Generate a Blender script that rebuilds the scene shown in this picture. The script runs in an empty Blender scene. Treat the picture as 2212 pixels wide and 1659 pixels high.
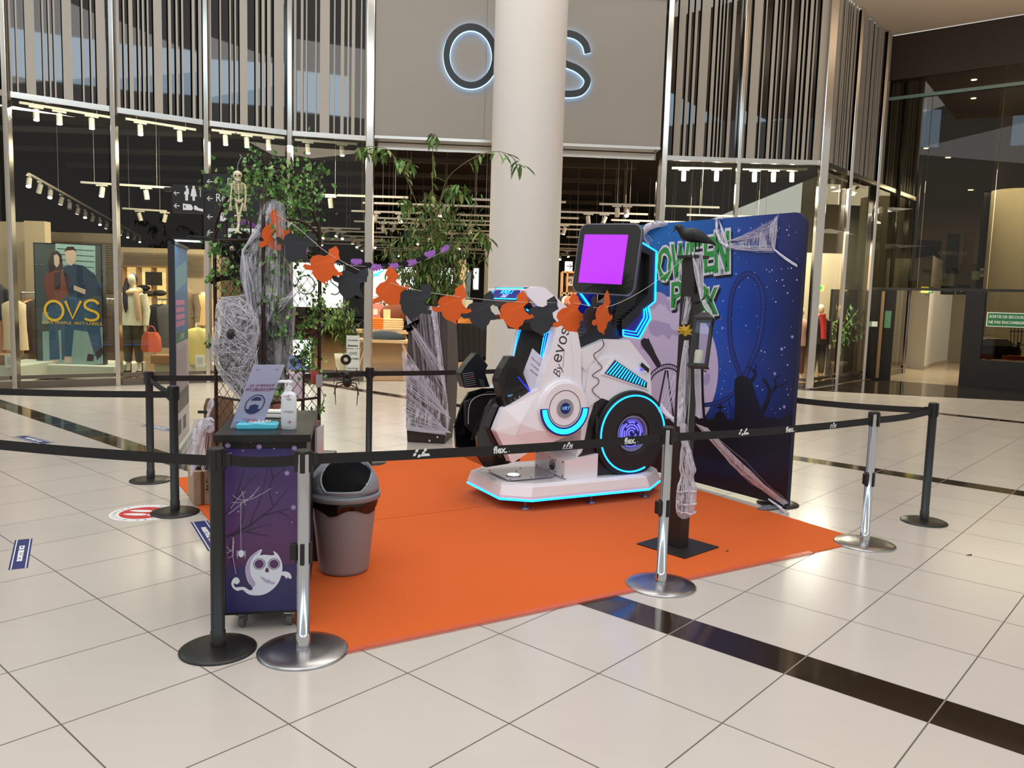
import bpy, bmesh, math, random
from mathutils import Vector, Matrix, Euler, Quaternion, noise as mnoise
random.seed(7)
SC = bpy.context.scene
COL = SC.collection
PI = math.pi
rnd = random.uniform

# ------------------------------------------------------------------ camera
FPX, PITCH, ROLL, CAMH = 1741.1, 0.10512, 0.03017, 1.651
cp_, sp_ = math.cos(PITCH), math.sin(PITCH)
cr_, sr_ = math.cos(ROLL), math.sin(ROLL)
RM = Matrix(((cr_, -sr_, 0), (sr_, cr_, 0), (0, 0, 1))) @ Matrix(((1, 0, 0), (0, -sp_, -cp_), (0, cp_, -sp_)))
cam_d = bpy.data.cameras.new('camera')
cam = bpy.data.objects.new('camera', cam_d)
COL.objects.link(cam)
cam_d.sensor_fit = 'HORIZONTAL'
cam_d.sensor_width = 36.0
cam_d.lens = 36.0 * FPX / 2212.0
cam_d.clip_start = 0.05
cam_d.clip_end = 200
cm = Matrix.Identity(4)
for i in range(3):
    cm[i][0] = RM[0][i]; cm[i][1] = -RM[1][i]; cm[i][2] = -RM[2][i]
cm[2][3] = CAMH
cam.matrix_world = cm
SC.camera = cam

# ------------------------------------------------------------------ world, light, exposure
SC.view_settings.view_transform = 'Standard'
SC.view_settings.look = 'None'
SC.view_settings.gamma = 1
SC.view_settings.use_curve_mapping = False
SC.view_settings.exposure = 0.0
SC.cycles.transparent_max_bounces = 24
SC.cycles.sample_clamp_indirect = 6.0
wd = bpy.data.worlds.new('world'); SC.world = wd
wd.use_nodes = True
bgn = wd.node_tree.nodes['Background']
bgn.inputs[0].default_value = (1.0, 0.965, 0.91, 1)
bgn.inputs[1].default_value = 0.58

def area_light(name, loc, size, power, col=(1, 1, 1), rot=(0, 0, 0), size_y=None, spread=PI):
    l = bpy.data.lights.new(name, 'AREA')
    l.energy = power; l.color = col; l.size = size; l.spread = spread
    if size_y: l.shape = 'RECTANGLE'; l.size_y = size_y
    o = bpy.data.objects.new(name, l); COL.objects.link(o)
    o.location = loc; o.rotation_euler = rot
    return o
area_light('skylight_lamp', (-1.0, 2.5, 8.6), 11, 560, (1.0, 0.985, .97), size_y=9)
area_light('skylight_lamp', (1.0, 10.5, 9.4), 11, 360, (1.0, 0.95, 0.87), size_y=3)
area_light('ceiling_fill_light', (7.5, 12.5, 5.6), 5, 110, (1.0, .95, .88), (PI, 0, 0), size_y=3)  # unseen uplight added to brighten the mall ceiling, no fixture belongs to it
area_light('shop_ceiling_lamp', (-5.5, 16.6, 4.3), 6, 330, (1.0, 0.84, 0.62), (0, 0, -0.55), size_y=2.5)
area_light('shop_ceiling_lamp', (0.5, 23, 3.3), 14, 900, (1.0, 0.86, 0.66), size_y=12)
area_light('shop_ceiling_lamp', (5.0, 19.0, 4.2), 5, 380, (1.0, 0.86, 0.66), size_y=3)
area_light('window_lamp', (-7.4, 13.15, 4.4), 1.6, 130, (1.0, .94, .84), (math.radians(28), 0, .7), size_y=.3)
area_light('window_lamp', (-6.1, 14.15, 4.4), 1.6, 130, (1.0, .94, .84), (math.radians(28), 0, .6), size_y=.3)
area_light('window_lamp', (-4.8, 14.95, 4.4), 1.6, 110, (1.0, .94, .84), (math.radians(28), 0, .5), size_y=.3)
area_light('window_lamp', (4.4, 16.8, 4.4), 2.5, 120, (1.0, .94, .84), (math.radians(20), 0, 0), size_y=.3)
area_light('window_lamp', (7.1, 18.5, 3.9), 2.0, 170, (1.0, .95, .85), (0, 0, .85), size_y=.4)
area_light('corridor_lamp', (13.5, 21, 5.0), 4, 800, (1.0, 0.93, 0.8), size_y=4)

# ------------------------------------------------------------------ helpers
def lin(c):
    r = []
    for x in c[:3]:
        x = x / 255.0
        r.append(x / 12.92 if x <= 0.04045 else ((x + 0.055) / 1.055) ** 2.4)
    return r
MATS = {}
def M(name, col, rough=0.5, metal=0.0, emit=None, es=0.0, alpha=1.0, nz=0.05, ns=9.0, bump=0.0, spec=0.5, coat=0.0, bs=None, sampling=True, sheen=0.0):
    """procedural principled material, colours given in sRGB 0-255"""
    if name in MATS: return MATS[name]
    m = bpy.data.materials.new(name); m.use_nodes = True
    nt = m.node_tree; b = nt.nodes['Principled BSDF']
    c = lin(col)
    tc = nt.nodes.new('ShaderNodeTexCoord')
    nn = nt.nodes.new('ShaderNodeTexNoise'); nn.inputs['Scale'].default_value = ns; nn.inputs['Detail'].default_value = 3
    nt.links.new(tc.outputs['Object'], nn.inputs['Vector'])
    mx = nt.nodes.new('ShaderNodeMix'); mx.data_type = 'RGBA'
    mx.inputs[6].default_value = [max(0, x * (1 - nz)) for x in c] + [1]
    mx.inputs[7].default_value = [min(1, x * (1 + nz)) for x in c] + [1]
    nt.links.new(nn.outputs['Fac'], mx.inputs[0])
    nt.links.new(mx.outputs[2], b.inputs['Base Color'])
    b.inputs['Roughness'].default_value = rough
    b.inputs['Metallic'].default_value = metal
    b.inputs['Specular IOR Level'].default_value = spec
    b.inputs['Coat Weight'].default_value = coat
    if sheen: b.inputs['Sheen Weight'].default_value = sheen
    if emit is not None:
        b.inputs['Emission Color'].default_value = lin(emit) + [1]
        b.inputs['Emission Strength'].default_value = es
        if not sampling: m.cycles.emission_sampling = 'NONE'
    if alpha < 1: b.inputs['Alpha'].default_value = alpha
    if bump:
        bn = nt.nodes.new('ShaderNodeBump'); bn.inputs['Strength'].default_value = bump
        n2 = nt.nodes.new('ShaderNodeTexNoise'); n2.inputs['Scale'].default_value = bs or ns * 6
        nt.links.new(tc.outputs['Object'], n2.inputs['Vector'])
        nt.links.new(n2.outputs['Fac'], bn.inputs['Height']); nt.links.new(bn.outputs[0], b.inputs['Normal'])
    MATS[name] = m
    return m

def glass_mat(name, tint=(0.8, 0.86, 0.82), ior=1.5, rough=0.0):
    m = bpy.data.materials.new(name); m.use_nodes = True
    nt = m.node_tree; nt.nodes.clear()
    out = nt.nodes.new('ShaderNodeOutputMaterial')
    tr = nt.nodes.new('ShaderNodeBsdfTransparent'); gl = nt.nodes.new('ShaderNodeBsdfGlossy')
    n0 = nt.nodes.new('ShaderNodeTexNoise'); n0.inputs['Scale'].default_value = 0.7
    rp = nt.nodes.new('ShaderNodeMix'); rp.data_type = 'RGBA'
    rp.inputs[6].default_value = [x * 0.97 for x in tint] + [1]; rp.inputs[7].default_value = list(tint) + [1]
    nt.links.new(n0.outputs['Fac'], rp.inputs[0]); nt.links.new(rp.outputs[2], tr.inputs[0])
    gl.inputs['Roughness'].default_value = rough
    fr = nt.nodes.new('ShaderNodeFresnel'); fr.inputs['IOR'].default_value = ior
    mx = nt.nodes.new('ShaderNodeMixShader')
    ge = nt.nodes.new('ShaderNodeNewGeometry'); sb = nt.nodes.new('ShaderNodeMath'); sb.operation = 'SUBTRACT'; sb.inputs[0].default_value = 1.0; mu = nt.nodes.new('ShaderNodeMath'); mu.operation = 'MULTIPLY'
    nt.links.new(ge.outputs['Backfacing'], sb.inputs[1]); nt.links.new(sb.outputs[0], mu.inputs[0]); nt.links.new(fr.outputs[0], mu.inputs[1])   # the surface reflects once, on its outer face
    nt.links.new(mu.outputs[0], mx.inputs[0]); nt.links.new(tr.outputs[0], mx.inputs[1]); nt.links.new(gl.outputs[0], mx.inputs[2])
    nt.links.new(mx.outputs[0], out.inputs['Surface'])
    MATS[name] = m
    return m

def ray(px, py):
    d = Vector(((px - 1106) / FPX, (py - 829.5) / FPX, 1.0))
    return RM.transposed() @ d
CAMP = Vector((0, 0, CAMH))
def G(px, py, z=0.0):
    """point of the horizontal plane at height z seen at a pixel of the photograph"""
    d = ray(px, py); return CAMP + d * ((z - CAMH) / d.z)
def D(px, py, Y):
    d = ray(px, py); return CAMP + d * (Y / d.y)
class Fr:
    """upright (or given) plane: u along, v up, n toward the viewer"""
    def __init__(s, o, U, V=(0, 0, 1)):
        s.o = Vector(o); s.U = Vector(U).normalized(); s.V = Vector(V).normalized()
        s.N = s.U.cross(s.V).normalized()
    def p(s, u, v, n=0.0): return s.o + s.U * u + s.V * v + s.N * n
    def at(s, px, py, n=0.0, dn=0.0):
        d = ray(px, py); o = s.o + s.N * n
        t = (o - CAMP).dot(s.N) / d.dot(s.N)
        return CAMP + d * t + s.N * dn
    def uv(s, px, py, n=0.0):
        q = s.at(px, py, n) - s.o
        return q.dot(s.U), q.dot(s.V)
    def mat(s, u=0, v=0, n=0):
        m = Matrix.Identity(4)
        for i in range(3): m[i][0] = s.U[i]; m[i][1] = s.V[i]; m[i][2] = s.N[i]
        m.translation = s.p(u, v, n); return m
def vplane(a, b):
    a = Vector((a[0], a[1], 0)); b = Vector((b[0], b[1], 0)); return Fr(a, b - a)

def newell(ps):
    n = Vector((0, 0, 0))
    for i in range(len(ps)):
        a = ps[i]; b = ps[(i + 1) % len(ps)]
        n += Vector(((a.y - b.y) * (a.z + b.z), (a.z - b.z) * (a.x + b.x), (a.x - b.x) * (a.y + b.y)))
    return n
class MB:
    def __init__(s): s.v = []; s.f = []; s.m = []; s.s = []
    def add(s, vs, fs, mi=0, sm=False, mat=None):
        o = len(s.v)
        for q in vs:
            q = Vector(q)
            if mat is not None: q = mat @ q
            s.v.append(q)
        for f in fs: s.f.append([o + i for i in f]); s.m.append(mi); s.s.append(sm)
        return s
    def box(s, c, d, mi=0, rz=0.0, mat=None):
        x, y, z = d[0] / 2, d[1] / 2, d[2] / 2
        vs = [(-x, -y, -z), (x, -y, -z), (x, y, -z), (-x, y, -z), (-x, -y, z), (x, -y, z), (x, y, z), (-x, y, z)]
        T = Matrix.Translation(c) @ Matrix.Rotation(rz, 4, 'Z')
        if mat is not None: T = mat @ T
        return s.add(vs, [(0, 3, 2, 1), (4, 5, 6, 7), (0, 1, 5, 4), (1, 2, 6, 5), (2, 3, 7, 6), (3, 0, 4, 7)], mi, False, T)
    def prism(s, ps, off, mi=0, mside=None, sm=False):
        ps = [Vector(p) for p in ps]; off = Vector(off); n = len(ps)
        if newell(ps).dot(off) > 0: ps.reverse()
        qs = [p + off for p in ps]
        s.add(ps, [list(range(n))], mi)
        s.add(qs, [list(range(n - 1, -1, -1))], mi)
        s.add(ps + qs, [(i, i + n, (i + 1) % n + n, (i + 1) % n) for i in range(n)], mi if mside is None else mside, sm)
        return s
    def poly(s, ps, mi=0): return s.add(ps, [list(range(len(ps)))], mi)
    def loft(s, rings, mi=0, sm=True, closed=True, caps=True):
        n = len(rings[0]); vs = [p for r in rings for p in r]; fs = []
        for k in range(len(rings) - 1):
            for i in range(n if closed else n - 1):
                j = (i + 1) % n
                fs.append((k * n + i, k * n + j, (k + 1) * n + j, (k + 1) * n + i))
        s.add(vs, fs, mi, sm)
        if caps and closed:
            s.add(rings[0], [list(range(n - 1, -1, -1))], mi); s.add(rings[-1], [list(range(n))], mi)
        return s
    def cyl(s, a, b, r0, r1=None, n=16, mi=0, sm=True, caps=True):
        return s.tube([a, b], [r0, r0 if r1 is None else r1], n, mi, sm, caps)
    def tube(s, path, r, n=6, mi=0, sm=True, caps=True, flat=1.0):
        P = [Vector(p) for p in path]
        R = r if isinstance(r, (list, tuple)) else [r] * len(P)
        t0 = (P[1] - P[0]).normalized()
        up = Vector((0, 0, 1)) if abs(t0.z) < 0.9 else Vector((1, 0, 0))
        x = t0.cross(up).normalized(); rings = []
        for i, p in enumerate(P):
            t = (P[min(i + 1, len(P) - 1)] - P[max(i - 1, 0)])
            if t.length < 1e-9: t = t0
            t = t.normalized()
            x = (x - t * x.dot(t))
            if x.length < 1e-6: x = t.orthogonal()
            x.normalize(); y = t.cross(x)
            rings.append([p + (x * math.cos(2 * PI * k / n) + y * math.sin(2 * PI * k / n) * flat) * R[i] for k in range(n)])
        return s.loft(rings, mi, sm, True, caps)
    def lathe(s, prof, c=(0, 0, 0), n=24, mi=0, sm=True, mat=None, sx=1, sy=1):
        c = Vector(c); rings = []
        for r, z in prof:
            rings.append([Vector((c.x + r * sx * math.cos(2 * PI * k / n), c.y + r * sy * math.sin(2 * PI * k / n), c.z + z)) for k in range(n)])
        if mat is not None: rings = [[mat @ q for q in r] for r in rings]
        return s.loft(rings, mi, sm, True, True)
    def ball(s, c, r, n=12, mi=0, mat=None, k=8):
        if not isinstance(r, (tuple, list)): r = (r, r, r)
        c = Vector(c); rings = []
        for j in range(k + 1):
            a = -PI / 2 + PI * j / k; q = max(math.cos(a), 0.001)
            rings.append([Vector((r[0] * q * math.cos(2 * PI * i / n), r[1] * q * math.sin(2 * PI * i / n), r[2] * math.sin(a))) for i in range(n)])
        T = Matrix.Translation(c) if mat is None else Matrix.Translation(c) @ mat
        return s.loft([[T @ q for q in rr] for rr in rings], mi, True, True, False)
    def ring(s, fr, c, r0, r1, th, a0=0, a1=2 * PI, n=48, mi=0, nn=0.0):
        """annular sector in frame fr about (u,v), from n=nn backwards th"""
        full = abs(a1 - a0 - 2 * PI) < 1e-6
        k = n if full else n + 1
        def rg(r, d): return [fr.p(c[0] + r * math.cos(a0 + (a1 - a0) * i / n), c[1] + r * math.sin(a0 + (a1 - a0) * i / n), d) for i in range(k)]
        A, B, C_, E_ = rg(r1, nn), rg(r0, nn), rg(r0, nn - th), rg(r1, nn - th)
        vs = A + B + C_ + E_; fs = []
        for i in range(n):
            j = (i + 1) % k
            for q in range(4):
                q2 = (q + 1) % 4
                fs.append((q * k + i, q2 * k + i, q2 * k + j, q * k + j))
        if not full:
            fs.append((0, 3 * k, 2 * k, k)); fs.append((k - 1, 2 * k - 1, 3 * k - 1, 4 * k - 1))
        return s.add(vs, fs, mi, False)
    def text(s, txt, size, mat, mi=0, ext=0.0, align='CENTER', offset=0.0, font=None, shear=0.0, sx=1.0, space=1.0):
        vs, fs = text_geo(txt, size, ext, align, offset, font, shear, space)
        T = mat @ Matrix.Diagonal((sx, 1, 1, 1)) if sx != 1 else mat
        return s.add(vs, fs, mi, False, T)
    def build(s, name, mats, parent=None, bevel=0.0, bseg=2, sub=0, fixn=False):
        me = bpy.data.meshes.new(name)
        off = WL.get(parent.name, Vector((0, 0, 0))) if parent is not None else Vector((0, 0, 0))
        me.from_pydata([tuple(q - off) for q in s.v], [], s.f)
        if not isinstance(mats, (list, tuple)): mats = [mats]
        for m in mats: me.materials.append(m)
        me.polygons.foreach_set('material_index', s.m)
        me.polygons.foreach_set('use_smooth', s.s)
        me.update()
        if fixn:
            bm = bmesh.new(); bm.from_mesh(me); bmesh.ops.remove_doubles(bm, verts=bm.verts, dist=1e-5)
            bmesh.ops.recalc_face_normals(bm, faces=bm.faces); bm.to_mesh(me); bm.free()
        o = bpy.data.objects.new(name, me); COL.objects.link(o)
        if parent is not None:
            o.parent = parent; WL[o.name] = off
        if bevel:
            b = o.modifiers.new('bevel', 'BEVEL'); b.width = bevel; b.segments = bseg; b.limit_method = 'ANGLE'; b.angle_limit = 0.6
        if sub:
            b = o.modifiers.new('sub', 'SUBSURF'); b.levels = sub; b.render_levels = sub
        return o
WL = {}
_tc = {}
FONT_INTER = None
try:
    import os
    fp = os.path.join(bpy.utils.system_resource('DATAFILES'), 'fonts', 'Inter.woff2')
    FONT_INTER = bpy.data.fonts.load(fp)
except Exception: FONT_INTER = None
def text_geo(txt, size, ext, align, offset, font, shear, space):
    key = (txt, size, ext, align, offset, bool(font), shear, space)
    if key in _tc: return _tc[key]
    cu = bpy.data.curves.new('t', 'FONT'); cu.body = txt; cu.size = size; cu.extrude = ext
    cu.align_x = align; cu.align_y = 'CENTER'; cu.offset = offset; cu.shear = shear; cu.resolution_u = 3; cu.space_character = space
    if font and FONT_INTER: cu.font = FONT_INTER
    o = bpy.data.objects.new('t', cu); COL.objects.link(o)
    dg = bpy.context.evaluated_depsgraph_get(); dg.update()
    me = bpy.data.meshes.new_from_object(o.evaluated_get(dg))
    r = ([v.co.copy() for v in me.vertices], [list(p.vertices) for p in me.polygons])
    bpy.data.objects.remove(o); bpy.data.curves.remove(cu); bpy.data.meshes.remove(me)
    _tc[key] = r; return r
def tag(o, label=None, cat=None, group=None, kind=None):
    if label: o['label'] = label
    if cat: o['category'] = cat
    if group: o['group'] = group
    if kind: o['kind'] = kind
    return o
def thing(name, loc, label, cat, group=None):
    o = bpy.data.objects.new(name, None); COL.objects.link(o)
    o.empty_display_size = 0.05
    o.location = loc; WL[o.name] = Vector(loc)
    return tag(o, label, cat, group)
def dup(root, loc, rz=0.0, label=None, scale=None, group=None):
    r = root.copy(); COL.objects.link(r); r.location = loc; r.rotation_euler = (0, 0, rz); WL[r.name] = Vector(loc)
    if label: r['label'] = label
    if group: r['group'] = group
    if scale: r.scale = scale
    for ch in list(root.children):
        c = ch.copy(); COL.objects.link(c); c.parent = r
        for g in list(ch.children):
            d = g.copy(); COL.objects.link(d); d.parent = c
    return r
def struct(mb, name, mats, parent=None, **k):
    o = mb.build(name, mats, parent, **k)
    if parent is None: o['kind'] = 'structure'
    return o
def stroke(fr, pts, w, n=0.0, th=0.001, mb=None, mi=0, closed=False):
    """flat ribbon of width w (number or list) along (u,v) points of a frame"""
    P = [Vector((a, b)) for a, b in pts]; L = []; R = []; k = len(P)
    for i in range(k):
        a = P[i - 1] if (i > 0 or closed) else P[i]; b = P[(i + 1) % k] if (i < k - 1 or closed) else P[i]
        t = (b - a).normalized() if (b - a).length > 1e-9 else Vector((1, 0)); nn = Vector((-t.y, t.x))
        ww = (w[i] if isinstance(w, (list, tuple)) else w) / 2
        L.append(P[i] + nn * ww); R.append(P[i] - nn * ww)
    vs = [fr.p(q.x, q.y, n) for q in L] + [fr.p(q.x, q.y, n) for q in R]
    fs = []
    for i in range(k if closed else k - 1):
        j = (i + 1) % k; fs.append((i, k + i, k + j, j))
    if th > 0.0015:
        vs2 = [v - fr.N * th for v in vs]; m = len(vs); fs2 = [tuple(x + m for x in reversed(f)) for f in fs]
        sd = []
        for i in range(k if closed else k - 1):
            j = (i + 1) % k; sd.append((i, j, j + m, i + m)); sd.append((k + j, k + i, k + i + m, k + j + m))
        if not closed: sd.append((0, m, k + m, k)); sd.append((k - 1, 2 * k - 1, 2 * k - 1 + m, k - 1 + m))
        mb.add(vs + vs2, fs + fs2 + sd, mi)
    else: mb.add(vs, fs, mi)
def smooth_pts(pts, sub=6, closed=False):
    """Catmull-Rom through points (tuples of any length)"""
    P = [Vector(p) for p in pts]; n = len(P); out = []
    for i in range(n if closed else n - 1):
        p0 = P[(i - 1) % n] if (closed or i > 0) else P[0]; p1 = P[i]; p2 = P[(i + 1) % n]; p3 = P[(i + 2) % n] if (closed or i + 2 < n) else P[n - 1]
        for s in range(sub):
            t = s / sub
            out.append(0.5 * ((2 * p1) + (p2 - p0) * t + (2 * p0 - 5 * p1 + 4 * p2 - p3) * t * t + (-p0 + 3 * p1 - 3 * p2 + p3) * t ** 3))
    if not closed: out.append(P[-1])
    return out
def arc(c, r, a0, a1, n=24, ry=None):
    ry = ry or r
    return [(c[0] + r * math.cos(a0 + (a1 - a0) * i / n), c[1] + ry * math.sin(a0 + (a1 - a0) * i / n)) for i in range(n + 1)]
BLACKP = M('black_plastic', (22, 21, 20), 0.42, nz=0.15)
BLACKM = M('black_powder_coat', (26, 24, 21), 0.35, nz=0.12, ns=30)
CHROME = M('chrome', (200, 200, 202), 0.12, 1.0, nz=0.04)
WHITEG = M('white_gloss_plastic', (246, 244, 250), 0.18, coat=0.5, nz=0.02)
LEDC = M('cyan_led', (40, 150, 255), 0.4, emit=(10, 140, 255), es=5.0)
LEDB = M('blue_led', (20, 40, 255), 0.4, emit=(25, 30, 255), es=4.0)
# ------------------------------------------------------------------ floor
def floor_material():
    m = bpy.data.materials.new('mall_floor_tiles'); m.use_nodes = True
    nt = m.node_tree; N = nt.nodes; L = nt.links; b = N['Principled BSDF']
    tc = N.new('ShaderNodeTexCoord'); sp = N.new('ShaderNodeSeparateXYZ'); L.new(tc.outputs['Object'], sp.inputs[0])
    def math_(op, a, bb=None, c=None):
        n = N.new('ShaderNodeMath'); n.operation = op
        for i, x in enumerate((a, bb, c)):
            if x is None: continue
            if isinstance(x, (int, float)): n.inputs[i].default_value = x
            else: L.new(x, n.inputs[i])
        return n.outputs[0]
    gx, gy = -0.4242, 3.3893
    ct, st = math.cos(0.8472), math.sin(0.8472)
    x = math_('SUBTRACT', sp.outputs[0], gx); y = math_('SUBTRACT', sp.outputs[1], gy)
    p = math_('DIVIDE', math_('ADD', math_('MULTIPLY', x, -st), math_('MULTIPLY', y, ct)), 0.6002)
    s0 = math_('SUBTRACT', math_('DIVIDE', math_('ADD', math_('MULTIPLY', x, ct), math_('MULTIPLY', y, st)), 0.6002), 2.008)
    s = math_('SUBTRACT', s0, math_('MULTIPLY', math_('GREATER_THAN', s0, 13.0), 1.14))
    mm = math_('FLOORED_MODULO', s, 8.43)
    band = math_('LESS_THAN', mm, 0.43)
    w = 0.0032 / 0.6
    def line(v):
        f = math_('FRACT', v); d = math_('MINIMUM', f, math_('SUBTRACT', 1.0, f)); return math_('LESS_THAN', d, w)
    la = line(p); lb = line(math_('SUBTRACT', mm, 0.43))
    lb = math_('MULTIPLY', lb, math_('SUBTRACT', 1.0, band))
    ln = math_('MAXIMUM', la, lb)
    # per-tile tint
    cx = N.new('ShaderNodeCombineXYZ'); L.new(math_('FLOOR', p), cx.inputs[0]); L.new(math_('FLOOR', math_('SUBTRACT', mm, 0.43)), cx.inputs[1])
    L.new(math_('FLOOR', math_('DIVIDE', s, 8.43)), cx.inputs[2])
    wn = N.new('ShaderNodeTexWhiteNoise'); L.new(cx.outputs[0], wn.inputs['Vector'])
    nz = N.new('ShaderNodeTexNoise'); nz.inputs['Scale'].default_value = 2.2; nz.inputs['Detail'].default_value = 5; L.new(tc.outputs['Object'], nz.inputs['Vector'])
    mp = N.new('ShaderNodeMapping'); mp.inputs['Rotation'].default_value = (0, 0, 0.8472); mp.inputs['Scale'].default_value = (1.5, 9, 1)
    L.new(tc.outputs['Object'], mp.inputs[0])
    n2 = N.new('ShaderNodeTexNoise'); n2.inputs['Scale'].default_value = 1.6; n2.inputs['Detail'].default_value = 6; L.new(mp.outputs[0], n2.inputs['Vector'])
    v = math_('ADD', math_('ADD', math_('MULTIPLY', wn.outputs['Value'], 0.035), math_('MULTIPLY', nz.outputs['Fac'], 0.05)), math_('MULTIPLY', n2.outputs['Fac'], 0.05))
    v = math_('ADD', v, 0.93)
    base = N.new('ShaderNodeRGB'); base.outputs[0].default_value = lin((196, 186, 176)) + [1]
    vm = N.new('ShaderNodeVectorMath'); vm.operation = 'SCALE'; L.new(base.outputs[0], vm.inputs[0]); L.new(v, vm.inputs['Scale'])
    m1 = N.new('ShaderNodeMix'); m1.data_type = 'RGBA'; L.new(band, m1.inputs[0]); L.new(vm.outputs[0], m1.inputs[6]); m1.inputs[7].default_value = lin((45, 34, 24)) + [1]
    gr = N.new('ShaderNodeMix'); gr.data_type = 'RGBA'; L.new(band, gr.inputs[0]); gr.inputs[6].default_value = lin((92, 86, 78)) + [1]; gr.inputs[7].default_value = lin((130, 120, 108)) + [1]
    m2 = N.new('ShaderNodeMix'); m2.data_type = 'RGBA'; L.new(ln, m2.inputs[0]); L.new(m1.outputs[2], m2.inputs[6]); L.new(gr.outputs[2], m2.inputs[7])
    L.new(m2.outputs[2], b.inputs['Base Color'])
    r = math_('ADD', 0.16, math_('MULTIPLY', nz.outputs['Fac'], 0.08))
    r = math_('SUBTRACT', r, math_('MULTIPLY', band, 0.12)); r = math_('ADD', r, math_('MULTIPLY', ln, 0.5))
    L.new(r, b.inputs['Roughness']); b.inputs['Specular IOR Level'].default_value = 0.5
    return m
mb = MB(); mb.add([(-24, -14, 0), (24, -14, 0), (24, 40, 0), (-24, 40, 0)], [(0, 1, 2, 3)])
struct(mb, 'floor', floor_material())

E1 = Vector((0.6597, 0.7515, 0))       # direction of the tile joints and of the receding shop side
# facade ground points
MUL = [G(-190, 160, 4.52), G(14, 203, 4.52), G(246, 237, 4.52), G(447, 266, 4.52), G(627, 288, 4.52), G(800, 300, 4.52)]
MUL = [Vector((q.x, q.y, 0)) for q in MUL]
MUR = [Vector((2.83, 16.35, 0)), Vector((4.37, 16.42, 0)), Vector((6.05, 16.40, 0))]
for k in (1.56, 3.32, 4.9, 6.5): MUR.append(MUR[2] + E1 * k)
ZT = 4.52
ZTOP = 7.9

STEEL = M('polished_steel', (205, 198, 188), 0.16, 1.0, nz=0.05, ns=3)
FINM = M('grey_white_fin', (176, 168, 156), 0.5, nz=0.03)
DARKG = M('dark_spandrel_glass', (9, 8, 6), 0.02, spec=0.9, nz=0.1, ns=1)
GLS = glass_mat('shop_window_glass', (0.86, 0.89, 0.84), 1.5)
GLS2 = glass_mat('shop_side_glass', (0.88, 0.9, 0.86), 1.4)
SKIRT = M('skirting_metal', (120, 112, 104), 0.18, 0.9, nz=0.1, ns=3)
wi = 0
def bay(a, b, zt, fins, idx, right=False, w2=False):
    fr = vplane(a, b); L = (b - a).length
    mb = MB()
    w = struct(mb.prism([fr.p(0, zt - 0.04, 0), fr.p(L, zt - 0.04, 0), fr.p(L, zt + 0.05, 0), fr.p(0, zt + 0.05, 0)], -fr.N * 0.08), 'window_%d' % idx, STEEL)
    g = MB(); g.prism([fr.p(0.03, 0.22, -0.06), fr.p(L - 0.03, 0.22, -0.06), fr.p(L - 0.03, zt - 0.05, -0.06), fr.p(0.03, zt - 0.05, -0.06)], -fr.N * 0.012)
    g.build('glass_pane', GLS2 if w2 else GLS, w)
    s = MB(); s.prism([fr.p(0, 0, 0), fr.p(L, 0, 0), fr.p(L, 0.12, 0), fr.p(0, 0.12, 0)], -fr.N * 0.1)
    s.prism([fr.p(0, 0.15, -0.02), fr.p(L, 0.15, -0.02), fr.p(L, 0.21, -0.02), fr.p(0, 0.21, -0.02)], -fr.N * 0.08)
    s.build('skirting', SKIRT, w, bevel=0.01)
    d = MB(); d.prism([fr.p(0, zt + 0.05, -0.09), fr.p(L, zt + 0.05, -0.09), fr.p(L, ZTOP, -0.09), fr.p(0, ZTOP, -0.09)], -fr.N * 0.02)
    d.build('spandrel_panel', DARKG, w)
    f = MB(); u = 0.06; rr = random.Random(idx * 3 + 1)
    while u < L - 0.1:
        ww = rr.choice([0.024, 0.024, 0.03, 0.045, 0.05, 0.024, 0.06]) if rr.random() > 0.13 else rr.choice([0.13, 0.17])
        if w2: ww *= 0.8
        f.prism([fr.p(u, zt + 0.05, -0.02), fr.p(u + ww, zt + 0.05, -0.02), fr.p(u + ww, ZTOP, -0.02), fr.p(u, ZTOP, -0.02)], -fr.N * 0.02)
        u += ww + rr.choice([0.045, 0.06, 0.075, 0.06, 0.10, 0.14])
    f.build('fins', FINM, w)
    return w
def mullion(p, idx, r=0.035, z1=ZTOP, wide=0.0):
    m = MB()
    if wide:
        m.box((p.x, p.y, z1 / 2), (wide, wide, z1))
        return struct(m, 'trim_%d' % idx, STEEL, bevel=0.02)
    m.box((p.x, p.y, z1 / 2), (2 * r, 0.12, z1), rz=0)
    return struct(m, 'trim_%d' % idx, STEEL, bevel=0.008)
k = 1
for i in range(len(MUL) - 1):
    bay(MUL[i], MUL[i + 1], ZT, True, k); k += 1
for i in range(len(MUR) - 1):
    bay(MUR[i], MUR[i + 1], ZT, True, k, True, i > 1); k += 1
t = 1
for i, p in enumerate(MUL): mullion(p, t, 0.04 if i < 5 else 0.06, wide=0.0 if i < 5 else 0.15); t += 1
for i, p in enumerate(MUR): mullion(p, t, wide=0.17 if i in (0, 2) else 0.0); t += 1

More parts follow.
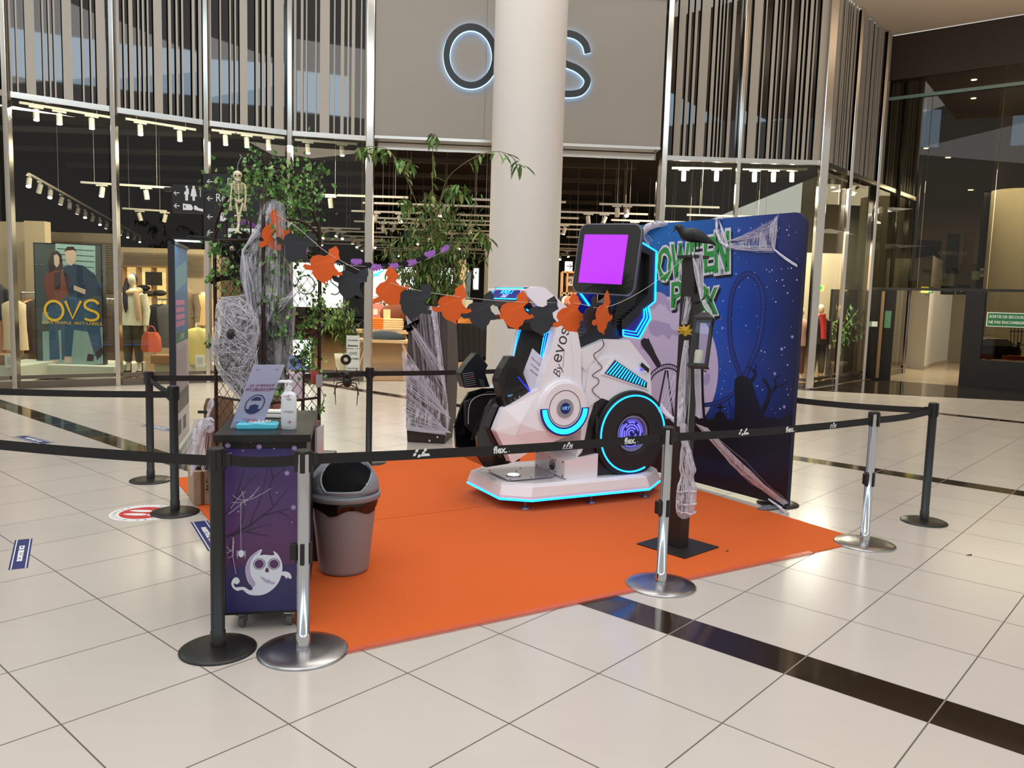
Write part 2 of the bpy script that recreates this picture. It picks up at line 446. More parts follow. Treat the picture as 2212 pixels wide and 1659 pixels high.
# fascia panel over the entrance, with returns
PA = Vector((MUL[5].x + 0.08, MUL[5].y - 0.02, 0)); PB = Vector((2.66, 15.60, 0))
FP = vplane(PA, PB); LP = (PB - PA).length
PANEL = M('fascia_panel_grey', (158, 150, 140), 0.55, nz=0.03, ns=1.5)
m = MB(); m.prism([FP.p(0, 4.58, 0), FP.p(LP, 4.58, 0), FP.p(LP, 7.25, 0), FP.p(0, 7.25, 0)], -FP.N * 0.5)
m.prism([FP.p(2.02, 4.6, 0.002), FP.p(2.028, 4.6, 0.002), FP.p(2.028, 7.25, 0.002), FP.p(2.02, 7.25, 0.002)], -FP.N * 0.002, 1)
struct(m, 'wall_front', [PANEL, M('panel_joint', (120, 112, 104), 0.6)])
m = MB(); m.prism([FP.p(0, 4.53, 0.02), FP.p(LP, 4.53, 0.02), FP.p(LP, 4.58, 0.02), FP.p(0, 4.58, 0.02)], -FP.N * 0.3)
m.prism([FP.p(0, 4.40, -0.35), FP.p(LP, 4.40, -0.35), FP.p(LP, 4.56, -0.35), FP.p(0, 4.56, -0.35)], -FP.N * 0.03)
struct(m, 'trim_20', STEEL)
m = MB()   # return between panel and right facade
a = Vector((2.70, 15.58, 0)); b = Vector((2.83, 16.35, 0))
m.prism([a, b, b + Vector((0.04, 0, 0)), a + Vector((0.10, -0.03, 0))], (0, 0, ZTOP)); struct(m, 'trim_21', STEEL, bevel=0.01)
m = MB(); m.prism([FP.p(-0.1, 7.25, 0.05), FP.p(LP + .2, 7.25, 0.05), FP.p(LP + .2, 7.6, 0.05), FP.p(-0.1, 7.6, 0.05)], -FP.N * 0.6)
struct(m, 'trim_22', PANEL)

# halo-lit letters O V S
LET = M('sign_letter_black', (20, 23, 24), 0.35, nz=0.1)
HALO = M('sign_halo_light', (200, 225, 255), 0.5, emit=(150, 200, 255), es=3.2)
def letter(name, pts, closed=False, w=0.12):
    mbk = MB(); stroke(FP, pts, w, 0.12, 0.05, mbk, 0, closed)
    root = sg
    o = mbk.build(name, LET, root)
    hb = MB(); stroke(FP, pts, w * 1.16, 0.065, 0.02, hb, 0, closed); hb.build('halo_light', HALO, o)
sg = thing('shop_sign', FP.p(LP / 2, 5.9, 0), 'large black letters OVS with a cool white halo on the grey fascia above the entrance', 'sign')
c = FP.uv(1017, 125); r1 = FP.uv(1069, 125)[0] - c[0]; rz = FP.uv(1017, 62)[1] - c[1]
letter('letter', [(c[0] + r1 * 1.0 * math.cos(a), c[1] + rz * math.sin(a)) for a in [2 * PI * i / 56 for i in range(56)]], True, 0.115)
vv = [FP.uv(1096, 70), FP.uv(1140, 203), FP.uv(1183, 75)]; letter('letter', vv, False, 0.115)
sp = [(1268, 118), (1262, 98), (1245, 82), (1220, 76), (1196, 84), (1183, 104), (1190, 126), (1218, 140), (1246, 152), (1265, 170), (1266, 186), (1252, 202), (1224, 206), (1195, 200), (1181, 180)]
letter('letter', [tuple(q) for q in smooth_pts([FP.uv(*q) for q in sp], 5)], False, 0.115)

# column
m = MB(); m.lathe([(0.545, 0), (0.545, 9.5)], (0.125, 12.6, 0), 64)
struct(m, 'wall_column', M('painted_column', (214, 206, 198), 0.55, nz=0.02, ns=3))

# shop shell
SFLOOR = M('shop_wood_floor', (138, 108, 72), 0.25, nz=0.12, ns=3)
m = MB(); m.prism([MUL[0] + Vector((0, .1, 0.004)), MUL[1] + Vector((0, .1, 0.004)), MUL[2] + Vector((0, .1, .004)), MUL[3] + Vector((0, .1, .004)), MUL[4] + Vector((0, .1, .004)), MUL[5] + Vector((0, .1, .004)), MUR[0] + Vector((0, .1, .004)), MUR[2] + Vector((0, .1, .004)), Vector((9, 19.6, .004)), Vector((9, 40, .004)), Vector((-16, 40, .004)), Vector((-16, 12, .004))], (0, 0, 0.01))
struct(m, 'floor_shop', SFLOOR)
BLK = M('black_ceiling', (16, 14, 12), 0.9, nz=0.1)
m = MB(); m.prism([Vector((-15.5, 18, 5.6)), Vector((-9, 17.4, 5.6)), Vector((-2.6, 15.9, 5.6)), Vector((2.9, 16.5, 5.6)), Vector((6.0, 19, 5.6)), Vector((9, 24, 5.6)), Vector((9, 40, 5.6)), Vector((-15.5, 40, 5.6))], (0, 0, .1))
m2 = MB(); m2.prism([MUL[i] + Vector((0, 0.25, 5.0)) for i in range(6)] + [Vector((-2.7, 18.2, 5.0)), Vector((-9, 17.5, 5.0)), Vector((-14, 14, 5.0))], (0, 0, 0.05))
m2.prism([MUR[0] + Vector((0, .25, 5.0)), MUR[2] + Vector((0, .25, 5.0)), MUR[5] + Vector((-.1, .25, 5.0)), Vector((6.5, 21.5, 5.0)), Vector((2.8, 19, 5.0))], (0, 0, .05))
struct(m, 'ceiling_shop', BLK); 
struct(m2, 'ceiling_display', M('display_soffit', (26, 23, 19), 0.85))
BEIGE = M('shop_wall_beige', (168, 146, 114), 0.6, nz=0.05, ns=2)
DKWALL = M('shop_wall_dark', (30, 25, 21), 0.8)
m = MB(); m.box((-2.5, 38.0, 2.8), (27, 0.2, 5.6)); struct(m, 'wall_back', DKWALL)
m = MB(); m.box((-15.5, 27, 2.8), (0.2, 26, 5.6)); struct(m, 'wall_left', DKWALL)
m = MB(); m.prism([Vector((6.1, 20.0, 0)), Vector((8.05, 20.1, 0)), Vector((8.05, 20.2, 0)), Vector((6.1, 20.1, 0))], (0, 0, 3.0)); struct(m, 'wall_right', M('shop_wall_side', (176, 160, 130), .6))
m = MB(); m.prism([Vector((8.05, 20.1, 0)), Vector((9.2, 20.2, 0)), Vector((9.2, 20.3, 0)), Vector((8.05, 20.2, 0))], (0, 0, 4.9)); struct(m, 'wall_right', M('shop_wall_olive_dark', (62, 58, 44), .6))

# ceiling of the mall at upper right, dark tinted wall and corridor
CEIL = M('mall_ceiling', (232, 212, 190), 0.7, nz=0.03)
c0 = G(1820, 0, ZTOP); c1 = G(1921, 78, ZTOP); c2 = G(2212, 30, ZTOP)
dirE = (c2 - c1).normalized()
m = MB(); m.prism([Vector((2.2, 11.8, ZTOP)), MUR[2] + Vector((0, 0, ZTOP)), c1, c1 + dirE * 8, Vector((20, 9, ZTOP)), Vector((8, 5, ZTOP))], (0, 0, 0.3))
struct(m, 'ceiling', CEIL)
# ------------------------------------------------------------------ tinted wall and corridor on the right
TG = glass_mat('tinted_glass', (0.42, 0.40, 0.33), 1.45)
WR = Fr(Vector((c1.x, c1.y, 0)), Vector((dirE.x, dirE.y, 0)))
LW = 7.5
m = MB(); m.prism([WR.p(0, ZTOP - .02), WR.p(LW, ZTOP - .02), WR.p(LW, 6.9), WR.p(0, 6.9)], -WR.N * 0.3)
struct(m, 'wall_upper_right', M('dark_bronze_fascia', (52, 42, 32), 0.5))
m = MB(); m.box((0, 0, 0), (.001, .001, .001))
ZD = 2.12
u = lambda px, py: WR.uv(px, py)[0]
ud0, ud1, up1 = u(1940, 720), u(2078, 740), u(2118, 760)
w = struct(MB().prism([WR.p(0, ZD), WR.p(LW, ZD), WR.p(LW, ZD + .06), WR.p(0, ZD + .06)], -WR.N * 0.08), 'window_15', M('dark_frame', (30, 26, 22), 0.4))
g = MB()
for a, b in ((0.02, u(1990, 500)), (u(1990, 500) + .012, up1), (up1 + .012, LW)):
    g.prism([WR.p(a, ZD + .06, -.03), WR.p(b, ZD + .06, -.03), WR.p(b, 6.9, -.03), WR.p(a, 6.9, -.03)], -WR.N * 0.012)
g.build('glass_pane', TG, w)
g = MB(); g.prism([WR.p(up1, 0.62, -.03), WR.p(LW, .62, -.03), WR.p(LW, ZD, -.03), WR.p(up1, ZD, -.03)], -WR.N * 0.012); g.build('glass_pane', TG, w)
DKP = M('dark_panel', (24, 20, 16), 0.3, nz=0.1)
m = MB(); m.prism([WR.p(ud1, 0, .02), WR.p(up1, 0, .02), WR.p(up1, ZD, .02), WR.p(ud1, ZD, .02)], -WR.N * 0.25)
m.prism([WR.p(up1, 0, .02), WR.p(LW, 0, .02), WR.p(LW, .62, .02), WR.p(up1, .62, .02)], -WR.N * 0.25)
m.prism([WR.p(up1 - 0.02, 0, .3), WR.p(LW, 0, .3), WR.p(LW, .1, .3), WR.p(up1 - .02, .1, .3)], -WR.N * 0.28)
m.build('dark_panel', DKP, w)
# door leaves left of the opening
dr = struct(MB().prism([WR.p(-0.9, 0), WR.p(ud0 - .1, 0), WR.p(ud0 - .1, ZD), WR.p(-0.9, ZD)], -WR.N * 0.06), 'door_1', DKP)
m = MB(); a = u(1899, 720)
m.prism([WR.p(a, .05, .03), WR.p(a + .07, .05, .03), WR.p(a + .07, ZD - .03, .03), WR.p(a, ZD - .03, .03)], -WR.N * .03); m.build('door_edge', M('brass_edge', (150, 118, 84), .4, .5), dr)
for px, py, col in ((1918, 690, (70, 110, 80)), (1877, 700, (90, 140, 100)), (1889, 700, (200, 200, 190))):
    m = MB(); q = WR.uv(px, py); hh = .2 if px == 1918 else .06
    m.prism([WR.p(q[0] - .07, q[1] - hh, .01), WR.p(q[0] + .07, q[1] - hh, .01), WR.p(q[0] + .07, q[1] + hh, .01), WR.p(q[0] - .07, q[1] + hh, .01)], -WR.N * .01)
    m.build('door_notice', M('door_notice_%d' % px, col, .5), dr)
# floor beyond and dark strip in front
m = MB(); m.add([G(1700, 841) + Vector((0, 0, .004)), G(2212, 867) + Vector((0, 0, .004)), Vector((20, 14, .004)), Vector((20, 24, .004)), WR.p(LW, 0, -.1) + Vector((0, 0, .004)), WR.p(0, 0, -.1) + Vector((0, 0, .004)), MUR[3] + Vector((.05, -.05, .004)), MUR[2] + Vector((0, -.1, .004))], [list(range(8))])
struct(m, 'floor_threshold', M('dark_polished_stone', (40, 32, 22), 0.08, nz=0.15))
m = MB(); m.add([WR.p(-2, .005, -.1), WR.p(LW + 2, .005, -.1), Vector((26, 40, .005)), Vector((9.2, 40, .005))], [(0, 1, 2, 3)])
struct(m, 'floor_corridor', M('corridor_floor', (150, 132, 104), 0.2))
WWH = M('corridor_wall_white', (176, 168, 150), 0.6)
q0, q1, q2, q3 = G(1955, 790), G(1995, 800), G(2010, 792), G(2080, 778)
m = MB(); m.prism([q0 + Vector((-1, 0, 0)), q0, q1, q2, q3 + (q3 - q2) * .6, q3 + (q3 - q2) * .6 + Vector((0, 1.2, 0)), q0 + Vector((-1, 3, 0))], (0, 0, 3.2)); struct(m, 'wall_corridor', WWH)
m = MB(); m.prism([q0 + Vector((-1, -.02, 0)), q0 + Vector((0, -.02, 0)), q1 + Vector((0, -.03, 0)), q2 + Vector((.02, -.02, 0)), q3 + (q3 - q2) * .6 + Vector((.02, -.02, 0)), q3 + (q3 - q2) * .6 + Vector((0, .1, 0)), q0 + Vector((-1, .2, 0))], (0, 0, .12)); struct(m, 'baseboard_corridor', M('beige_baseboard', (150, 130, 104), .5))
KH = M('khaki_wall', (132, 120, 94), 0.7)
wl = Fr(Vector((9.5, 27.5, 0)), Vector((1, -.32, 0)))
m = MB(); m.prism([wl.p(0, 3.2), wl.p(16, 3.2), wl.p(16, 8), wl.p(0, 8)], -wl.N * .2); struct(m, 'wall_far_right', KH)
m = MB(); m.prism([wl.p(0, 0, .0), wl.p(16, 0, .0), wl.p(16, 3.2, .0), wl.p(0, 3.2, .0)], -wl.N * .2); struct(m, 'wall_far_lower', M('khaki_dark', (98, 86, 64), .7))
m = MB(); m.prism([Vector((8.5, 19.5, 7.85)), Vector((22, 12, 7.85)), Vector((28, 30, 7.85)), Vector((9, 30, 7.85))], (0, 0, .1)); struct(m, 'ceiling_corridor', M('corridor_ceiling', (90, 80, 62), .7))
m = MB(); q = D(2190, 500, 22.5); m.lathe([(.62, 0), (.62, 7.85)], (q.x, q.y, 0), 40); struct(m, 'wall_round_pillar', M('khaki_pillar', (170, 158, 128), .6))
def wpanel(name, x0, y0, x1, y1, Y, col, label, cat, th=.04, txt=None, tc=(200, 200, 190), ts=.2, emit=None, es=1, tl=None):
    p0 = D(x0, y1, Y); p1 = D(x1, y0, Y); c = (p0 + p1) / 2
    fr = Fr(Vector((p0.x, Y, 0)), (1, 0, 0))
    mb = MB(); mb.prism([(p0.x, Y, p0.z), (p1.x, Y, p0.z), (p1.x, Y, p1.z), (p0.x, Y, p1.z)], (0, th, 0))
    mats = [M(name + '_m_%d_%d' % (x0, y0), col, .5, emit=emit, es=es)]
    if txt:
        for i, ln in enumerate(txt):
            T = Matrix.Translation((c.x, Y - .004, c.z + ts * .62 * (len(txt) - 1) - i * ts * 1.25)) @ Matrix.Rotation(PI / 2, 4, 'X')
            mb.text(ln, ts, T, 1, 0, offset=.004)
        mats.append(M(name + '_t_%d' % x0, tc, .5, emit=emit and tc, es=es))
    o = mb.build(name, mats)
    return tag(o, label, cat)
wpanel('hanging_banner', 2042, 505, 2075, 590, 24.5, (20, 17, 14), 'tall black advertising banner hanging behind the tinted glass at upper right', 'banner', txt=['CARROUSEL'], tc=(120, 112, 96), ts=.16)
wpanel('wall_panel', 1975, 520, 2034, 640, 26.0, (26, 21, 17), 'dark shopfront panel beyond the tinted glass, left of the hanging banner', 'panel')
wpanel('wall_panel', 2106, 412, 2150, 640, 23.0, (18, 14, 11), 'tall black vertical panel beside the round pillar behind the tinted glass', 'panel')
wpanel('wall_panel', 2080, 500, 2106, 580, 24.8, (92, 58, 36), 'reddish brown wall panel right of the hanging banner', 'panel')
wpanel('notice_sign', 2099, 586, 2118, 604, 22.9, (120, 116, 100), 'small grey notice fixed on the tall black panel, left of the printed one', 'sign')
wpanel('notice_sign', 2118, 580, 2138, 598, 22.8, (160, 156, 140), 'small notice with printed letters IPSO fixed on the tall black panel', 'sign', txt=['IPSO'], tc=(40, 38, 32), ts=.14)
s = wpanel('direction_sign', 2033, 618, 2064, 636, 20.2, (20, 20, 18), 'left wing of the black direction sign hanging over the corridor', 'sign', txt=['<  H  F  >'], tc=(150, 150, 140), ts=.1)
s = wpanel('direction_sign', 2067, 616, 2096, 636, 20.2, (20, 20, 18), 'right wing of the black direction sign hanging over the corridor', 'sign', txt=['@  >'], tc=(150, 150, 140), ts=.1)
m = MB(); m.prism([WR.p(.1, 6.45, .02), WR.p(LW, 6.45, .02), WR.p(LW, 6.52, .02), WR.p(.1, 6.52, .02)], -WR.N * .03); struct(m, 'trim_32', M('painted_lit_band', (120, 150, 140), .3))  # thin lit band put in as plain pale teal colour, gives no light
# exit sign box
e = thing('exit_sign', D(2001, 626, 19.3), 'lit green and yellow emergency exit sign over the corridor opening', 'exit sign')
c = D(2001, 626, 19.3); m = MB(); m.box(c, (.30, .06, .15)); m.box(c + Vector((0, 0, -.12)), (.12, .1, .05), 0); m.build('housing', M('sign_housing', (190, 190, 170), .5), e)
m = MB(); m.box(c + Vector((-.055, -.035, 0)), (.17, .012, .14)); m.build('lit_panel', M('exit_yellow', (255, 230, 90), .5, emit=(255, 225, 80), es=2.2), e)
m = MB(); m.box(c + Vector((.07, -.035, 0)), (.12, .012, .12)); 
for i in range(3): m.box(c + Vector((.04 + .03 * i, -.043, 0)), (.012, .004, .09), 1)
m.build('pictogram', [M('exit_green', (60, 170, 80), .5, emit=(60, 180, 80), es=1), M('exit_w', (240, 250, 230), .5, emit=(240, 250, 230), es=1)], e)
c = D(2175, 691, 15.9); uq = WR.uv(2175, 691)
m = MB(); fr = WR; hw, hh = .38, .155
m.prism([fr.p(uq[0] - hw, uq[1] - hh, .02), fr.p(uq[0] + hw, uq[1] - hh, .02), fr.p(uq[0] + hw, uq[1] + hh, .02), fr.p(uq[0] - hw, uq[1] + hh, .02)], -fr.N * .01)
m.prism([fr.p(uq[0] - hw + .02, uq[1] - hh + .02, .024), fr.p(uq[0] + hw - .02, uq[1] - hh + .02, .024), fr.p(uq[0] + hw - .02, uq[1] + hh - .02, .024), fr.p(uq[0] - hw + .02, uq[1] + hh - .02, .024)], -fr.N * .003, 1)
m.text('SORTIE DE SECOURS', .083, fr.mat(uq[0], uq[1] + .06, .026), 0, sx=.86, offset=.002); m.text('NE PAS ENCOMBRER', .083, fr.mat(uq[0], uq[1] - .06, .026), 0, sx=.88, offset=.002)
o = m.build('safety_sign', [M('sign_offwhite', (215, 225, 205), .5), M('sign_green', (28, 110, 66), .5)]); tag(o, 'green sign with white words SORTIE DE SECOURS on the glass at right', 'sign')
# machines behind the right-hand glass
b = D(2140, 786, 18.6); b.z = .62
t = thing('cleaning_machine', b, 'small floor machine with white lid and black wheels behind the right-hand window', 'machine')
m = MB(); m.loft([[b + Vector((x * s_, y * .3, z)) for x, y in ((-.5, -1), (.5, -1), (.5, 1), (-.5, 1))] for s_, z in ((1, .0), (1.02, .22), (.9, .3))], sm=False); m.build('body', BLACKP, t, bevel=.03)
m = MB(); m.loft([[b + Vector((x * s_ - .05, y * .28, z)) for x, y in ((-.48, -1), (.4, -1), (.4, 1), (-.48, 1))] for s_, z in ((1, .24), (.95, .38), (.6, .46))], sm=False); m.build('lid', M('machine_lid', (190, 186, 170), .4), t, bevel=.04)
for s_ in (-.25, .3):
    m = MB(); m.cyl(b + Vector((s_, -.34, .12)), b + Vector((s_, -.28, .12)), .14, n=24); m.build('wheel', M('wheel_rubber', (28, 27, 26), .6), t)
b = D(2196, 786, 18.2); b.z = .62
t = thing('trolley', b, 'dark wire trolley with an orange base behind the right-hand window', 'trolley')
m = MB()
for i in range(9): m.tube([b + Vector((-.3 + i * .075, -.2, .35)), b + Vector((-.34 + i * .085, -.2, .95))], .008, 5)
for z in (.35, .65, .95): m.tube([b + Vector((-.34, -.2, z)), b + Vector((.34, -.2, z))], .012, 5)
m.build('basket', BLACKM, t)
m = MB(); m.box(b + Vector((0, 0, .05)), (.6, .4, .1)); m.build('base', M('orange_plastic', (200, 80, 36), .5), t)
m = MB(); m.tube([b + Vector((-.34, -.2, .9)), b + Vector((-.48, -.2, 1.0)), b + Vector((-.5, -.2, .85))], .015, 6); m.build('handle', BLACKM, t); m = MB(); m.tube([b + Vector((0, 0, .1)), b + Vector((0, 0, .4))], .03); m.build('stem', BLACKM, t)
# corridor downlights
BULB = M('lamp_glow', (255, 240, 215), .5, emit=(255, 238, 210), es=14, sampling=False)
WHP = M('white_lamp_housing', (200, 192, 178), .45)
for i, (px, py) in enumerate([(2103, 212), (2145, 250), (2000, 320), (2048, 340), (2097, 410), (2104, 172), (1927, 240), (1923, 272)]):
    c = G(px, py, 7.82 if py < 400 else 6.8); 
    if py >= 300: c = D(px, py, 24); c.z = c.z
    t = thing('downlight', c, 'small ceiling downlight behind the tinted glass, ' + ['brightest one left of the round pillar', 'beside the round pillar top', 'lowest at far left near the shop side', 'left of centre below the brightest one', 'lowest one beside the tall black panel', 'dim one just under the fascia', 'upper one reflected by the shop side', 'lower one reflected by the shop side'][i], 'downlight', 'downlights behind the tinted glass')
    m = MB(); m.cyl(c, c + Vector((0, 0, .05)), .09, n=14); m.build('housing', WHP, t)
    m = MB(); m.cyl(c + Vector((0, 0, -.012)), c, .07, n=14); m.build('bulb', BULB, t)

# ------------------------------------------------------------------ shop lighting
def spot_root(loc, aim, lit=True):
    """spotlight hanging from its own adaptor; built at loc"""
    loc = Vector(loc); a = Vector(aim).normalized()
    hb = MB(); hb.cyl(loc - a * .09, loc + a * .09, .048, n=12); hb.tube([loc - a * .03 + Vector((0, 0, .03)), loc + Vector((0, 0, .14))], .012, 6)
    bb = MB(); bb.cyl(loc + a * .09, loc + a * .096, .042, n=12)
    return hb, bb
def track(p0, p1, heads, label, group=None, drop=True):
    p0 = Vector(p0); p1 = Vector(p1)
    t = thing('track_light', (p0 + p1) / 2, label, 'track light', group)
    m = MB(); d = (p1 - p0); 
    nrm = Vector((-d.y, d.x, 0)).normalized() * .022
    m.prism([p0 - nrm, p1 - nrm, p1 + nrm, p0 + nrm], (0, 0, .04)); 
    for f in (.15, .85):
        q = p0.lerp(p1, f); m.tube([q + Vector((0, 0, .03)), Vector((q.x, q.y, (5.0 if len(heads) and p0.z > 4.2 else 5.6)))], .003, 4)
    m.build('rail', WHP, t)
    for q, aim, lit in heads:
        hb, bb = spot_root(Vector(q) - Vector((0, 0, .14)), aim)
        ad = (Vector((q[0], q[1], q[2])) - p0); hb.box(Vector(q) - Vector((0, 0, .015)), (.22, .04, .03), rz=math.atan2(d.y, d.x))
        h = hb.build('spotlight', WHP, t)
        bb.build('bulb', BULB if lit else M('lamp_off', (150, 140, 124), .4), h)
    return t
fl = [(78, 243), (128, 252), (198, 262), (303, 276), (388, 289), (487, 298), (533, 303), (580, 308), (665, 317), (739, 322)]
gp = [[0, 1, 2], [3, 4], [5, 6, 7], [8, 9]]
nm = ['first', 'second', 'third', 'fourth']
for gi, ids in enumerate(gp):
    hp = [G(*fl[i], 4.55) + Vector((0, 0, .1)) for i in ids]
    d = (hp[-1] - hp[0]).normalized()
    track(hp[0] - d * .25, hp[-1] + d * .3, [(h, (0.1, -.15, -1), True) for h in hp], 'white track with %d glowing spots inside the upper edge of the %s left shop window' % (len(ids), nm[gi]))
rl = [(1477, 376), (1548, 376), (1630, 378), (1671, 378), (1711, 378), (1800, 392), (1843, 408)]
for gi, ids in enumerate([[0, 1], [2, 3, 4], [5, 6]]):
    hp = [D(*rl[i], 17.0 + (1.2 if gi == 2 else 0)) + Vector((0, 0, .1)) for i in ids]
    d = (hp[-1] - hp[0]).normalized()
    track(hp[0] - d * .25, hp[-1] + d * .3, [(h, (0.0, -.1, -1), True) for h in hp], ['white track with two glowing spots in the window right of the entrance', 'white track with three glowing spots beside the tall steel corner post', 'white track with two spots in the receding right shop side'][gi])
hp = [D(x, y, 15.5 + 16.5 * ((x - 62) / 240.0) ** 1.3) for x, y in [(62, 378), (85, 392), (108, 405), (132, 420), (150, 432), (168, 443), (184, 453), (200, 461), (216, 470), (230, 478), (244, 484), (262, 493), (276, 500), (290, 506), (302, 511)]]
track(hp[0], hp[-1], [(h, (.2, -.55, -1) if i % 2 == 0 else (-.4, .2, -1), i % 3 != 1) for i, h in enumerate(hp)], 'long track carrying a dense row of spots running back into the shop at left')
track(D(175, 396, 16), D(368, 408, 16), [(D(220, 399, 16), (0, -.3, -1), True), (D(316, 405, 16), (.1, .1, -1), False)], 'track with two spots hanging above the standing poster')
track(D(265, 452, 19), D(360, 458, 19), [(D(302, 455, 19), (0.2, .2, -1), False), (D(356, 458, 19), (-.3, .1, -1), False)], 'short track with two unlit spots left of the toilet direction sign')
ORD = ['first', 'second', 'third', 'fourth', 'fifth', 'sixth', 'seventh', 'eighth', 'ninth', 'tenth', 'eleventh', 'twelfth', 'thirteenth']
rr = random.Random(4); n = 0
for ri in range(13):
    Y = 16.8 + ri * 1.35
    x = -5.5 - rr.random() * 2 if ri > 3 else -4.2 + rr.random()
    ki = 0
    while x < (4.2 if ri < 5 else 6.2):
        L = rr.uniform(1.6, 3.0)
        z = 3.62 - ri * .015 + rr.uniform(-.03, .03)
        yy = Y + rr.uniform(-.2, .2)
        heads = []
        for k_ in range(rr.choice([1, 2, 2, 3])):
            hx = x + L * rr.uniform(.08, .92)
            aim = (rr.uniform(-.5, .5), rr.choice([-.8, -.5, .3, .6]), -1)
            heads.append(((hx, yy, z), aim, aim[1] < -.6 or rr.random() < .25))
        track((x, yy, z), (x + L, yy, z), heads, '%s white ceiling track from the left in the %s row inside the shop' % (ORD[ki], ORD[ri]), 'ceiling tracks inside the shop'); ki += 1
        x += L + rr.uniform(.3, 1.6)
# dim beams under the shop ceiling
m = MB()
for i in range(7):
    m.box((-5, 18.5 + i * 2.6, 5.1), (16, .12, .12))
struct(m, 'trim_30', M('ceiling_beam', (58, 50, 42), .7))

# ------------------------------------------------------------------ shop walls and furniture
def box_wall(name, x0, y0, x1, y1, Y, mat, d=.2, z0=None, z1=None):
    a = D(x0, y1, Y); b = D(x1, y0, Y)
    m = MB(); m.box(((a.x + b.x) / 2, Y + d / 2, ((z0 if z0 is not None else a.z) + (z1 or b.z)) / 2), (b.x - a.x, d, (z1 or b.z) - (z0 if z0 is not None else a.z)))
    return struct(m, name, mat)
box_wall('wall_display_left', -60, 480, 62, 800, 15.8, BEIGE, z0=0)
box_wall('wall_display_left', 62, 478, 96, 800, 15.2, BEIGE, z0=0)
box_wall('wall_display_left', 96, 505, 250, 800, 17.2, M('shop_wall_slats', (112, 96, 74), .6), z0=0)
box_wall('wall_display_middle', 262, 540, 470, 830, 19.0, BEIGE, z0=0)
box_wall('wall_display_middle', 430, 560, 620, 830, 21.5, M('shop_wall_olive', (120, 104, 78), .6), z0=0)
box_wall('wall_inner', 985, 560, 1006, 830, 22.0, M('shop_wall_tan', (190, 168, 128), .6), z0=0)
box_wall('wall_inner', 1040, 540, 1066, 830, 23.0, M('shop_mirror_wall', (120, 112, 98), .3), z0=0)
box_wall('wall_inner', 780, 500, 1300, 660, 36.5, DKWALL, z0=0, z1=5.4)
# wall slat lines
m = MB()
for i in range(22): 
    a = D(100, 520 + i * 5, 17.15); b = D(248, 520 + i * 5, 17.15); b.z = a.z; m.box((a + b) / 2, (b.x - a.x, .02, .012))
    a = D(266, 545 + i * 3.6, 18.96); b = D(440, 545 + i * 3.6, 18.96); b.z = a.z
    if i < 14: m.box((a + b) / 2, (b.x - a.x, .02, .01))
struct(m, 'trim_31', M('slat_shadow_line', (92, 76, 56), .7))
LITN = M('lit_niche', (255, 226, 165), .6, emit=(255, 214, 140), es=.9)
SHELF = M('shelf_wood', (150, 112, 72), .5)
m = None
t = thing('wall_shelf_unit', D(330, 600, 18.8), 'illuminated wall shelving with three bays behind the white-sweater mannequin', 'shelf')
a = D(270, 668, 18.8); b = D(365, 578, 18.8)
for i in range(3):
    m = MB(); x0 = a.x + (b.x - a.x) * i / 3 + .02; x1 = a.x + (b.x - a.x) * (i + 1) / 3 - .02
    m.box(((x0 + x1) / 2, 18.92, (a.z + b.z) / 2), (x1 - x0, .04, b.z - a.z)); m.build('lit_back', LITN, t)
m = MB()
for i in range(4):
    x0 = a.x + (b.x - a.x) * i / 3; m.box((x0, 18.8, (a.z + b.z) / 2), (.03, .25, b.z - a.z))
m.box(((a.x + b.x) / 2, 18.8, b.z), (b.x - a.x, .25, .03)); m.box(((a.x + b.x) / 2, 18.8, a.z + .42), (b.x - a.x, .25, .03)); m.box(((a.x + b.x) / 2, 18.8, a.z), (b.x - a.x, .25, .03))
m.build('frame', SHELF, t)
wpanel('framed_photo', 314, 588, 349, 616, 18.6, (44, 38, 34), 'dark framed black and white photograph on the lit wall shelves', 'picture', th=.03)
for i, (px, py, c_) in enumerate([(310, 622, (30, 28, 28)), (345, 633, (40, 38, 36)), (322, 634, (60, 55, 50))]):
    p = D(px, py, 18.7); m = MB(); m.ball(p, (.16, .1, .07)); o = m.build('cap', M('cap_%d' % i, c_, .8)); tag(o, ['black cap on the left of the lit shelf', 'dark cap on the lower lit shelf at right', 'brown cap on the middle of the lower lit shelf'][i], 'cap')
# white plinths
WPL = M('white_plinth', (205, 205, 188), .5)
def plinth(x0, x1, ytop, ybot, Y, dep, label):
    a = D(x0, ybot, Y); b = D(x1, ytop, Y); m = MB(); m.box(((a.x + b.x) / 2, Y + dep / 2, (b.z + .06) / 2 ), (b.x - a.x, dep, b.z - .06 + .0)); o = m.build('display_plinth', WPL, bevel=.01); tag(o, label, 'plinth')
    return b.z
plinth(-40, 44, 790, 812, 13.0, 1.2, 'low white display plinth in the leftmost shop window')
zp = plinth(56, 246, 792, 815, 13.75, 1.2, 'low white display plinth under the fashion poster')
plinth(333, 470, 788, 806, 14.9, 1.2, 'low white plinth carrying the coat mannequins')
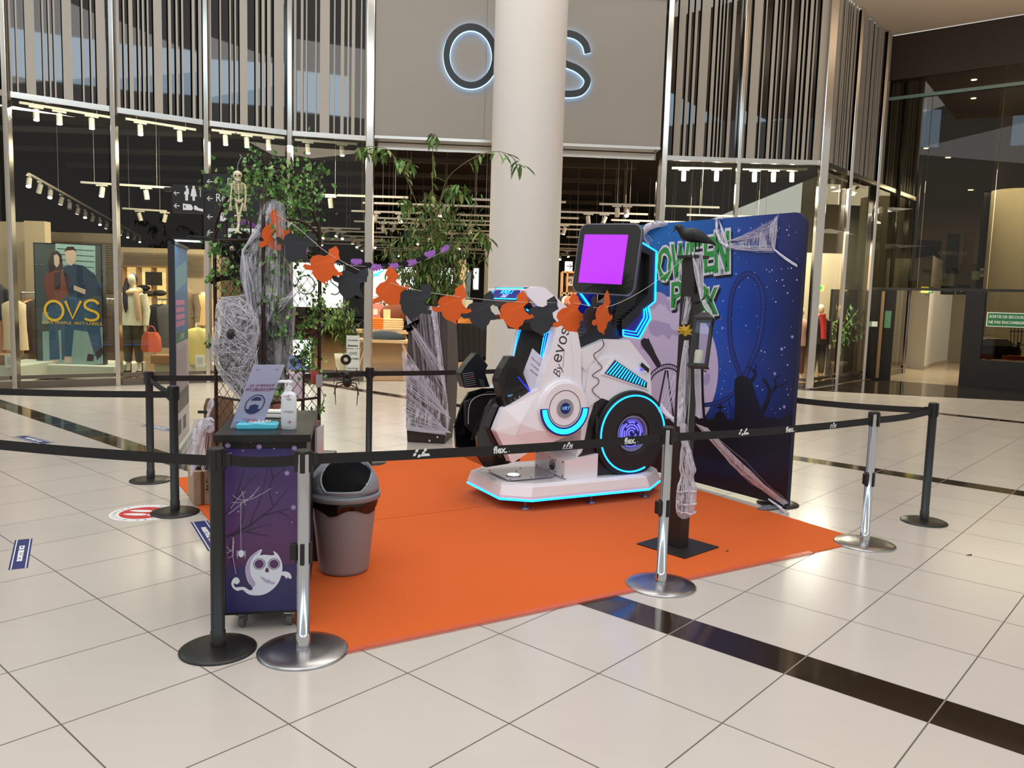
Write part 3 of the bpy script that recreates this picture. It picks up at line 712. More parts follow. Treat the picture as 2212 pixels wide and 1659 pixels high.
# poster stand
P0 = D(80, 795, 13.95); P1 = D(225, 795, 13.95)
fr = Fr(Vector((P0.x, 13.95, 0)), (1, .03, 0))
t = thing('advertising_panel', fr.p(.55, zp), 'tall poster of two people in denim with yellow OVS letters in the shop window', 'poster')
H0, H1 = fr.uv(80, 797)[1], fr.uv(80, 524)[1]; WP = fr.uv(224, 700)[0]
m = MB(); m.prism([fr.p(0, H0), fr.p(WP, H0), fr.p(WP, H1), fr.p(0, H1)], -fr.N * .12); m.build('casing', BLACKM, t)
m = MB(); pz = lambda x, y: fr.uv(x, y)
def shp(pts, mi, n): m.prism([fr.p(*pz(*q), n) for q in pts], -fr.N * .001, mi)
m.prism([fr.p(.02, H0 + .02, .006), fr.p(WP - .02, H0 + .02, .006), fr.p(WP - .02, H1 - .02, .006), fr.p(.02, H1 - .02, .006)], -fr.N * .005, 0)
shp([(120, 526), (206, 531), (207, 600), (122, 596)], 1, .008)
for i in range(5): shp([(124, 536 + i * 12), (204, 541 + i * 12), (204, 543 + i * 12), (124, 538 + i * 12)], 0, .0085)
shp([(92, 716), (222, 706), (223, 786), (94, 790)], 2, .008)
shp([(92, 674), (120, 674), (120, 698), (92, 700)], 2, .008)
# woman
shp([(112, 545), (124, 541), (134, 552), (137, 578), (130, 598), (108, 596), (105, 565)], 3, .010)
shp([(117, 552), (124, 549), (129, 556), (129, 570), (124, 578), (118, 572)], 4, .012)
shp([(98, 592), (120, 584), (140, 586), (150, 600), (146, 640), (130, 650), (104, 648), (96, 620)], 5, .011)
shp([(118, 590), (132, 586), (131, 624), (119, 626)], 3, .012)
shp([(104, 640), (146, 640), (150, 690), (142, 776), (134, 778), (132, 700), (126, 700), (130, 776), (108, 778), (106, 700)], 6, .010)
# man
shp([(140, 540), (150, 534), (162, 538), (166, 552), (164, 566), (154, 574), (144, 568)], 4, .012)
shp([(139, 544), (146, 533), (160, 533), (167, 545), (160, 540), (146, 541)], 3, .013)
shp([(136, 578), (156, 570), (182, 574), (206, 594), (220, 630), (218, 638), (204, 636), (190, 646), (150, 640), (142, 610)], 7, .011)
shp([(150, 640), (192, 642), (212, 660), (222, 760), (206, 770), (190, 716), (160, 712), (155, 770), (140, 772), (140, 690)], 6, .0105)
shp([(104, 778), (130, 776), (118, 790), (104, 790)], 4, .012); shp([(140, 770), (156, 770), (154, 784), (140, 784)], 4, .012); shp([(190, 764), (204, 766), (202, 780), (188, 780)], 3, .012); shp([(207, 762), (222, 750), (224, 764), (210, 778)], 3, .012)
shp([(160, 616), (186, 626), (184, 636), (160, 626)], 4, .013)
m.build('poster_print', [M('poster_bg', (74, 80, 78), .35), M('poster_light', (150, 178, 172), .35, nz=.15, ns=20), M('poster_ground', (140, 165, 160), .35, nz=.2, ns=60), M('poster_hair', (58, 46, 42), .4), M('poster_skin', (206, 176, 158), .4), M('poster_rust', (120, 66, 50), .4, nz=.2), M('poster_denim', (58, 88, 116), .4, nz=.2, ns=25), M('poster_navy', (40, 58, 78), .4, nz=.2)], t)
m = MB(); yl = []
a = pz(118, 671); stroke(fr, arc(a, .155, 0, 2 * PI, 40, .165), .044, .02, .003, m, 0)
stroke(fr, [pz(142, 650), pz(158, 688), pz(176, 650)], .044, .02, .003, m, 0)
sq = [(214, 657), (206, 650), (194, 649), (185, 655), (186, 664), (196, 670), (207, 674), (214, 682), (209, 690), (196, 692), (184, 688)]
stroke(fr, [tuple(q) for q in smooth_pts([pz(*q) for q in sq], 4)], .043, .02, .003, m, 0)
q = pz(158, 698); m.text('LOVE PEOPLE. NOT LABELS.', .066, fr.mat(q[0], q[1], .02), 0, offset=.001, sx=1.12, space=1.15)
m.build('lettering', M('poster_yellow', (245, 190, 60), .4), t)

# ------------------------------------------------------------------ mannequins
def mannequin(base, h, label, cols, head=True, hair=None, pose=0, coat=False, bag=None, scarf=None, long_=False):
    b = Vector(base); s = h / 1.75
    t = thing('mannequin', b, label, 'mannequin')
    P = lambda x, y, z: b + Vector((x * s, y * s, z * s))
    skin = M('mannequin_cream', (226, 208, 178), .35)
    m = MB()
    m.loft([[P(rx * math.cos(a), ry * math.sin(a), z) for a in [2 * PI * i / 14 for i in range(14)]] for rx, ry, z in ((.15, .1, .88), (.16, .11, .97), (.125, .09, 1.1), (.16, .11, 1.28), (.18, .1, 1.40), (.10, .08, 1.46), (.05, .05, 1.49), (.045, .045, 1.56))])
    if head: m.ball(P(0, -.01, 1.645), (.072 * s, .088 * s, .112 * s), 14)
    for sg_ in (-1, 1):
        m.tube([P(sg_ * .085, 0, .92), P(sg_ * .09, -.01, .5), P(sg_ * .1, 0.01, .08), P(sg_ * .105, -.08, .03)], [.088 * s, .058 * s, .036 * s, .03 * s], 10)
        m.tube([P(sg_ * .175, 0, 1.39), P(sg_ * .225, .02, 1.12), P(sg_ * .235, -.05, .88), P(sg_ * .235, -.07, .77)], [.05 * s, .04 * s, .03 * s, .022 * s], 8)
    m.build('body', skin, t)
    m = MB(); tp = cols[0]
    zb = .52 if long_ else .86
    m.loft([[P(rx * math.cos(a) * (1 + .03 * math.sin(5 * a + z * 9)), ry * math.sin(a), z) for a in [2 * PI * i / 18 for i in range(18)]] for rx, ry, z in ((.2, .15, zb), (.185, .14, .98), (.165, .125, 1.12), (.185, .135, 1.28), (.2, .12, 1.39), (.11, .09, 1.47), (.065, .06, 1.5))])
    for sg_ in (-1, 1):
        m.tube([P(sg_ * .17, 0, 1.40), P(sg_ * .23, .02, 1.12), P(sg_ * .24, -.05, .86)], [.075 * s, .062 * s, .048 * s], 10)
    m.build('top', tp, t)
    m = MB()
    for sg_ in (-1, 1):
        m.tube([P(sg_ * .08, 0, .94), P(sg_ * .09, -.01, .5), P(sg_ * .1, 0.0, .22)], [.11 * s, .085 * s, .06 * s], 12)
    m.build('trousers', cols[1], t)
    m = MB()
    for sg_ in (-1, 1):
        m.tube([P(sg_ * .1, .02, .2), P(sg_ * .1, .02, .05), P(sg_ * .105, -.12, .03)], [.045 * s, .045 * s, .035 * s], 10)
    m.build('boots', M('black_boots', (30, 25, 22), .5), t)
    m = MB(); m.cyl(P(0, .05, 0), P(0, .05, .012), .2 * s, n=20); m.build('stand', CHROME, t)
    if hair:
        m = MB(); m.ball(P(0, .02, 1.66), (.082 * s, .09 * s, .11 * s), 14)
        m.tube([P(-.06, -.02, 1.66), P(-.085, -.07, 1.5), P(-.07, -.13, 1.3), P(-.06, -.14, 1.15), P(-.07, -.12, 1.08)], [.05 * s, .05 * s, .045 * s, .035 * s, .01 * s], 8)
        m.build('hair', M('dark_hair', (34, 24, 20), .5), t)
    if scarf:
        m = MB(); m.tube([P(.12 * math.cos(a), .1 * math.sin(a), 1.45 + .03 * math.sin(a)) for a in [2 * PI * i / 14 for i in range(15)]], .05 * s, 8)
        m.tube([P(.1, -.1, 1.44), P(.15, -.15, 1.25), P(.17, -.15, .95)], [.05 * s, .05 * s, .045 * s], 8)
        m.build('scarf', scarf, t)
    return t, P
WOOLW = M('cream_wool', (220, 208, 178), .9, nz=.2, ns=50, bump=.3)
b = D(290, 808, 14.2)
tm, P_ = mannequin(b, 1.76, 'mannequin with long dark hair, cream sweater and beige scarf in the second shop window', (WOOLW, M('brown_check', (74, 66, 44), .9, nz=.3, ns=30)), True, True, scarf=M('beige_scarf', (188, 152, 110), .9, nz=.15, ns=30))
q = D(327, 738, 13.9)
t = thing('handbag', q, 'orange furry handbag hanging from the hand of the long-haired mannequin', 'bag')
m = MB(); m.loft([[q + Vector((x * w_, y * .07, z)) for x, y in ((-1, -1), (1, -1), (1.05, 0), (1, 1), (-1, 1), (-1.05, 0))] for w_, z in ((.13, -.18), (.16, -.1), (.14, .08), (.09, .16))]); m.build('bag_body', M('orange_fur', (196, 92, 62), .95, nz=.25, ns=60, bump=.5), t, bevel=.02)
m = MB(); m.tube([q + Vector((.07 * math.cos(a), 0, .15 + .12 * math.sin(a))) for a in [PI * i / 8 for i in range(9)]], .012, 6); m.build('handle', M('orange_leather', (180, 84, 56), .6), t)
tweed = M('brown_tweed', (122, 98, 74), .95, nz=.35, ns=40)
mannequin(D(402, 790, 15.4), 1.72, 'headless mannequin in a long brown tweed coat on the window plinth', (tweed, M('dark_wool', (40, 34, 30), .9)), False, long_=True)
mannequin(D(440, 790, 16.2), 1.66, 'mannequin in a camel jacket half hidden behind the steel post', (M('camel', (206, 164, 108), .9), M('cream_trousers', (214, 196, 160), .9)), False)
mannequin(D(-2, 795, 14.4), 1.75, 'mannequin in dark clothes at the far left edge of the leftmost window', (M('charcoal_knit', (38, 34, 34), .9), M('tan_skirt', (196, 140, 96), .9)), False, long_=False)
mannequin(D(1720, 826, 18.4), 1.72, 'mannequin in a pink puffer jacket beside the blue backdrop', (M('pink_puffer', (206, 150, 128), .6, nz=.1, bump=.4, bs=12), M('brown_leggings', (92, 50, 40), .8)), True)
mannequin(D(1762, 826, 18.0), 1.74, 'mannequin in a black top with a red sleeve behind the receding window', (M('black_top', (26, 24, 26), .7), M('black_trousers', (22, 22, 24), .7)), True)
q = D(1779, 708, 17.8); m = MB(); m.tube([q + Vector((-.05, 0, .3)), q + Vector((0, 0, .05)), q + Vector((0, -.05, -.25))], [.075, .07, .06], 8)
o = m.build('red_jacket', M('red_cloth', (196, 40, 34), .7)); tag(o, 'red jacket draped on the arm of the black-dressed mannequin', 'jacket')
# jeans torso deep in the shop
q = D(1002, 650, 24); m = MB(); m.box((q.x, q.y + .1, (q.z + .04) / 2), (.5, .4, q.z + .04)); tag(m.build('display_stand', WPL), 'tall white pedestal under the jeans mannequin', 'stand')
t = thing('half_mannequin', q, 'lower-body mannequin wearing light jeans seen through the entrance', 'mannequin')
m = MB()
for s_ in (-1, 1): m.tube([q + Vector((s_ * .09, 0, .85)), q + Vector((s_ * .1, 0, .4)), q + Vector((s_ * .1, 0, .05))], [.12, .09, .07], 10)
m.build('jeans', M('light_denim', (98, 120, 130), .9), t)
m = MB(); m.cyl(q + Vector((0, 0, .85)), q + Vector((0, 0, .98)), .14, .12); m.build('body', M('white_torso', (230, 226, 214), .5), t)
_q = D(952, 700, 21.5); mannequin((_q.x, _q.y, .02), 2.0, 'mannequin in a peach top behind the bamboo in the planter', (M('peach_top', (226, 132, 100), .9), M('peach_trousers', (214, 120, 92), .9)), True)

# ------------------------------------------------------------------ garments
def garment(top, h, w, mat, label, group=None, rz=0.0, name='hanging_garment', d=.09):
    """garment on a hanger, hook at top"""
    top = Vector(top); t = thing(name, top, label, 'garment', group)
    R = Matrix.Rotation(rz, 4, 'Z')
    m = MB(); rg = []
    for z, ww, dd in ((-.06, .06, .4), (-.09, .5, .7), (-.14, .92, 1), (-.3, .95, 1), (-h * .6, .88, 1.1), (-h, 1.0, 1.25)):
        rg.append([top + R @ Vector((ww * w / 2 * math.cos(a) * (1 + .06 * math.sin(3 * a + z * 7)), dd * d * math.sin(a) * (1 + .25 * math.sin(6 * a)), z)) for a in [2 * PI * i / 14 for i in range(14)]])
    m.loft(rg); m.build('cloth', mat, t)
    m = MB(); m.tube([top + Vector((0, 0, -.07)), top, top + R @ Vector((.02, 0, .03)), top + R @ Vector((.03, 0, 0))], .005, 5); m.build('hanger', CHROME, t)
    return t
def rail(a, b, z, label, legs=True):
    a = Vector(a); b = Vector(b); t = thing('clothes_rail', Vector((a.x, a.y, 0)), label, 'clothes rail')
    m = MB(); m.tube([(a.x, a.y, z), (b.x, b.y, z)], .015, 8); m.build('bar', CHROME, t)
    for q in (a, b):
        m = MB(); m.tube([(q.x, q.y, z), (q.x, q.y, .03)], .015, 8); m.build('leg', CHROME, t)
    return t
# left window garments
TAN = M('tan_coat', (206, 160, 108), .9, nz=.1); DKB = M('dark_brown_coat', (52, 38, 30), .9); BRN = M('brown_cloth', (116, 78, 50), .9)
gl = [((52, 640), TAN, 'tan coat hanging left of the fashion poster, nearest the steel post'), ((60, 638), BRN, 'brown coat hanging between the tan coat and the poster'), ((68, 640), TAN, 'second tan coat on the rail beside the poster edge'), ((76, 640), DKB, 'dark brown coat nearest the poster on the left rail')]
a = D(46, 634, 14.9); b = D(86, 634, 15.1); rail(a, b, a.z + .02, 'chrome clothes rail left of the fashion poster')
for (px, py), mt, lb in gl: garment(D(px, py, 15.0) + Vector((0, 0, .0)), 1.05, .5, mt, lb, rz=1.25)
gl = [((232, 650), DKB, 'dark coat on the rail right of the poster'), ((240, 652), M('charcoal_cloth', (36, 36, 40), .9), 'charcoal coat on the rail right of the poster'), ((248, 654), DKB, 'dark brown jacket beside the second steel post')]
a = D(226, 646, 16.4); b = D(256, 648, 16.6); rail(a, b, a.z, 'chrome clothes rail between the poster and the second steel post')
for (px, py), mt, lb in gl: garment(D(px, py, 16.4), 1.0, .5, mt, lb, rz=1.2)
garment(D(30, 640, 14.3), .95, .42, M('cream_knit', (214, 186, 150), .9), 'cream garment hanging in the leftmost shop window', rz=.2)
garment(D(426, 700, 15.0), .75, .5, M('yellow_knit', (206, 184, 112), .9), 'pale yellow sweater hanging beside the tweed coat mannequin', rz=.1)
garment(D(452, 700, 15.6), .7, .45, M('ochre_knit', (196, 170, 100), .9), 'ochre sweater half hidden by the third steel post', rz=.1)
for i, px in enumerate((338, 350, 362)): garment(D(px, 650, 16.5), .95, .45, [M('navy_cloth', (26, 26, 34), .9), M('black_cloth', (18, 17, 18), .9), M('grey_cloth', (70, 66, 62), .9)][i], ['navy jacket behind the furry handbag', 'black jacket between navy and grey ones behind the handbag', 'grey jacket just left of the roll-up banner'][i], rz=.6)
a = D(332, 646, 16.5); b = D(368, 646, 16.5); rail(a, b, a.z, 'clothes rail behind the long-haired mannequin')
# black garments by the planter
BKC = M('black_wool', (17, 15, 15), .95)
a = D(972, 675, 17.6); b = D(1075, 676, 18.6); rail(a, b, a.z, 'chrome clothes rail full of black coats beside the column')
for i in range(9):
    p = a + (b - a) * (i + .5) / 9; garment((p.x, p.y, a.z), .98 + .05 * (i % 3), .5, BKC, '%s black coat from the left on the rail between planter and column' % ORD[i], 'black coats on the rail', rz=1.1, name='hanging_coat', d=.1)
garment(D(1010, 668, 17.2), .3, .4, M('mustard_cloth', (190, 116, 40), .9), 'mustard scarf draped over the rail of black coats', rz=.2)
# wooden wardrobe right of column
a = D(1207, 800, 19.5); b = D(1290, 590, 19.5)
t = thing('wooden_wardrobe', Vector((a.x, 19.5, 0)), 'open light-wood wardrobe right of the white column', 'wardrobe')
m = MB()
for x in (a.x, (a.x + b.x) / 2 - .3, b.x): m.box((x, 19.6, b.z / 2), (.04, .5, b.z))
for z in (.05, b.z - .5, b.z): m.box(((a.x + b.x) / 2, 19.6, z), (b.x - a.x, .5, .04))
m.build('frame', M('light_wood', (206, 158, 100), .5, nz=.1), t)
m = MB(); m.box(((a.x + b.x) / 2, 19.85, b.z / 2), (b.x - a.x, .02, b.z)); m.build('back_board', M('wood_back', (150, 112, 70), .6), t)
wpanel('framed_picture', 1221, 597, 1242, 617, 19.5, (222, 210, 190), 'white framed picture on the upper wardrobe shelf', 'picture', txt=['PJ'], tc=(60, 50, 44), ts=.12)
for i, (px, c_) in enumerate([(1216, (40, 34, 32)), (1222, (226, 214, 196)), (1228, (206, 120, 86)), (1234, (216, 128, 94))]):
    garment(D(px, 634, 19.3), .42, .36, M('wardrobe_cloth_%d' % i, c_, .9), ['black garment in the wardrobe, leftmost', 'white garment in the wardrobe beside the black one', 'peach garment in the wardrobe, third from left', 'peach garment in the wardrobe nearest the monitor'][i], rz=1.0)
o = wpanel('arrow_sign', 1221, 565, 1237, 585, 21, (226, 236, 240), 'white backlit sign with a black right arrow hanging in the shop', 'sign', emit=(220, 236, 240), es=.8, th=.25)
q = D(1230, 575, 20.99); m = MB(); f2 = Fr(Vector((q.x, 20.985, q.z)), (1, 0, 0)); stroke(f2, [(-.07, 0), (.07, 0)], .02, .002, .002, m); stroke(f2, [(0, .06), (.07, 0), (0, -.06)], .02, .002, .002, m); m.build('arrow', BLACKP, o)

# ------------------------------------------------------------------ screens
def led(x0, y0, x1, y1, Y, label, ovs=False, splash=False, es=1.7):
    a = D(x0, y1, Y); b = D(x1, y0, Y); t = thing('led_screen', (a + b) / 2, label, 'screen')
    m = MB(); m.box(((a.x + b.x) / 2, Y + .06, (a.z + b.z) / 2), (b.x - a.x + .06, .1, b.z - a.z + .06)); m.build('housing', BLACKP, t)
    m = MB(); m.box(((a.x + b.x) / 2, Y, (a.z + b.z) / 2), (b.x - a.x, .02, b.z - a.z)); m.build('display', M('screen_white', (240, 246, 255), .4, emit=(235, 243, 255), es=es), t)
    f = Fr(Vector((a.x, Y - .012, a.z)), (1, 0, 0)); W_, H_ = b.x - a.x, b.z - a.z
    if ovs:
        m = MB(); stroke(f, arc((W_ * .27, H_ * .5), H_ * .2, 0, 2 * PI, 30, H_ * .21), .035, .002, .001, m)
        stroke(f, [(W_ * .47, H_ * .7), (W_ * .6, H_ * .3), (W_ * .73, H_ * .7)], .035, .002, .001, m)
        s0 = [(.13, .15), (.05, .21), (-.06, .2), (-.1, .1), (0, .02), (.09, -.04), (.12, -.13), (.03, -.2), (-.1, -.18)]
        stroke(f, [tuple(q) for q in smooth_pts([(W_ * .84 + x_ * H_ * .9, H_ * .5 + y_ * H_) for x_, y_ in s0], 4)], .035, .002, .001, m)
        m.build('lettering', M('screen_letters', (60, 72, 84), .5), t)
    if splash:
        m = MB(); m.poly([f.p(W_ * x_, H_ * y_, .002) for x_, y_ in ((.02, .72), (.1, .8), (.25, .86), (.42, .97), (.46, .9), (.3, .8), (.34, .74), (.12, .68))]); m.build('picture', M('screen_blue', (60, 180, 240), .5, emit=(60, 180, 240), es=1.4), t)
led(632, 570, 741, 662, 20.0, 'large white lit screen showing OVS, seen behind the ivy arbor', True)
led(796, 582, 868, 640, 22.5, 'white lit screen with a blue splash left of the planter', splash=True)
led(872, 578, 898, 640, 22.5, 'narrow white lit screen just left of the bamboo')
led(1022, 580, 1034, 625, 25, 'narrow vertical light panel beside the lower-body mannequin')
led(938, 580, 978, 612, 26, 'small white lit panel right of the bamboo')
led(600, 735, 672, 800, 17.5, 'low white lit board seen through the arbor lattice', es=1.1)
# product wall: rows of small white boxes
t = thing('product_wall', D(835, 655, 22.4), 'white product wall filled with rows of small boxes behind the folded clothes', 'display wall')
a = D(797, 672, 22.4); b = D(884, 644, 22.4)
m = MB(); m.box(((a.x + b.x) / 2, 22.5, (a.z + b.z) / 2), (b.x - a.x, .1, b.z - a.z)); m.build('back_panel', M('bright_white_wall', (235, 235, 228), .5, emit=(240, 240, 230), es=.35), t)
for r_ in range(3):
    m = MB(); z_ = a.z + (r_ + .2) * (b.z - a.z) / 3
    for i in range(12): m.box((a.x + (i + .5) * (b.x - a.x) / 12, 22.4, z_ + .03), ((b.x - a.x) / 17, .05, .07 + .02 * ((i * 7 + r_) % 3)), (i + r_) % 3)
    m.build('product_row', [M('prod_white', (230, 226, 220), .5), M('prod_red', (150, 70, 60), .5), M('prod_dark', (60, 56, 60), .5)], t)
# display table with folded clothes
q = D(835, 770, 18.0)
def table(cx, Y, z, w, d, label, mat):
    t = thing('display_table', (cx, Y, 0), label, 'table'); m = MB(); m.box((cx, Y, z - .03), (w, d, .06)); m.build('tabletop', mat, t)
    for sx_ in (-1, 1):
        for sy_ in (-1, 1):
            m = MB(); m.tube([(cx + sx_ * (w / 2 - .2), Y + sy_ * (d / 2 - .1), z - .06), (cx + sx_ * (w / 2 - .02), Y + sy_ * (d / 2 - .08), 0.02)], .035, 6); m.build('leg', mat, t)
    return t
LW_ = M('pale_wood', (200, 168, 124), .5, nz=.1)
zt1 = D(835, 733, 17.5).z; zt2 = D(835, 716, 18.3).z
table(D(832, 733, 17.5).x, 17.5, zt1, 1.25, .7, 'lower pale wood trestle table with dark jeans left of the planter', LW_)
table(D(825, 716, 18.5).x, 18.5, zt2 + .02, 1.35, .7, 'taller pale wood table with folded sweaters left of the planter', LW_)
def folded(px, py, Y, z, w, n, cols, lab, grp):
    c = D(px, py, Y)
    for i in range(n):
        m = MB(); hh = .05
        rg = []
        for zz, ss in ((0, .92), (.012, 1.0), (hh - .012, 1.0), (hh, .9)):
            rg.append([(c.x + w / 2 * ss * sx_ + rnd(-.01, .01), Y + .16 * ss * sy_, z + i * hh + zz) for sx_, sy_ in ((-1, -1), (-.3, -1.04), (.4, -1), (1, -1), (1, 1), (-1, 1))])
        m.loft(rg, sm=False)
        o = m.build('folded_garment', cols); tag(o, lab % ['lowest', 'second from the bottom', 'middle', 'second from the top', 'topmost'][i], 'folded clothing', grp)
OR_ = M('orange_knit', (214, 116, 34), .9, nz=.15, ns=30); CRM = M('cream_knit_b', (226, 190, 136), .9, nz=.12, ns=30)
zq = zt2 + .05
folded(812, 705, 18.3, zq, .42, 5, OR_, 'folded orange sweater on the shop table, %s of its pile', 'orange sweaters folded on the table')
folded(850, 705, 18.3, zq, .42, 5, CRM, 'folded cream sweater on the shop table, %s of its pile', 'cream sweaters folded on the table')
q = D(835, 728, 17.4)
m = MB(); 
m.loft([[Vector((q.x - .05 + .42 * s_ * math.cos(a) * (1 + .12 * math.sin(4 * a)), 17.45 + .2 * s_ * math.sin(a), zt1 + z_)) for a in [2 * PI * i / 20 for i in range(20)]] for s_, z_ in ((1, 0), (1.02, .05), (.8, .12), (.5, .17), (.2, .18))])
o = m.build('folded_jeans', M('dark_denim', (46, 56, 62), .9, nz=.3, ns=12, bump=.6)); tag(o, 'crumpled pile of dark grey jeans on the lower shop table', 'jeans')
# bags
q = D(811, 672, 18.6); m = MB(); m.loft([[q + Vector((x * w_, y * .1, z)) for x, y in ((-1, -1), (1, -1), (1, 1), (-1, 1))] for w_, z in ((.19, -.15), (.21, 0), (.2, .12), (.14, .17))], sm=False); m.box(q + Vector((.02, -.105, -.02)), (.1, .01, .13), 1)
m.tube([q + Vector((.09 * math.cos(a), -.0, .15 + .08 * math.sin(a))) for a in [PI * i / 8 for i in range(9)]], .01, 6, 0)
o = m.build('handbag', [M('dusty_pink_bag', (190, 122, 108), .6), M('bag_label', (220, 208, 196), .6)], bevel=.015); tag(o, 'dusty pink handbag on the shelf above the folded sweaters', 'bag')
q = D(852, 678, 18.5); m = MB(); m.ball(q, (.34, .2, .22), 16); m.box(q + Vector((-.14, -.17, 0)), (.16, .06, .2), 1); o = m.build('duffel_bag', [M('leopard_fabric', (110, 56, 28), .8, nz=.7, ns=60), CRM]); tag(o, 'round leopard print bag left of the planter', 'bag')
# low tables in bright light right of entrance floor
q = D(1047, 830, 17.3); t = thing('display_stand', q, 'slim white lit pedestal stand between the planter and the column', 'stand')
q = D(973, 812, 16.8); m = MB(); m.cyl((q.x, 16.8, .02), (q.x, 16.8, .05), .12); m.build('base', WPL, t); m = MB(); m.cyl((q.x, 16.8, .05), (q.x, 16.8, .55), .03, .02); m.build('post', M('lit_post', (255, 250, 235), .5, emit=(255, 246, 225), es=2), t)
# notices on glass beside corner post
fq = vplane(MUL[4], MUL[5])
for x0, y0, x1, y1, tx, lb in ((748, 725, 777, 752, ['Gentilezza', 'Bienvenue'], 'upper white notice stuck on the glass beside the entrance'), (748, 754, 777, 800, ['OVS', 'PRINTEMPS'], 'lower white notice with small icons on the glass beside the entrance')):
    a = fq.uv(x0, y1); b = fq.uv(x1, y0); m = MB(); m.prism([fq.p(a[0], a[1], .01), fq.p(b[0], a[1], .01), fq.p(b[0], b[1], .01), fq.p(a[0], b[1], .01)], -fq.N * .004)
    for i, s_ in enumerate(tx): m.text(s_, .045 if len(s_) > 3 else .08, fq.mat((a[0] + b[0]) / 2, b[1] - .09 - i * .1, .012), 1, offset=.001)
    for i in range(6): m.prism([fq.p(a[0] + .03 + i * .032, a[1] + .03, .012), fq.p(a[0] + .05 + i * .032, a[1] + .03, .012), fq.p(a[0] + .05 + i * .032, a[1] + .05, .012), fq.p(a[0] + .03 + i * .032, a[1] + .05, .012)], -fq.N * .001, 1)
    o = m.build('notice', [M('notice_paper', (205, 208, 204), .6), M('notice_ink', (50, 54, 56), .6)]); tag(o, lb, 'notice')
# framed cards on plinths
for (px, py, Y, lb) in ((22, 780, 13.0, 'white information card standing on the leftmost plinth'), (432, 780, 14.7, 'white information card standing on the plinth left of the arbor')):
    q = D(px, py, Y); m = MB(); m.box(q, (.16, .02, .22)); m.tube([q + Vector((0, 0, .09)), q + Vector((.05, .06, -.11))], .006); 
    for i in range(4): m.box(q + Vector((0, -.011, .05 - i * .03)), (.1, .002, .004), 1)
    o = m.build('info_card', [M('card_white', (230, 230, 224), .5), M('notice_ink', (50, 54, 56), .6)]); tag(o, lb, 'card')
for px, Y, lb in ((-10, 13.2, 'brown wooden crate on the leftmost plinth'), (370, 15.0, 'brown wooden crate under the tweed coat mannequin')):
    q = D(px, 785, Y); m = MB(); m.box((q.x, Y, q.z + .08), (.6, .4, .16)); o = m.build('crate', SHELF, bevel=.008); tag(o, lb, 'crate')
# ------------------------------------------------------------------ carpet
K1 = Vector((-.82, 3.52, 0)); cu_ = Vector((.849, .528, 0)); cv_ = Vector((-.528, .849, 0))
CARP = M('orange_carpet', (208, 96, 44), 0.95, nz=.07, ns=260, bump=.25, bs=900, spec=.15)
for i, lb in ((0, 'bright orange exhibition carpet strip nearest the camera, under the bin'), (1, 'bright orange exhibition carpet strip at the back, under the simulator')):
    a = K1 + cv_ * (2.0 * i + (.004 if i else 0)); m = MB(); m.prism([a + Vector((0, 0, .0)), a + cu_ * 4, a + cu_ * 4 + cv_ * 1.996, a + cv_ * 1.996], (0, 0, .006))
    tag(m.build('orange_carpet', CARP), lb, 'carpet')
m = MB(); a = K1 + cu_ * .1 - cv_ * .02; m.prism([a, a + cu_ * 3.3, a + cu_ * 3.3 + cv_ * .05, a + cv_ * .05], (0, 0, .0085)); tag(m.build('adhesive_tape', M('clear_tape', (226, 120, 100), .25, alpha=.35)), 'strip of shiny translucent tape along the front edge of the orange carpet', 'tape')

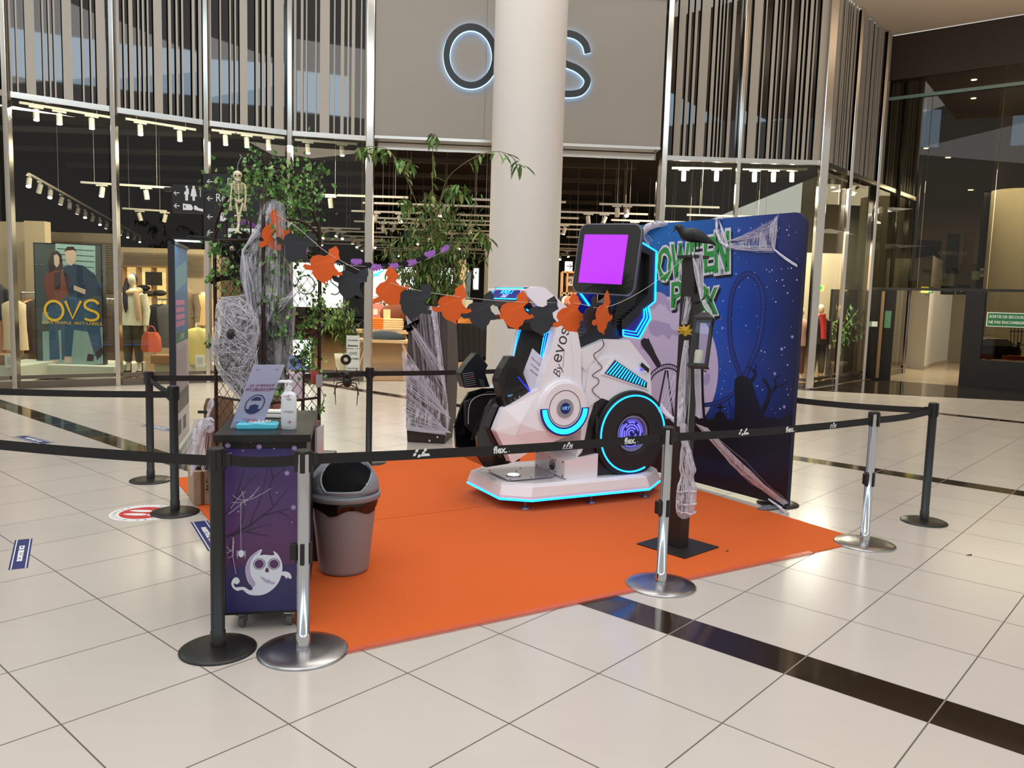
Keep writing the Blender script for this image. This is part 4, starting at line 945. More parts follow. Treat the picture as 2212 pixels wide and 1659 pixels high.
# ------------------------------------------------------------------ barrier posts
BELTM = M('black_belt', (24, 22, 20), 0.75, nz=.2, ns=120)
WPRINT = M('white_print', (226, 226, 222), .6)
def stanchion(loc, chrome, label, to=None, z0=.885, z1=.885, prints=None, sag=.012, clip_az=0.0):
    x, y = loc[0], loc[1]; b = Vector((x, y, 0))
    t = thing('barrier_post', b, label, 'barrier post'); R_ = .207 if chrome else .172
    mt = CHROME if chrome else BLACKM
    m = MB(); m.lathe([(R_, 0), (R_, .006), (R_ - .01, .012), (R_ * .7, .02), (R_ * .66, .021), (.034, .026)], b, 48); m.build('base_plate', M('scuffed_chrome', (170, 168, 168), .26, 1.0, nz=.25, ns=10) if chrome else mt, t)
    m = MB(); m.lathe([(.0325 if chrome else .034, .02), (.0325 if chrome else .034, .09), (.029 if chrome else .031, .092), (.029 if chrome else .031, .93)], b, 28); m.build('pole', mt, t)
    m = MB(); m.lathe([(.0335, .93), (.036, .932), (.036, .944), (.030, .948)], b, 24)
    for k_ in range(4):
        a = clip_az + PI / 2 * k_; d = Vector((math.cos(a), math.sin(a), 0))
        m.box(b + d * .031 + Vector((0, 0, .893)), (.02, .022, .095), rz=a)
    if not chrome: m.lathe([(.035, .84), (.035, .93)], b, 24)
    m.build('belt_head', BLACKP, t, bevel=.002)
    if chrome:
        m = MB()
        for k_ in range(4):
            a = clip_az + PI / 2 * k_; d = Vector((math.cos(a), math.sin(a), 0)); m.box(b + d * .031 + Vector((0, 0, .47)), (.014, .02, .1), rz=a)
        a = clip_az + PI; m.box(b + Vector((math.cos(a), math.sin(a), 0)) * .045 + Vector((0, 0, .475)), (.03, .034, .075), rz=a)
        m.build('lower_clip', BLACKP, t, bevel=.003)
    if to is not None:
        e = Vector((to[0], to[1], 0)); d = (e - b).normalized(); L = (e - b).length - .07
        n = 14; m = MB(); s = d * .036; nn = Vector((d.y, -d.x, 0)); top = []; bot = []
        def zz(f): return z0 + (z1 - z0) * f - sag * 4 * f * (1 - f)
        for i in range(n + 1):
            f = i / n; p = b + s + d * (L * f); top.append(p + Vector((0, 0, zz(f) + .024))); bot.append(p + Vector((0, 0, zz(f) - .024)))
        for o_ in (0, 1):
            k_ = nn * (.001 if o_ else -.001)
            m.add([q + k_ for q in top] + [q + k_ for q in bot], [((i, n + 1 + i, n + 2 + i, i + 1) if o_ else (i, i + 1, n + 2 + i, n + 1 + i)) for i in range(n)], 0)
        if nn.y > 0: nn = -nn; rev = True
        fr = Fr(b + s, d if d.cross(Vector((0, 0, 1))).y < 0 else -d)
        if prints:
            for px, w_ in prints:
                uu = fr.uv(px, 940, .0025)[0]; f = abs(uu) / L; z_ = zz(min(max(f, 0), 1))
                ang = math.atan2(zz(min(f + .05, 1)) - zz(max(f - .05, 0)), .1 * L) * (1 if uu >= 0 else -1)
                T = fr.mat(uu, z_, .0028) @ Matrix.Rotation(ang, 4, 'Z')
                if w_ == 'flex':
                    m.text('flex.', .05, T, 1, offset=.0016, sx=.95); m.text('it', .012, T @ Matrix.Translation((.052, -.009, 0)), 1)
                elif w_ == 'FFM':
                    m.text('F F M', .026, T @ Matrix.Translation((0, -.004, 0)), 1, shear=.3, offset=.0012)
                    m.poly([T @ Vector(q) for q in ((-.034, -.0165, 0), (.034, -.0165, 0), (.034, -.0145, 0), (-.034, -.0145, 0))], 1)
                    m.poly([T @ Vector(q) for q in ((.0, .009, 0), (.012, .007, 0), (.017, .013, 0), (.012, .02, 0), (.003, .018, 0))], 1)
                else:
                    T = T @ Matrix.Scale(1.3, 4)
                    for x_, y_ in ((-.03, 0), (-.022, .014), (-.012, -.006), (.004, .004), (.012, .016)):
                        m.poly([T @ Vector((x_ + a_, y_ + c_, 0)) for a_, c_ in ((-.006, -.005), (.005, -.005), (.009, .006), (-.002, .006))], 1)
                    m.poly([T @ Vector(q) for q in ((-.004, -.008, 0), (.034, -.007, 0), (.028, .003, 0), (0, .002, 0))], 1)
        m.build('belt', [BELTM, WPRINT], t)
        m = MB(); m.box(e - d * .042 + Vector((0, 0, z1)), (.016, .016, .058), rz=math.atan2(d.y, d.x)); m.build('belt_end', BLACKP, t, bevel=.002); m = MB(); m.box(b + d * .05 + Vector((0, 0, z0)), (.03, .014, .056), rz=math.atan2(d.y, d.x)); m.build('belt_clip', BLACKP, t, bevel=.002)
    return t
pA, pB, pC, pD, pE = (-1.32, 3.57), (-.93, 3.58), (.91, 4.6), (2.53, 5.57), (3.28, 6.22)
pF, pG, pH, pI, pJ = (-2.47, 5.84), (-3.09, 6.82), (-1.39, 7.82), (2.27, 6.66), (.62, 9.12)
stanchion(pA, False, 'black barrier post beside the chrome post, in front of the purple cabinet', pB, .893, .9, clip_az=.0)
stanchion(pB, True, 'chrome barrier post nearest the camera, in front of the purple cabinet', pC, .902, .882, [(912, 'logo'), (1082, 'flex'), (1227, 'FFM'), (1362, 'flex')], clip_az=.1)
stanchion(pC, True, 'chrome barrier post in front of the black lamp post', pD, .882, .882, [(1607, 'logo'), (1706, 'flex'), (1798, 'FFM'), (1884, 'flex')], clip_az=.5)
stanchion(pD, True, 'chrome barrier post at the right corner of the orange carpet', pE, .885, .885, clip_az=.6)
stanchion(pE, False, 'rightmost black barrier post standing on the tiles', pI, .885, .89, clip_az=.4)
stanchion(pF, False, 'black barrier post just behind the red floor sticker', pG, .88, .88, clip_az=.2)
stanchion(pG, False, 'black barrier post behind another, left of the roll-up banner', pH, .885, .885, clip_az=.1)
stanchion(pH, False, 'black barrier post behind the bin and plastic spider', pJ, .885, .885, clip_az=.2)
stanchion(pI, False, 'black barrier post mostly hidden behind the blue backdrop')
stanchion(pJ, False, 'black barrier post hidden behind the simulator', pI, .885, .885)
stanchion((-2.95, 3.92), False, 'black barrier post at left, its belt running to the cabinet', pA, .893, .885)
stanchion((-4.35, 5.75), False, 'black barrier post at far left, its belt running to the red-sticker post', pF, .885, .882)

# ------------------------------------------------------------------ floor stickers
def floor_sticker(corners, label, txt='GESTES BARRIERE'):
    q = [Vector((c[0], c[1], .0012)) for c in corners]
    c = sum(q, Vector()) / 4; U = ((q[1] - q[0]) + (q[2] - q[3])); U.normalize()   # q0->q1 long side
    W_ = ((q[1] - q[0]).length + (q[2] - q[3]).length) / 2; H_ = ((q[3] - q[0]).length + (q[2] - q[1]).length) / 2
    V_ = Vector((-U.y, U.x, 0)); fr = Fr(c, U, V_)
    m = MB(); P = lambda a, b, n=0: fr.p(a, b, n)
    m.prism([P(-W_/2, -H_/2), P(W_/2, -H_/2), P(W_/2, H_/2), P(-W_/2, H_/2)], (0, 0, -.001), 0)
    for s_ in (-1, 1): m.poly([P(-W_/2, s_ * H_ * .40, .0004), P(W_/2, s_ * H_ * .40, .0004), P(W_/2, s_ * H_ * .34, .0004), P(-W_/2, s_ * H_ * .34, .0004)], 1)
    m.text(txt, H_ * .36, fr.mat(0, 0, .0005), 1, offset=.003, sx=W_ * .62 / (H_ * .36 * len(txt) * .56))
    tag(m.build('floor_sticker', [M('sticker_blue', (38, 48, 108), .4), M('sticker_white', (226, 226, 226), .5)]), label, 'sticker')
floor_sticker([(-2.80, 4.57), (-3.10, 5.12), (-3.19, 5.08), (-2.89, 4.53)], 'blue rectangular floor sticker at the left edge, nearest the camera', 'SORTIE ICI')
floor_sticker([(-2.26, 5.60), (-1.90, 4.98), (-1.80, 5.03), (-2.16, 5.66)], 'blue floor sticker partly hidden by the black post beside the cabinet', 'RESTEZ ICI')
a = G(26, 944); b = G(84, 960); floor_sticker([(a.x, a.y), (b.x, b.y), (b.x + .1, b.y + .12), (a.x + .1, a.y + .12)], 'blue floor sticker beyond the lower left belt', 'RESTEZ ICI')
a = G(300, 919); b = G(358, 932); floor_sticker([(a.x, a.y), (b.x, b.y), (b.x + .1, b.y + .12), (a.x + .1, a.y + .12)], 'blue floor sticker passing behind the rear black post at left', 'RESTEZ ICI')
c = G(310, 1108); c.z = 0
m = MB()
for r_, z_, mi in ((.23, .001, 0), (.165, .0014, 1)): m.cyl(c, c + Vector((0, 0, z_)), r_, n=48, mi=mi, sm=False)
for s_ in (-1, 1):
    q = c + Vector((-.01, s_ * .048, .0016)); m.add([q + Vector((.085 * math.cos(a) - .03, .03 * math.sin(a) * (1 + .25 * math.cos(a)), 0)) for a in [2 * PI * i / 20 for i in range(20)]], [list(range(20))], 0)
    m.add([q + Vector((.032 * math.cos(a) + .09, .026 * math.sin(a), 0)) for a in [2 * PI * i / 14 for i in range(14)]], [list(range(14))], 0)
for i in range(26):
    a = 2 * PI * i / 26
    if i % 13 == 0: continue
    m.text('RESPECTEZ LES DISTANCES - MERCI'[i], .038, Matrix.Translation(c + Vector((.197 * math.cos(PI / 2 - a), .197 * math.sin(PI / 2 - a), .0016))) @ Matrix.Rotation(-a, 4, 'Z'), 2)
tag(m.build('floor_sticker', [M('sticker_white', (226, 226, 226), .5), M('sticker_red', (196, 28, 40), .4), M('sticker_grey', (90, 60, 60), .5)]), 'round red and white footprint sticker on the floor at left', 'sticker')
q = G(2092, 1200); m = MB(); m.poly([q + Vector(v) for v in ((-.02, .0, .002), (0, -.012, .006), (.022, -.004, .003), (.026, .01, .008), (.004, .012, .004))]); tag(m.build('dry_leaf', M('dead_leaf', (46, 34, 30), .8)), 'tiny dark scrap of leaf lying on the tiles at right', 'leaf')
q = G(1571, 1191, .007); m = MB(); m.poly([q + Vector(v) for v in ((-.012, 0, .001), (0, -.01, .004), (.012, 0, .002), (0, .008, .005))]); tag(m.build('paper_scrap', M('dead_leaf', (46, 34, 30), .8)), 'tiny dark scrap on the orange carpet right of the lamp post base', 'scrap')

# ------------------------------------------------------------------ cabinet on castors
ca = Vector((-1.362, 3.76, 0)); FC = Fr(ca, (.98, .2, 0)); WC = .388
ZC = .975; DC = .78
t = thing('service_cabinet', ca, 'black cabinet on castors with a purple ghost picture on its front', 'cabinet')
CABK = M('cabinet_black', (27, 25, 24), .4, nz=.1)
m = MB(); m.prism([FC.p(0, .085), FC.p(WC, .085), FC.p(WC, ZC - .035), FC.p(0, ZC - .035)], -FC.N * DC); m.build('body', CABK, t, bevel=.003)
m = MB(); m.prism([FC.p(-.035, ZC - .035, .03), FC.p(WC + .02, ZC - .035, .03), FC.p(WC + .02, ZC, .03), FC.p(-.035, ZC, .03)], -FC.N * (DC + .05)); m.build('worktop', CABK, t, bevel=.003)
for a_ in (.08, WC - .08):
    for n_ in (-.06, -DC + .08):
        p = FC.p(a_, 0, n_); m = MB(); m.cyl(p + Vector((-.012, 0, .032)), p + Vector((.012, 0, .032)), .031, n=18); m.box(p + Vector((0, 0, .072)), (.05, .06, .012), 1); m.box(p + Vector((0, .02, .05)), (.036, .01, .05), 1); m.build('castor', [M('castor_grey', (96, 96, 98), .4), CHROME], t)
# printed panel
u0, v0 = .012, .10; u1, v1 = WC - .012, ZC - .07
pm = bpy.data.materials.new('ghost_print'); pm.use_nodes = True; nt = pm.node_tree
tc = nt.nodes.new('ShaderNodeTexCoord'); sx = nt.nodes.new('ShaderNodeSeparateXYZ'); rp = nt.nodes.new('ShaderNodeValToRGB'); mr = nt.nodes.new('ShaderNodeMapRange')
nt.links.new(tc.outputs['Object'], sx.inputs[0]); nt.links.new(sx.outputs[2], mr.inputs[0]); mr.inputs[1].default_value = v0; mr.inputs[2].default_value = v1
nt.links.new(mr.outputs[0], rp.inputs[0]); nt.links.new(rp.outputs[0], nt.nodes['Principled BSDF'].inputs[0]); nt.nodes['Principled BSDF'].inputs['Roughness'].default_value = .3
e = rp.color_ramp.elements; e[0].position = 0; e[0].color = lin((46, 44, 92)) + [1]; e[1].position = 1; e[1].color = lin((52, 44, 98)) + [1]
for ps, c_ in ((.18, (50, 46, 94)), (.28, (84, 42, 84)), (.45, (88, 50, 96)), (.75, (76, 52, 104))): x_ = e.new(ps); x_.color = lin(c_) + [1]
m = MB(); m.prism([FC.p(u0, v0, .006), FC.p(u1, v0, .006), FC.p(u1, v1, .006), FC.p(u0, v1, .006)], -FC.N * .006)
c2 = lambda x, y: FC.uv(x, y, .007)
def cpoly(pts, mi, n=.008): m.poly([FC.p(a, b, n) for a, b in [c2(*q) for q in pts]], mi)
def csm(pts, mi, n=.008, k=5): m.poly([FC.p(q.x, q.y, n) for q in smooth_pts([c2(*q) for q in pts], k, True)], mi)
def cst(pts, w, mi, n=.008, sm_=True):
    P = [c2(*q) for q in pts]; 
    if sm_: P = [tuple(q) for q in smooth_pts(P, 4)]
    ww = w if not isinstance(w, tuple) else [w[0] + (w[1] - w[0]) * i / (len(P) - 1) for i in range(len(P))]
    stroke(FC, P, ww, n, .0005, m, mi)
# ground silhouettes
cpoly([(489, 1232), (500, 1226), (520, 1230), (540, 1224), (560, 1230), (600, 1222), (640, 1218), (640, 1240), (489, 1250)], 1, .0068)
for i in range(24): cpoly([(490 + i * 6.3, 1230), (493 + i * 6.3, 1214 + (i * 5) % 9), (497 + i * 6.3, 1230)], 1, .0069)
TB = [[(488, 1160), (510, 1150), (540, 1135), (565, 1115), (590, 1095), (612, 1068), (628, 1050)], [(540, 1135), (548, 1110), (560, 1085), (570, 1050), (580, 1000), (585, 975)], [(488, 1110), (505, 1085), (520, 1062), (540, 1040), (560, 1020)], [(505, 1085), (520, 1040), (530, 1000)], [(565, 1115), (600, 1105), (638, 1095)], [(590, 1095), (582, 1060), (590, 1035), (610, 1015)], [(590, 1035), (584, 1008), (575, 985)], [(600, 1105), (616, 1112), (632, 1124)], [(488, 1160), (530, 1148), (560, 1138), (590, 1132)], [(530, 1148), (560, 1155), (580, 1158)], [(510, 1150), (525, 1120), (528, 1090)], [(610, 1015), (625, 1000), (640, 985)], [(505, 1155), (498, 1180), (497, 1200), (510, 1235)]]
for i, b_ in enumerate(TB): cst(b_, (.013 if i == 0 else .006, .0012), 2, .0072 + i * .00003)
WEB = [[(494, 1110), (520, 1090), (545, 1070), (560, 1052)], [(500, 1085), (520, 1085), (550, 1075), (585, 1055)], [(503, 1070), (515, 1078), (530, 1080), (548, 1070)], [(498, 1098), (508, 1085), (520, 1070), (530, 1062)], [(530, 1092), (528, 1080), (522, 1060)], [(520, 1085), (520, 1130), (521, 1188)], [(490, 1180), (500, 1190), (506, 1170)], [(490, 1195), (502, 1188)], [(492, 1205), (503, 1198), (505, 1160)], [(503, 1160), (503, 1200), (510, 1240)]]
for b_ in WEB: cst(b_, .0014, 3, .0078)
csm([(515, 1192), (521, 1188), (527, 1192), (526, 1200), (521, 1204), (516, 1200)], 3, .0079)
for s_ in (-1, 1):
    for k_ in range(4): cst([(521 + s_ * 4, 1192 + k_ * 3), (521 + s_ * 9, 1189 + k_ * 3), (521 + s_ * 8, 1195 + k_ * 4)], .0012, 3, .0079)
# ghost
csm([(548, 1196), (536, 1210), (530, 1230), (535, 1255), (546, 1270), (540, 1275), (528, 1268), (516, 1268), (508, 1268), (505, 1260), (512, 1262), (518, 1256), (514, 1248), (506, 1248), (500, 1258), (502, 1268), (512, 1276), (524, 1274), (534, 1282), (548, 1286), (570, 1284), (590, 1272), (604, 1254), (610, 1230), (608, 1212), (600, 1197), (590, 1190), (592, 1199), (570, 1198), (562, 1199), (566, 1186)], 3, .0082, 3)
csm([(548, 1197), (537, 1211), (531, 1230), (536, 1254), (546, 1268), (552, 1260), (543, 1244), (540, 1226), (545, 1206), (562, 1190)], 6, .0086, 3)
csm([(607, 1236), (616, 1234), (626, 1238), (630, 1248), (625, 1250), (622, 1246), (619, 1250), (614, 1244), (607, 1242)], 3, .0083, 3)
for x_ in (560, 592):
    for r_, mi, n_ in ((13, 5, .009), (11.5, 3, .0094), (10, 4, .0098)):
        cx_, cy_ = c2(x_, 1218); rr_ = c2(x_ + r_, 1218)[0] - cx_; m.poly([FC.p(cx_ + rr_ * math.cos(a), cy_ + rr_ * math.sin(a), n_) for a in [2 * PI * i / 24 for i in range(24)]], mi)
csm([(577, 1225), (581, 1232), (579, 1236), (574, 1235), (573, 1231)], 4, .009, 3)
csm([(562, 1246), (570, 1247), (575, 1252), (582, 1252), (587, 1258), (591, 1256), (594, 1260), (586, 1262), (582, 1258), (578, 1260), (572, 1256)], 6, .009, 2)
for x_, y_, r_ in ((492, 962, 1), (560, 965, 1), (636, 968, 1), (620, 1022, 1), (634, 1096, 1), (499, 979, .35), (525, 973, .35), (592, 969, .35), (541, 955, .35), (598, 1064, .35), (515, 1105, .4), (631, 1128, .35)):
    cx_, cy_ = c2(x_, y_)
    for k_, (q_, mi) in enumerate(((.014, 7), (.009, 8), (.004, 9))):
        m.poly([FC.p(max(u0, min(u1, cx_ + q_ * r_ * math.cos(a))), cy_ + q_ * r_ * math.sin(a), .0075 + k_ * .0003) for a in [2 * PI * i / 16 for i in range(16)]], mi)
for x_, y_ in ((530, 965), (612, 966)): csm([(x_ - 3, y_ + 3), (x_, y_ - 4), (x_ + 1, y_), (x_ + 5, y_ + 1), (x_, y_ + 4)], 2, .0079, 2)
m.build('printed_panel', [pm, M('print_dusk', (58, 44, 96), .4), M('print_branch', (48, 30, 58), .4), M('print_ghost_white', (226, 228, 238), .4), M('print_eye', (88, 50, 96), .4), M('print_outline', (70, 60, 100), .4), M('print_shade_lilac', (180, 166, 200), .4), M('print_star_halo', (110, 92, 140), .4), M('print_star_mid', (160, 150, 184), .4), M('print_star_core', (220, 120, 140), .4)], t)
# things on the cabinet
ZT_ = ZC + .001
q = G(517, 930, ZC); q2 = G(620, 905, ZC)
a = G(510, 932, ZC); b = G(560, 917, ZC)
t = thing('acrylic_sign_holder', a, 'slanted clear sign holder with a mask-required notice on the cabinet top', 'sign holder')
tl = D(537, 800, a.y - .02); tr = D(577, 796, b.y + .0)
U_ = (G(552, 928, ZC) - G(498, 930, ZC)); a = G(497, 925, ZC); b = G(543, 914, ZC)
Vv = Vector((.07, .10, .30))
fr = Fr(a, Vector((.118, .05, 0)), Vector((.105, .02, .30)))
w_, h_ = .15, .335
m = MB(); m.prism([fr.p(0, 0), fr.p(w_, 0), fr.p(w_, h_), fr.p(0, h_)], -fr.N * .003); m.build('notice', M('notice_lilac', (196, 192, 214), .3), t)
m = MB(); m.text('ICI, LE MASQUE', .017, fr.mat(w_ / 2, .225, .002), 1, shear=.2, offset=.0004); m.text('EST OBLIGATOIRE', .017, fr.mat(w_ / 2, .205, .002), 1, shear=.2, offset=.0004)
m.poly([fr.p(w_ * .2, .195, .002), fr.p(w_ * .85, .195, .002), fr.p(w_ * .85, .197, .002), fr.p(w_ * .2, .197, .002)], 1)
stroke(fr, arc((w_ / 2, .125), .043, 0, 2 * PI, 30, .05), .005, .002, .0005, m, 0)
m.poly([fr.p(w_ / 2 + .025 * math.cos(a_), .145 + .02 * math.sin(a_), .0022) for a_ in [PI * i / 10 for i in range(11)]], 0)
m.poly([fr.p(w_ / 2 + x_, .1 + y_, .0022) for x_, y_ in ((-.02, 0), (.02, 0), (.022, .018), (0, .026), (-.022, .018))], 0)
m.poly([fr.p(w_ / 2 + .036 * math.cos(a_), .1 - .022 * math.sin(a_), .0022) for a_ in [PI * i / 10 for i in range(11)]], 0)
m.text('Chez vous et ici', .010, fr.mat(w_ / 2, .045, .002), 0); m.text('MERCI DE RESPECTER LES GESTES', .008, fr.mat(w_ / 2, .03, .002), 0)
for x_ in (.02, .11): m.text('salon', .009, fr.mat(x_, .31, .002), 0, align='LEFT')
m.build('notice_print', [M('notice_navy', (44, 56, 110), .4), M('notice_red', (150, 60, 110), .4)], t)
m = MB(); m.prism([fr.p(-.003, -.001, .004), fr.p(w_ + .003, -.001, .004), fr.p(w_ + .003, h_ + .003, .004), fr.p(-.003, h_ + .003, .004)], -fr.N * .001)
m.prism([a + Vector((0, 0, .001)), a + fr.U * w_ + Vector((0, 0, .001)), a + fr.U * w_ + Vector((.06, -.05, .001)), a + Vector((.06, -.05, .001))], (0, 0, .002)); m.build('clear_cover', glass_mat('acrylic', (.94, .95, .97), 1.35), t)
q = G(557, 925, ZC); t = None
m = MB(); rg = []
ux, uy = Vector((.98, .2, 0)), Vector((-.2, .98, 0))
for z_, s_ in ((.001, .93), (.008, 1), (.024, 1), (.030, .9)):
    rg.append([q + ux * (.098 * s_ * x_ + rnd(-.002, .002)) + uy * (.042 * s_ * y_) + Vector((0, 0, z_ + (.004 if abs(x_) < .5 and z_ > .02 else 0))) for x_, y_ in ((-1, -1), (-.5, -1.02), (0, -1), (.5, -1.03), (1, -1), (1.02, 0), (1, 1), (.5, 1), (-.5, 1), (-1, 1))])
m.loft(rg, sm=False); m.box(q + ux * .01 + Vector((0, 0, .0345)), (.1, .07, .002), 1, rz=.2); m.box(q - ux * .03 + Vector((0, 0, .036)), (.05, .02, .001), 2, rz=.2)
for k_ in range(5): m.box(q + ux * (-.02 + .018 * k_) + Vector((0, 0, .0358)), (.006, .05, .001), 3, rz=.2 + .3 * (k_ % 2))
tag(m.build('wipes_packet', [M('turquoise_film', (90, 200, 222), .25, bump=.3, bs=30), M('packet_white', (222, 232, 236), .3), M('packet_red', (190, 60, 60), .3), M('packet_grey', (90, 110, 120), .4)]), 'turquoise packet of wipes lying on the cabinet top', 'packet')
q = G(585, 902, ZC)
for i, (dx, dy, w_, h_, lb) in enumerate(((0, .03, .17, .11, 'flat white tissue box on the cabinet behind the wipes'), (.02, .02, .13, .08, 'folded white tissues on top of the white tissue box'))):
    m = MB(); m.box(q + Vector((dx, dy, .012 + .02 * i)), (w_, h_, .02 if i == 0 else .014), rz=.1); tag(m.build(['tissue_box', 'folded_tissues'][i], M('paper_white', (224, 220, 212), .8), bevel=.004), lb, ['box', 'tissues'][i])
q = G(624, 926, ZC); t = thing('sanitizer_bottle', q, 'white pump bottle marked GEL HYDRO with a red cross on the cabinet', 'bottle')
PW = M('bottle_white', (228, 229, 232), .35)
m = MB(); rg = []
for w_, d_, z_ in ((.034, .022, 0), (.037, .025, .006), (.0375, .0255, .09), (.037, .025, .14), (.0355, .0245, .168), (.029, .021, .180), (.014, .014, .188), (.013, .013, .195)):
    rg.append([q + Vector((w_ * math.copysign(abs(math.cos(a_)) ** .7, math.cos(a_)), d_ * math.copysign(abs(math.sin(a_)) ** .7, math.sin(a_)), z_)) for a_ in [2 * PI * i / 24 for i in range(24)]])
m.loft(rg); m.build('bottle_body', PW, t)
m = MB(); m.cyl(q + Vector((0, 0, .193)), q + Vector((0, 0, .213)), .016, n=16); m.cyl(q + Vector((0, 0, .213)), q + Vector((0, 0, .232)), .007, n=10); m.loft([[q + Vector((x_ * s_ - .012, y_ * s_, z_)) for x_, y_ in ((-.042, -.008), (.028, -.013), (.032, 0), (.028, .013), (-.042, .008))] for s_, z_ in ((.95, .23), (1, .236), (.7, .243))]); m.build('pump', PW, t, bevel=.001)
fr = Fr(q + Vector((0, -.0262, 0)), (1, 0, 0)); BK2 = M('marker_black', (24, 24, 30), .5); RD2 = M('marker_red', (200, 30, 44), .5)
m = MB(); m.text('GEL', .013, fr.mat(.008, .15, .0012), 0, shear=.15, sx=1.2); m.text('HYDRO', .013, fr.mat(.008, .088, .0012), 0, sx=1.1)
stroke(fr, [(.006, .036), (.016, .04)], .0025, .0012, .0005, m, 1); stroke(fr, [(.010, .028), (.012, .048)], .0025, .0013, .0005, m, 1); stroke(fr, [(.0, .036), (.022, .040)], .002, .0012, .0005, m, 1)
stroke(fr, [(-.02, .166), (.022, .17)], .0018, .0012, .0005, m, 1); stroke(fr, [(-.016, .161), (.01, .16)], .0012, .0012, .0005, m, 1); stroke(fr, [(.004, .16), (.005, .175)], .002, .0013, .0005, m, 1)
stroke(fr, [(-.02, .012), (0, .01), (.01, .013), (.024, .012)], .001, .0012, .0005, m, 0); m.build('handwriting', [BK2, RD2], t)

# ------------------------------------------------------------------ bin
BX, BY = -.965, 4.70
BX = -.978
t = thing('waste_bin', (BX, BY, 0), 'grey domed waste bin with a black liner standing on the orange carpet', 'bin')
GRYD = M('bin_dark_grey', (142, 136, 138), .6, nz=.05); GRYL = M('bin_lid_grey', (134, 138, 146), .45, nz=.04)
m = MB(); m.lathe([(.135, .008), (.142, .012), (.148, .03), (.19, .44), (.192, .47), (.185, .47), (.15, .1), (.1, .05)], (BX, BY, 0), 48); m.build('bin_body', GRYD, t)
m = MB(); rg = []
for j, (r_, z_) in enumerate(((.186, .465), (.2, .47), (.198, .44), (.194, .41), (.191, .395))):
    rg.append([Vector((BX + (r_ + (0.004 * math.sin(9 * a_ + j) + .003 * math.sin(23 * a_ + 2 * j) if j > 1 else 0)) * math.cos(a_), BY + (r_ + (.004 * math.sin(9 * a_ + j) + .003 * math.sin(23 * a_) if j > 1 else 0)) * math.sin(a_), z_ + (.018 * math.sin(5 * a_ + 1) * (j == 4)))) for a_ in [2 * PI * i / 72 for i in range(72)]])
m.loft(rg, caps=False); m.build('bin_liner', M('black_liner', (20, 19, 20), .22, bump=.5, bs=30), t)
# lid: dome with front opening
m = MB(); n1, n2 = 56, 14; vs = []; fs = []; az0 = -PI / 2 + .05
R1, zb = .2, .50; Hd = .19
for j in range(n2 + 1):
    th = PI / 2 * j / n2
    for i in range(n1):
        a_ = 2 * PI * i / n1; vs.append(Vector((BX + R1 * math.cos(th) * math.cos(a_), BY + R1 * math.cos(th) * math.sin(a_), zb + Hd * math.sin(th))))
def hole(p):
    dx = (p.x - (BX + .03)); dz = p.z - (zb + .095)
    return p.y < BY - .02 and (dx / .135) ** 2 + (dz / .105) ** 2 < 1 and dz > -.075
for j in range(n2):
    for i in range(n1):
        k_ = (i + 1) % n1; c = (vs[j * n1 + i] + vs[(j + 1) * n1 + k_]) / 2
        if not hole(c): fs.append((j * n1 + i, j * n1 + k_, (j + 1) * n1 + k_, (j + 1) * n1 + i))
m.add(vs, fs, 0, True)
m.lathe([(.198, .49), (.212, .488), (.214, .482), (.213, .455), (.205, .452), (.2, .48)], (BX, BY, 0), 56)
o = m.build('lid', GRYL, t)
o.modifiers.new('sol', 'SOLIDIFY').thickness = -.005
m = MB()
cc = Vector((BX + .03, BY, zb + .095)); pts = []
for i in range(40):
    a_ = 2 * PI * i / 40; x_ = .138 * math.cos(a_); z_ = max(.108 * math.sin(a_), -.077)
    px_, pz_ = cc.x + x_ - BX, cc.z + z_ - zb; rr_ = R1 * math.sqrt(max(1e-4, 1 - (min(pz_, Hd * .97) / Hd) ** 2)); yy = math.sqrt(max(1e-5, rr_ ** 2 - px_ ** 2)) if rr_ > abs(px_) else .02
    pts.append(Vector((cc.x + x_, BY - yy - .001, cc.z + z_)))
m.tube(pts + pts[:1], .0075, 8, caps=False); m.build('lid_rim', GRYL, t)
m = MB(); m.lathe([(.05, 0.0), (.15, .01), (.19, .02)], (BX, BY, .46), 32); m.build('bin_interior', M('liner_inside', (14, 13, 13), .5), t)
m = MB()
m.add([Vector((BX + .165 * math.cos(a_), BY - .09 + .06 * math.sin(a_) * 0, zb + .0 + .16 * math.sin(a_))) for a_ in [PI * i / 20 for i in range(21)]] , [list(range(21))]); m.build('swing_flap', M('flap_black', (20, 20, 21), .4), t)

b = Vector((-1.19, 4.93, 0)); t = thing('slim_bin', b, 'slim black bin with a small silver knob squeezed between the cabinet and the domed bin', 'bin')
m = MB(); m.loft([[b + Vector((x_ * s_, y_ * s_, z_)) for x_, y_ in ((-.09, -.12), (.09, -.12), (.09, .12), (-.09, .12))] for s_, z_ in ((.85, .006), (1, .46))], sm=False); m.build('bin_body', BLACKP, t, bevel=.01)
m = MB(); m.loft([[b + Vector((x_ * s_, y_ * s_, z_)) for x_, y_ in ((-.095, -.125), (.095, -.125), (.095, .125), (-.095, .125))] for s_, z_ in ((1, .46), (1.02, .48), (.95, .66))], sm=False); m.build('lid', M('dark_slate_plastic', (60, 64, 70), .4), t, bevel=.01)
m = MB(); m.ball(b + Vector((.07, -.135, .45)), .012, 12); m.build('knob', CHROME, t)
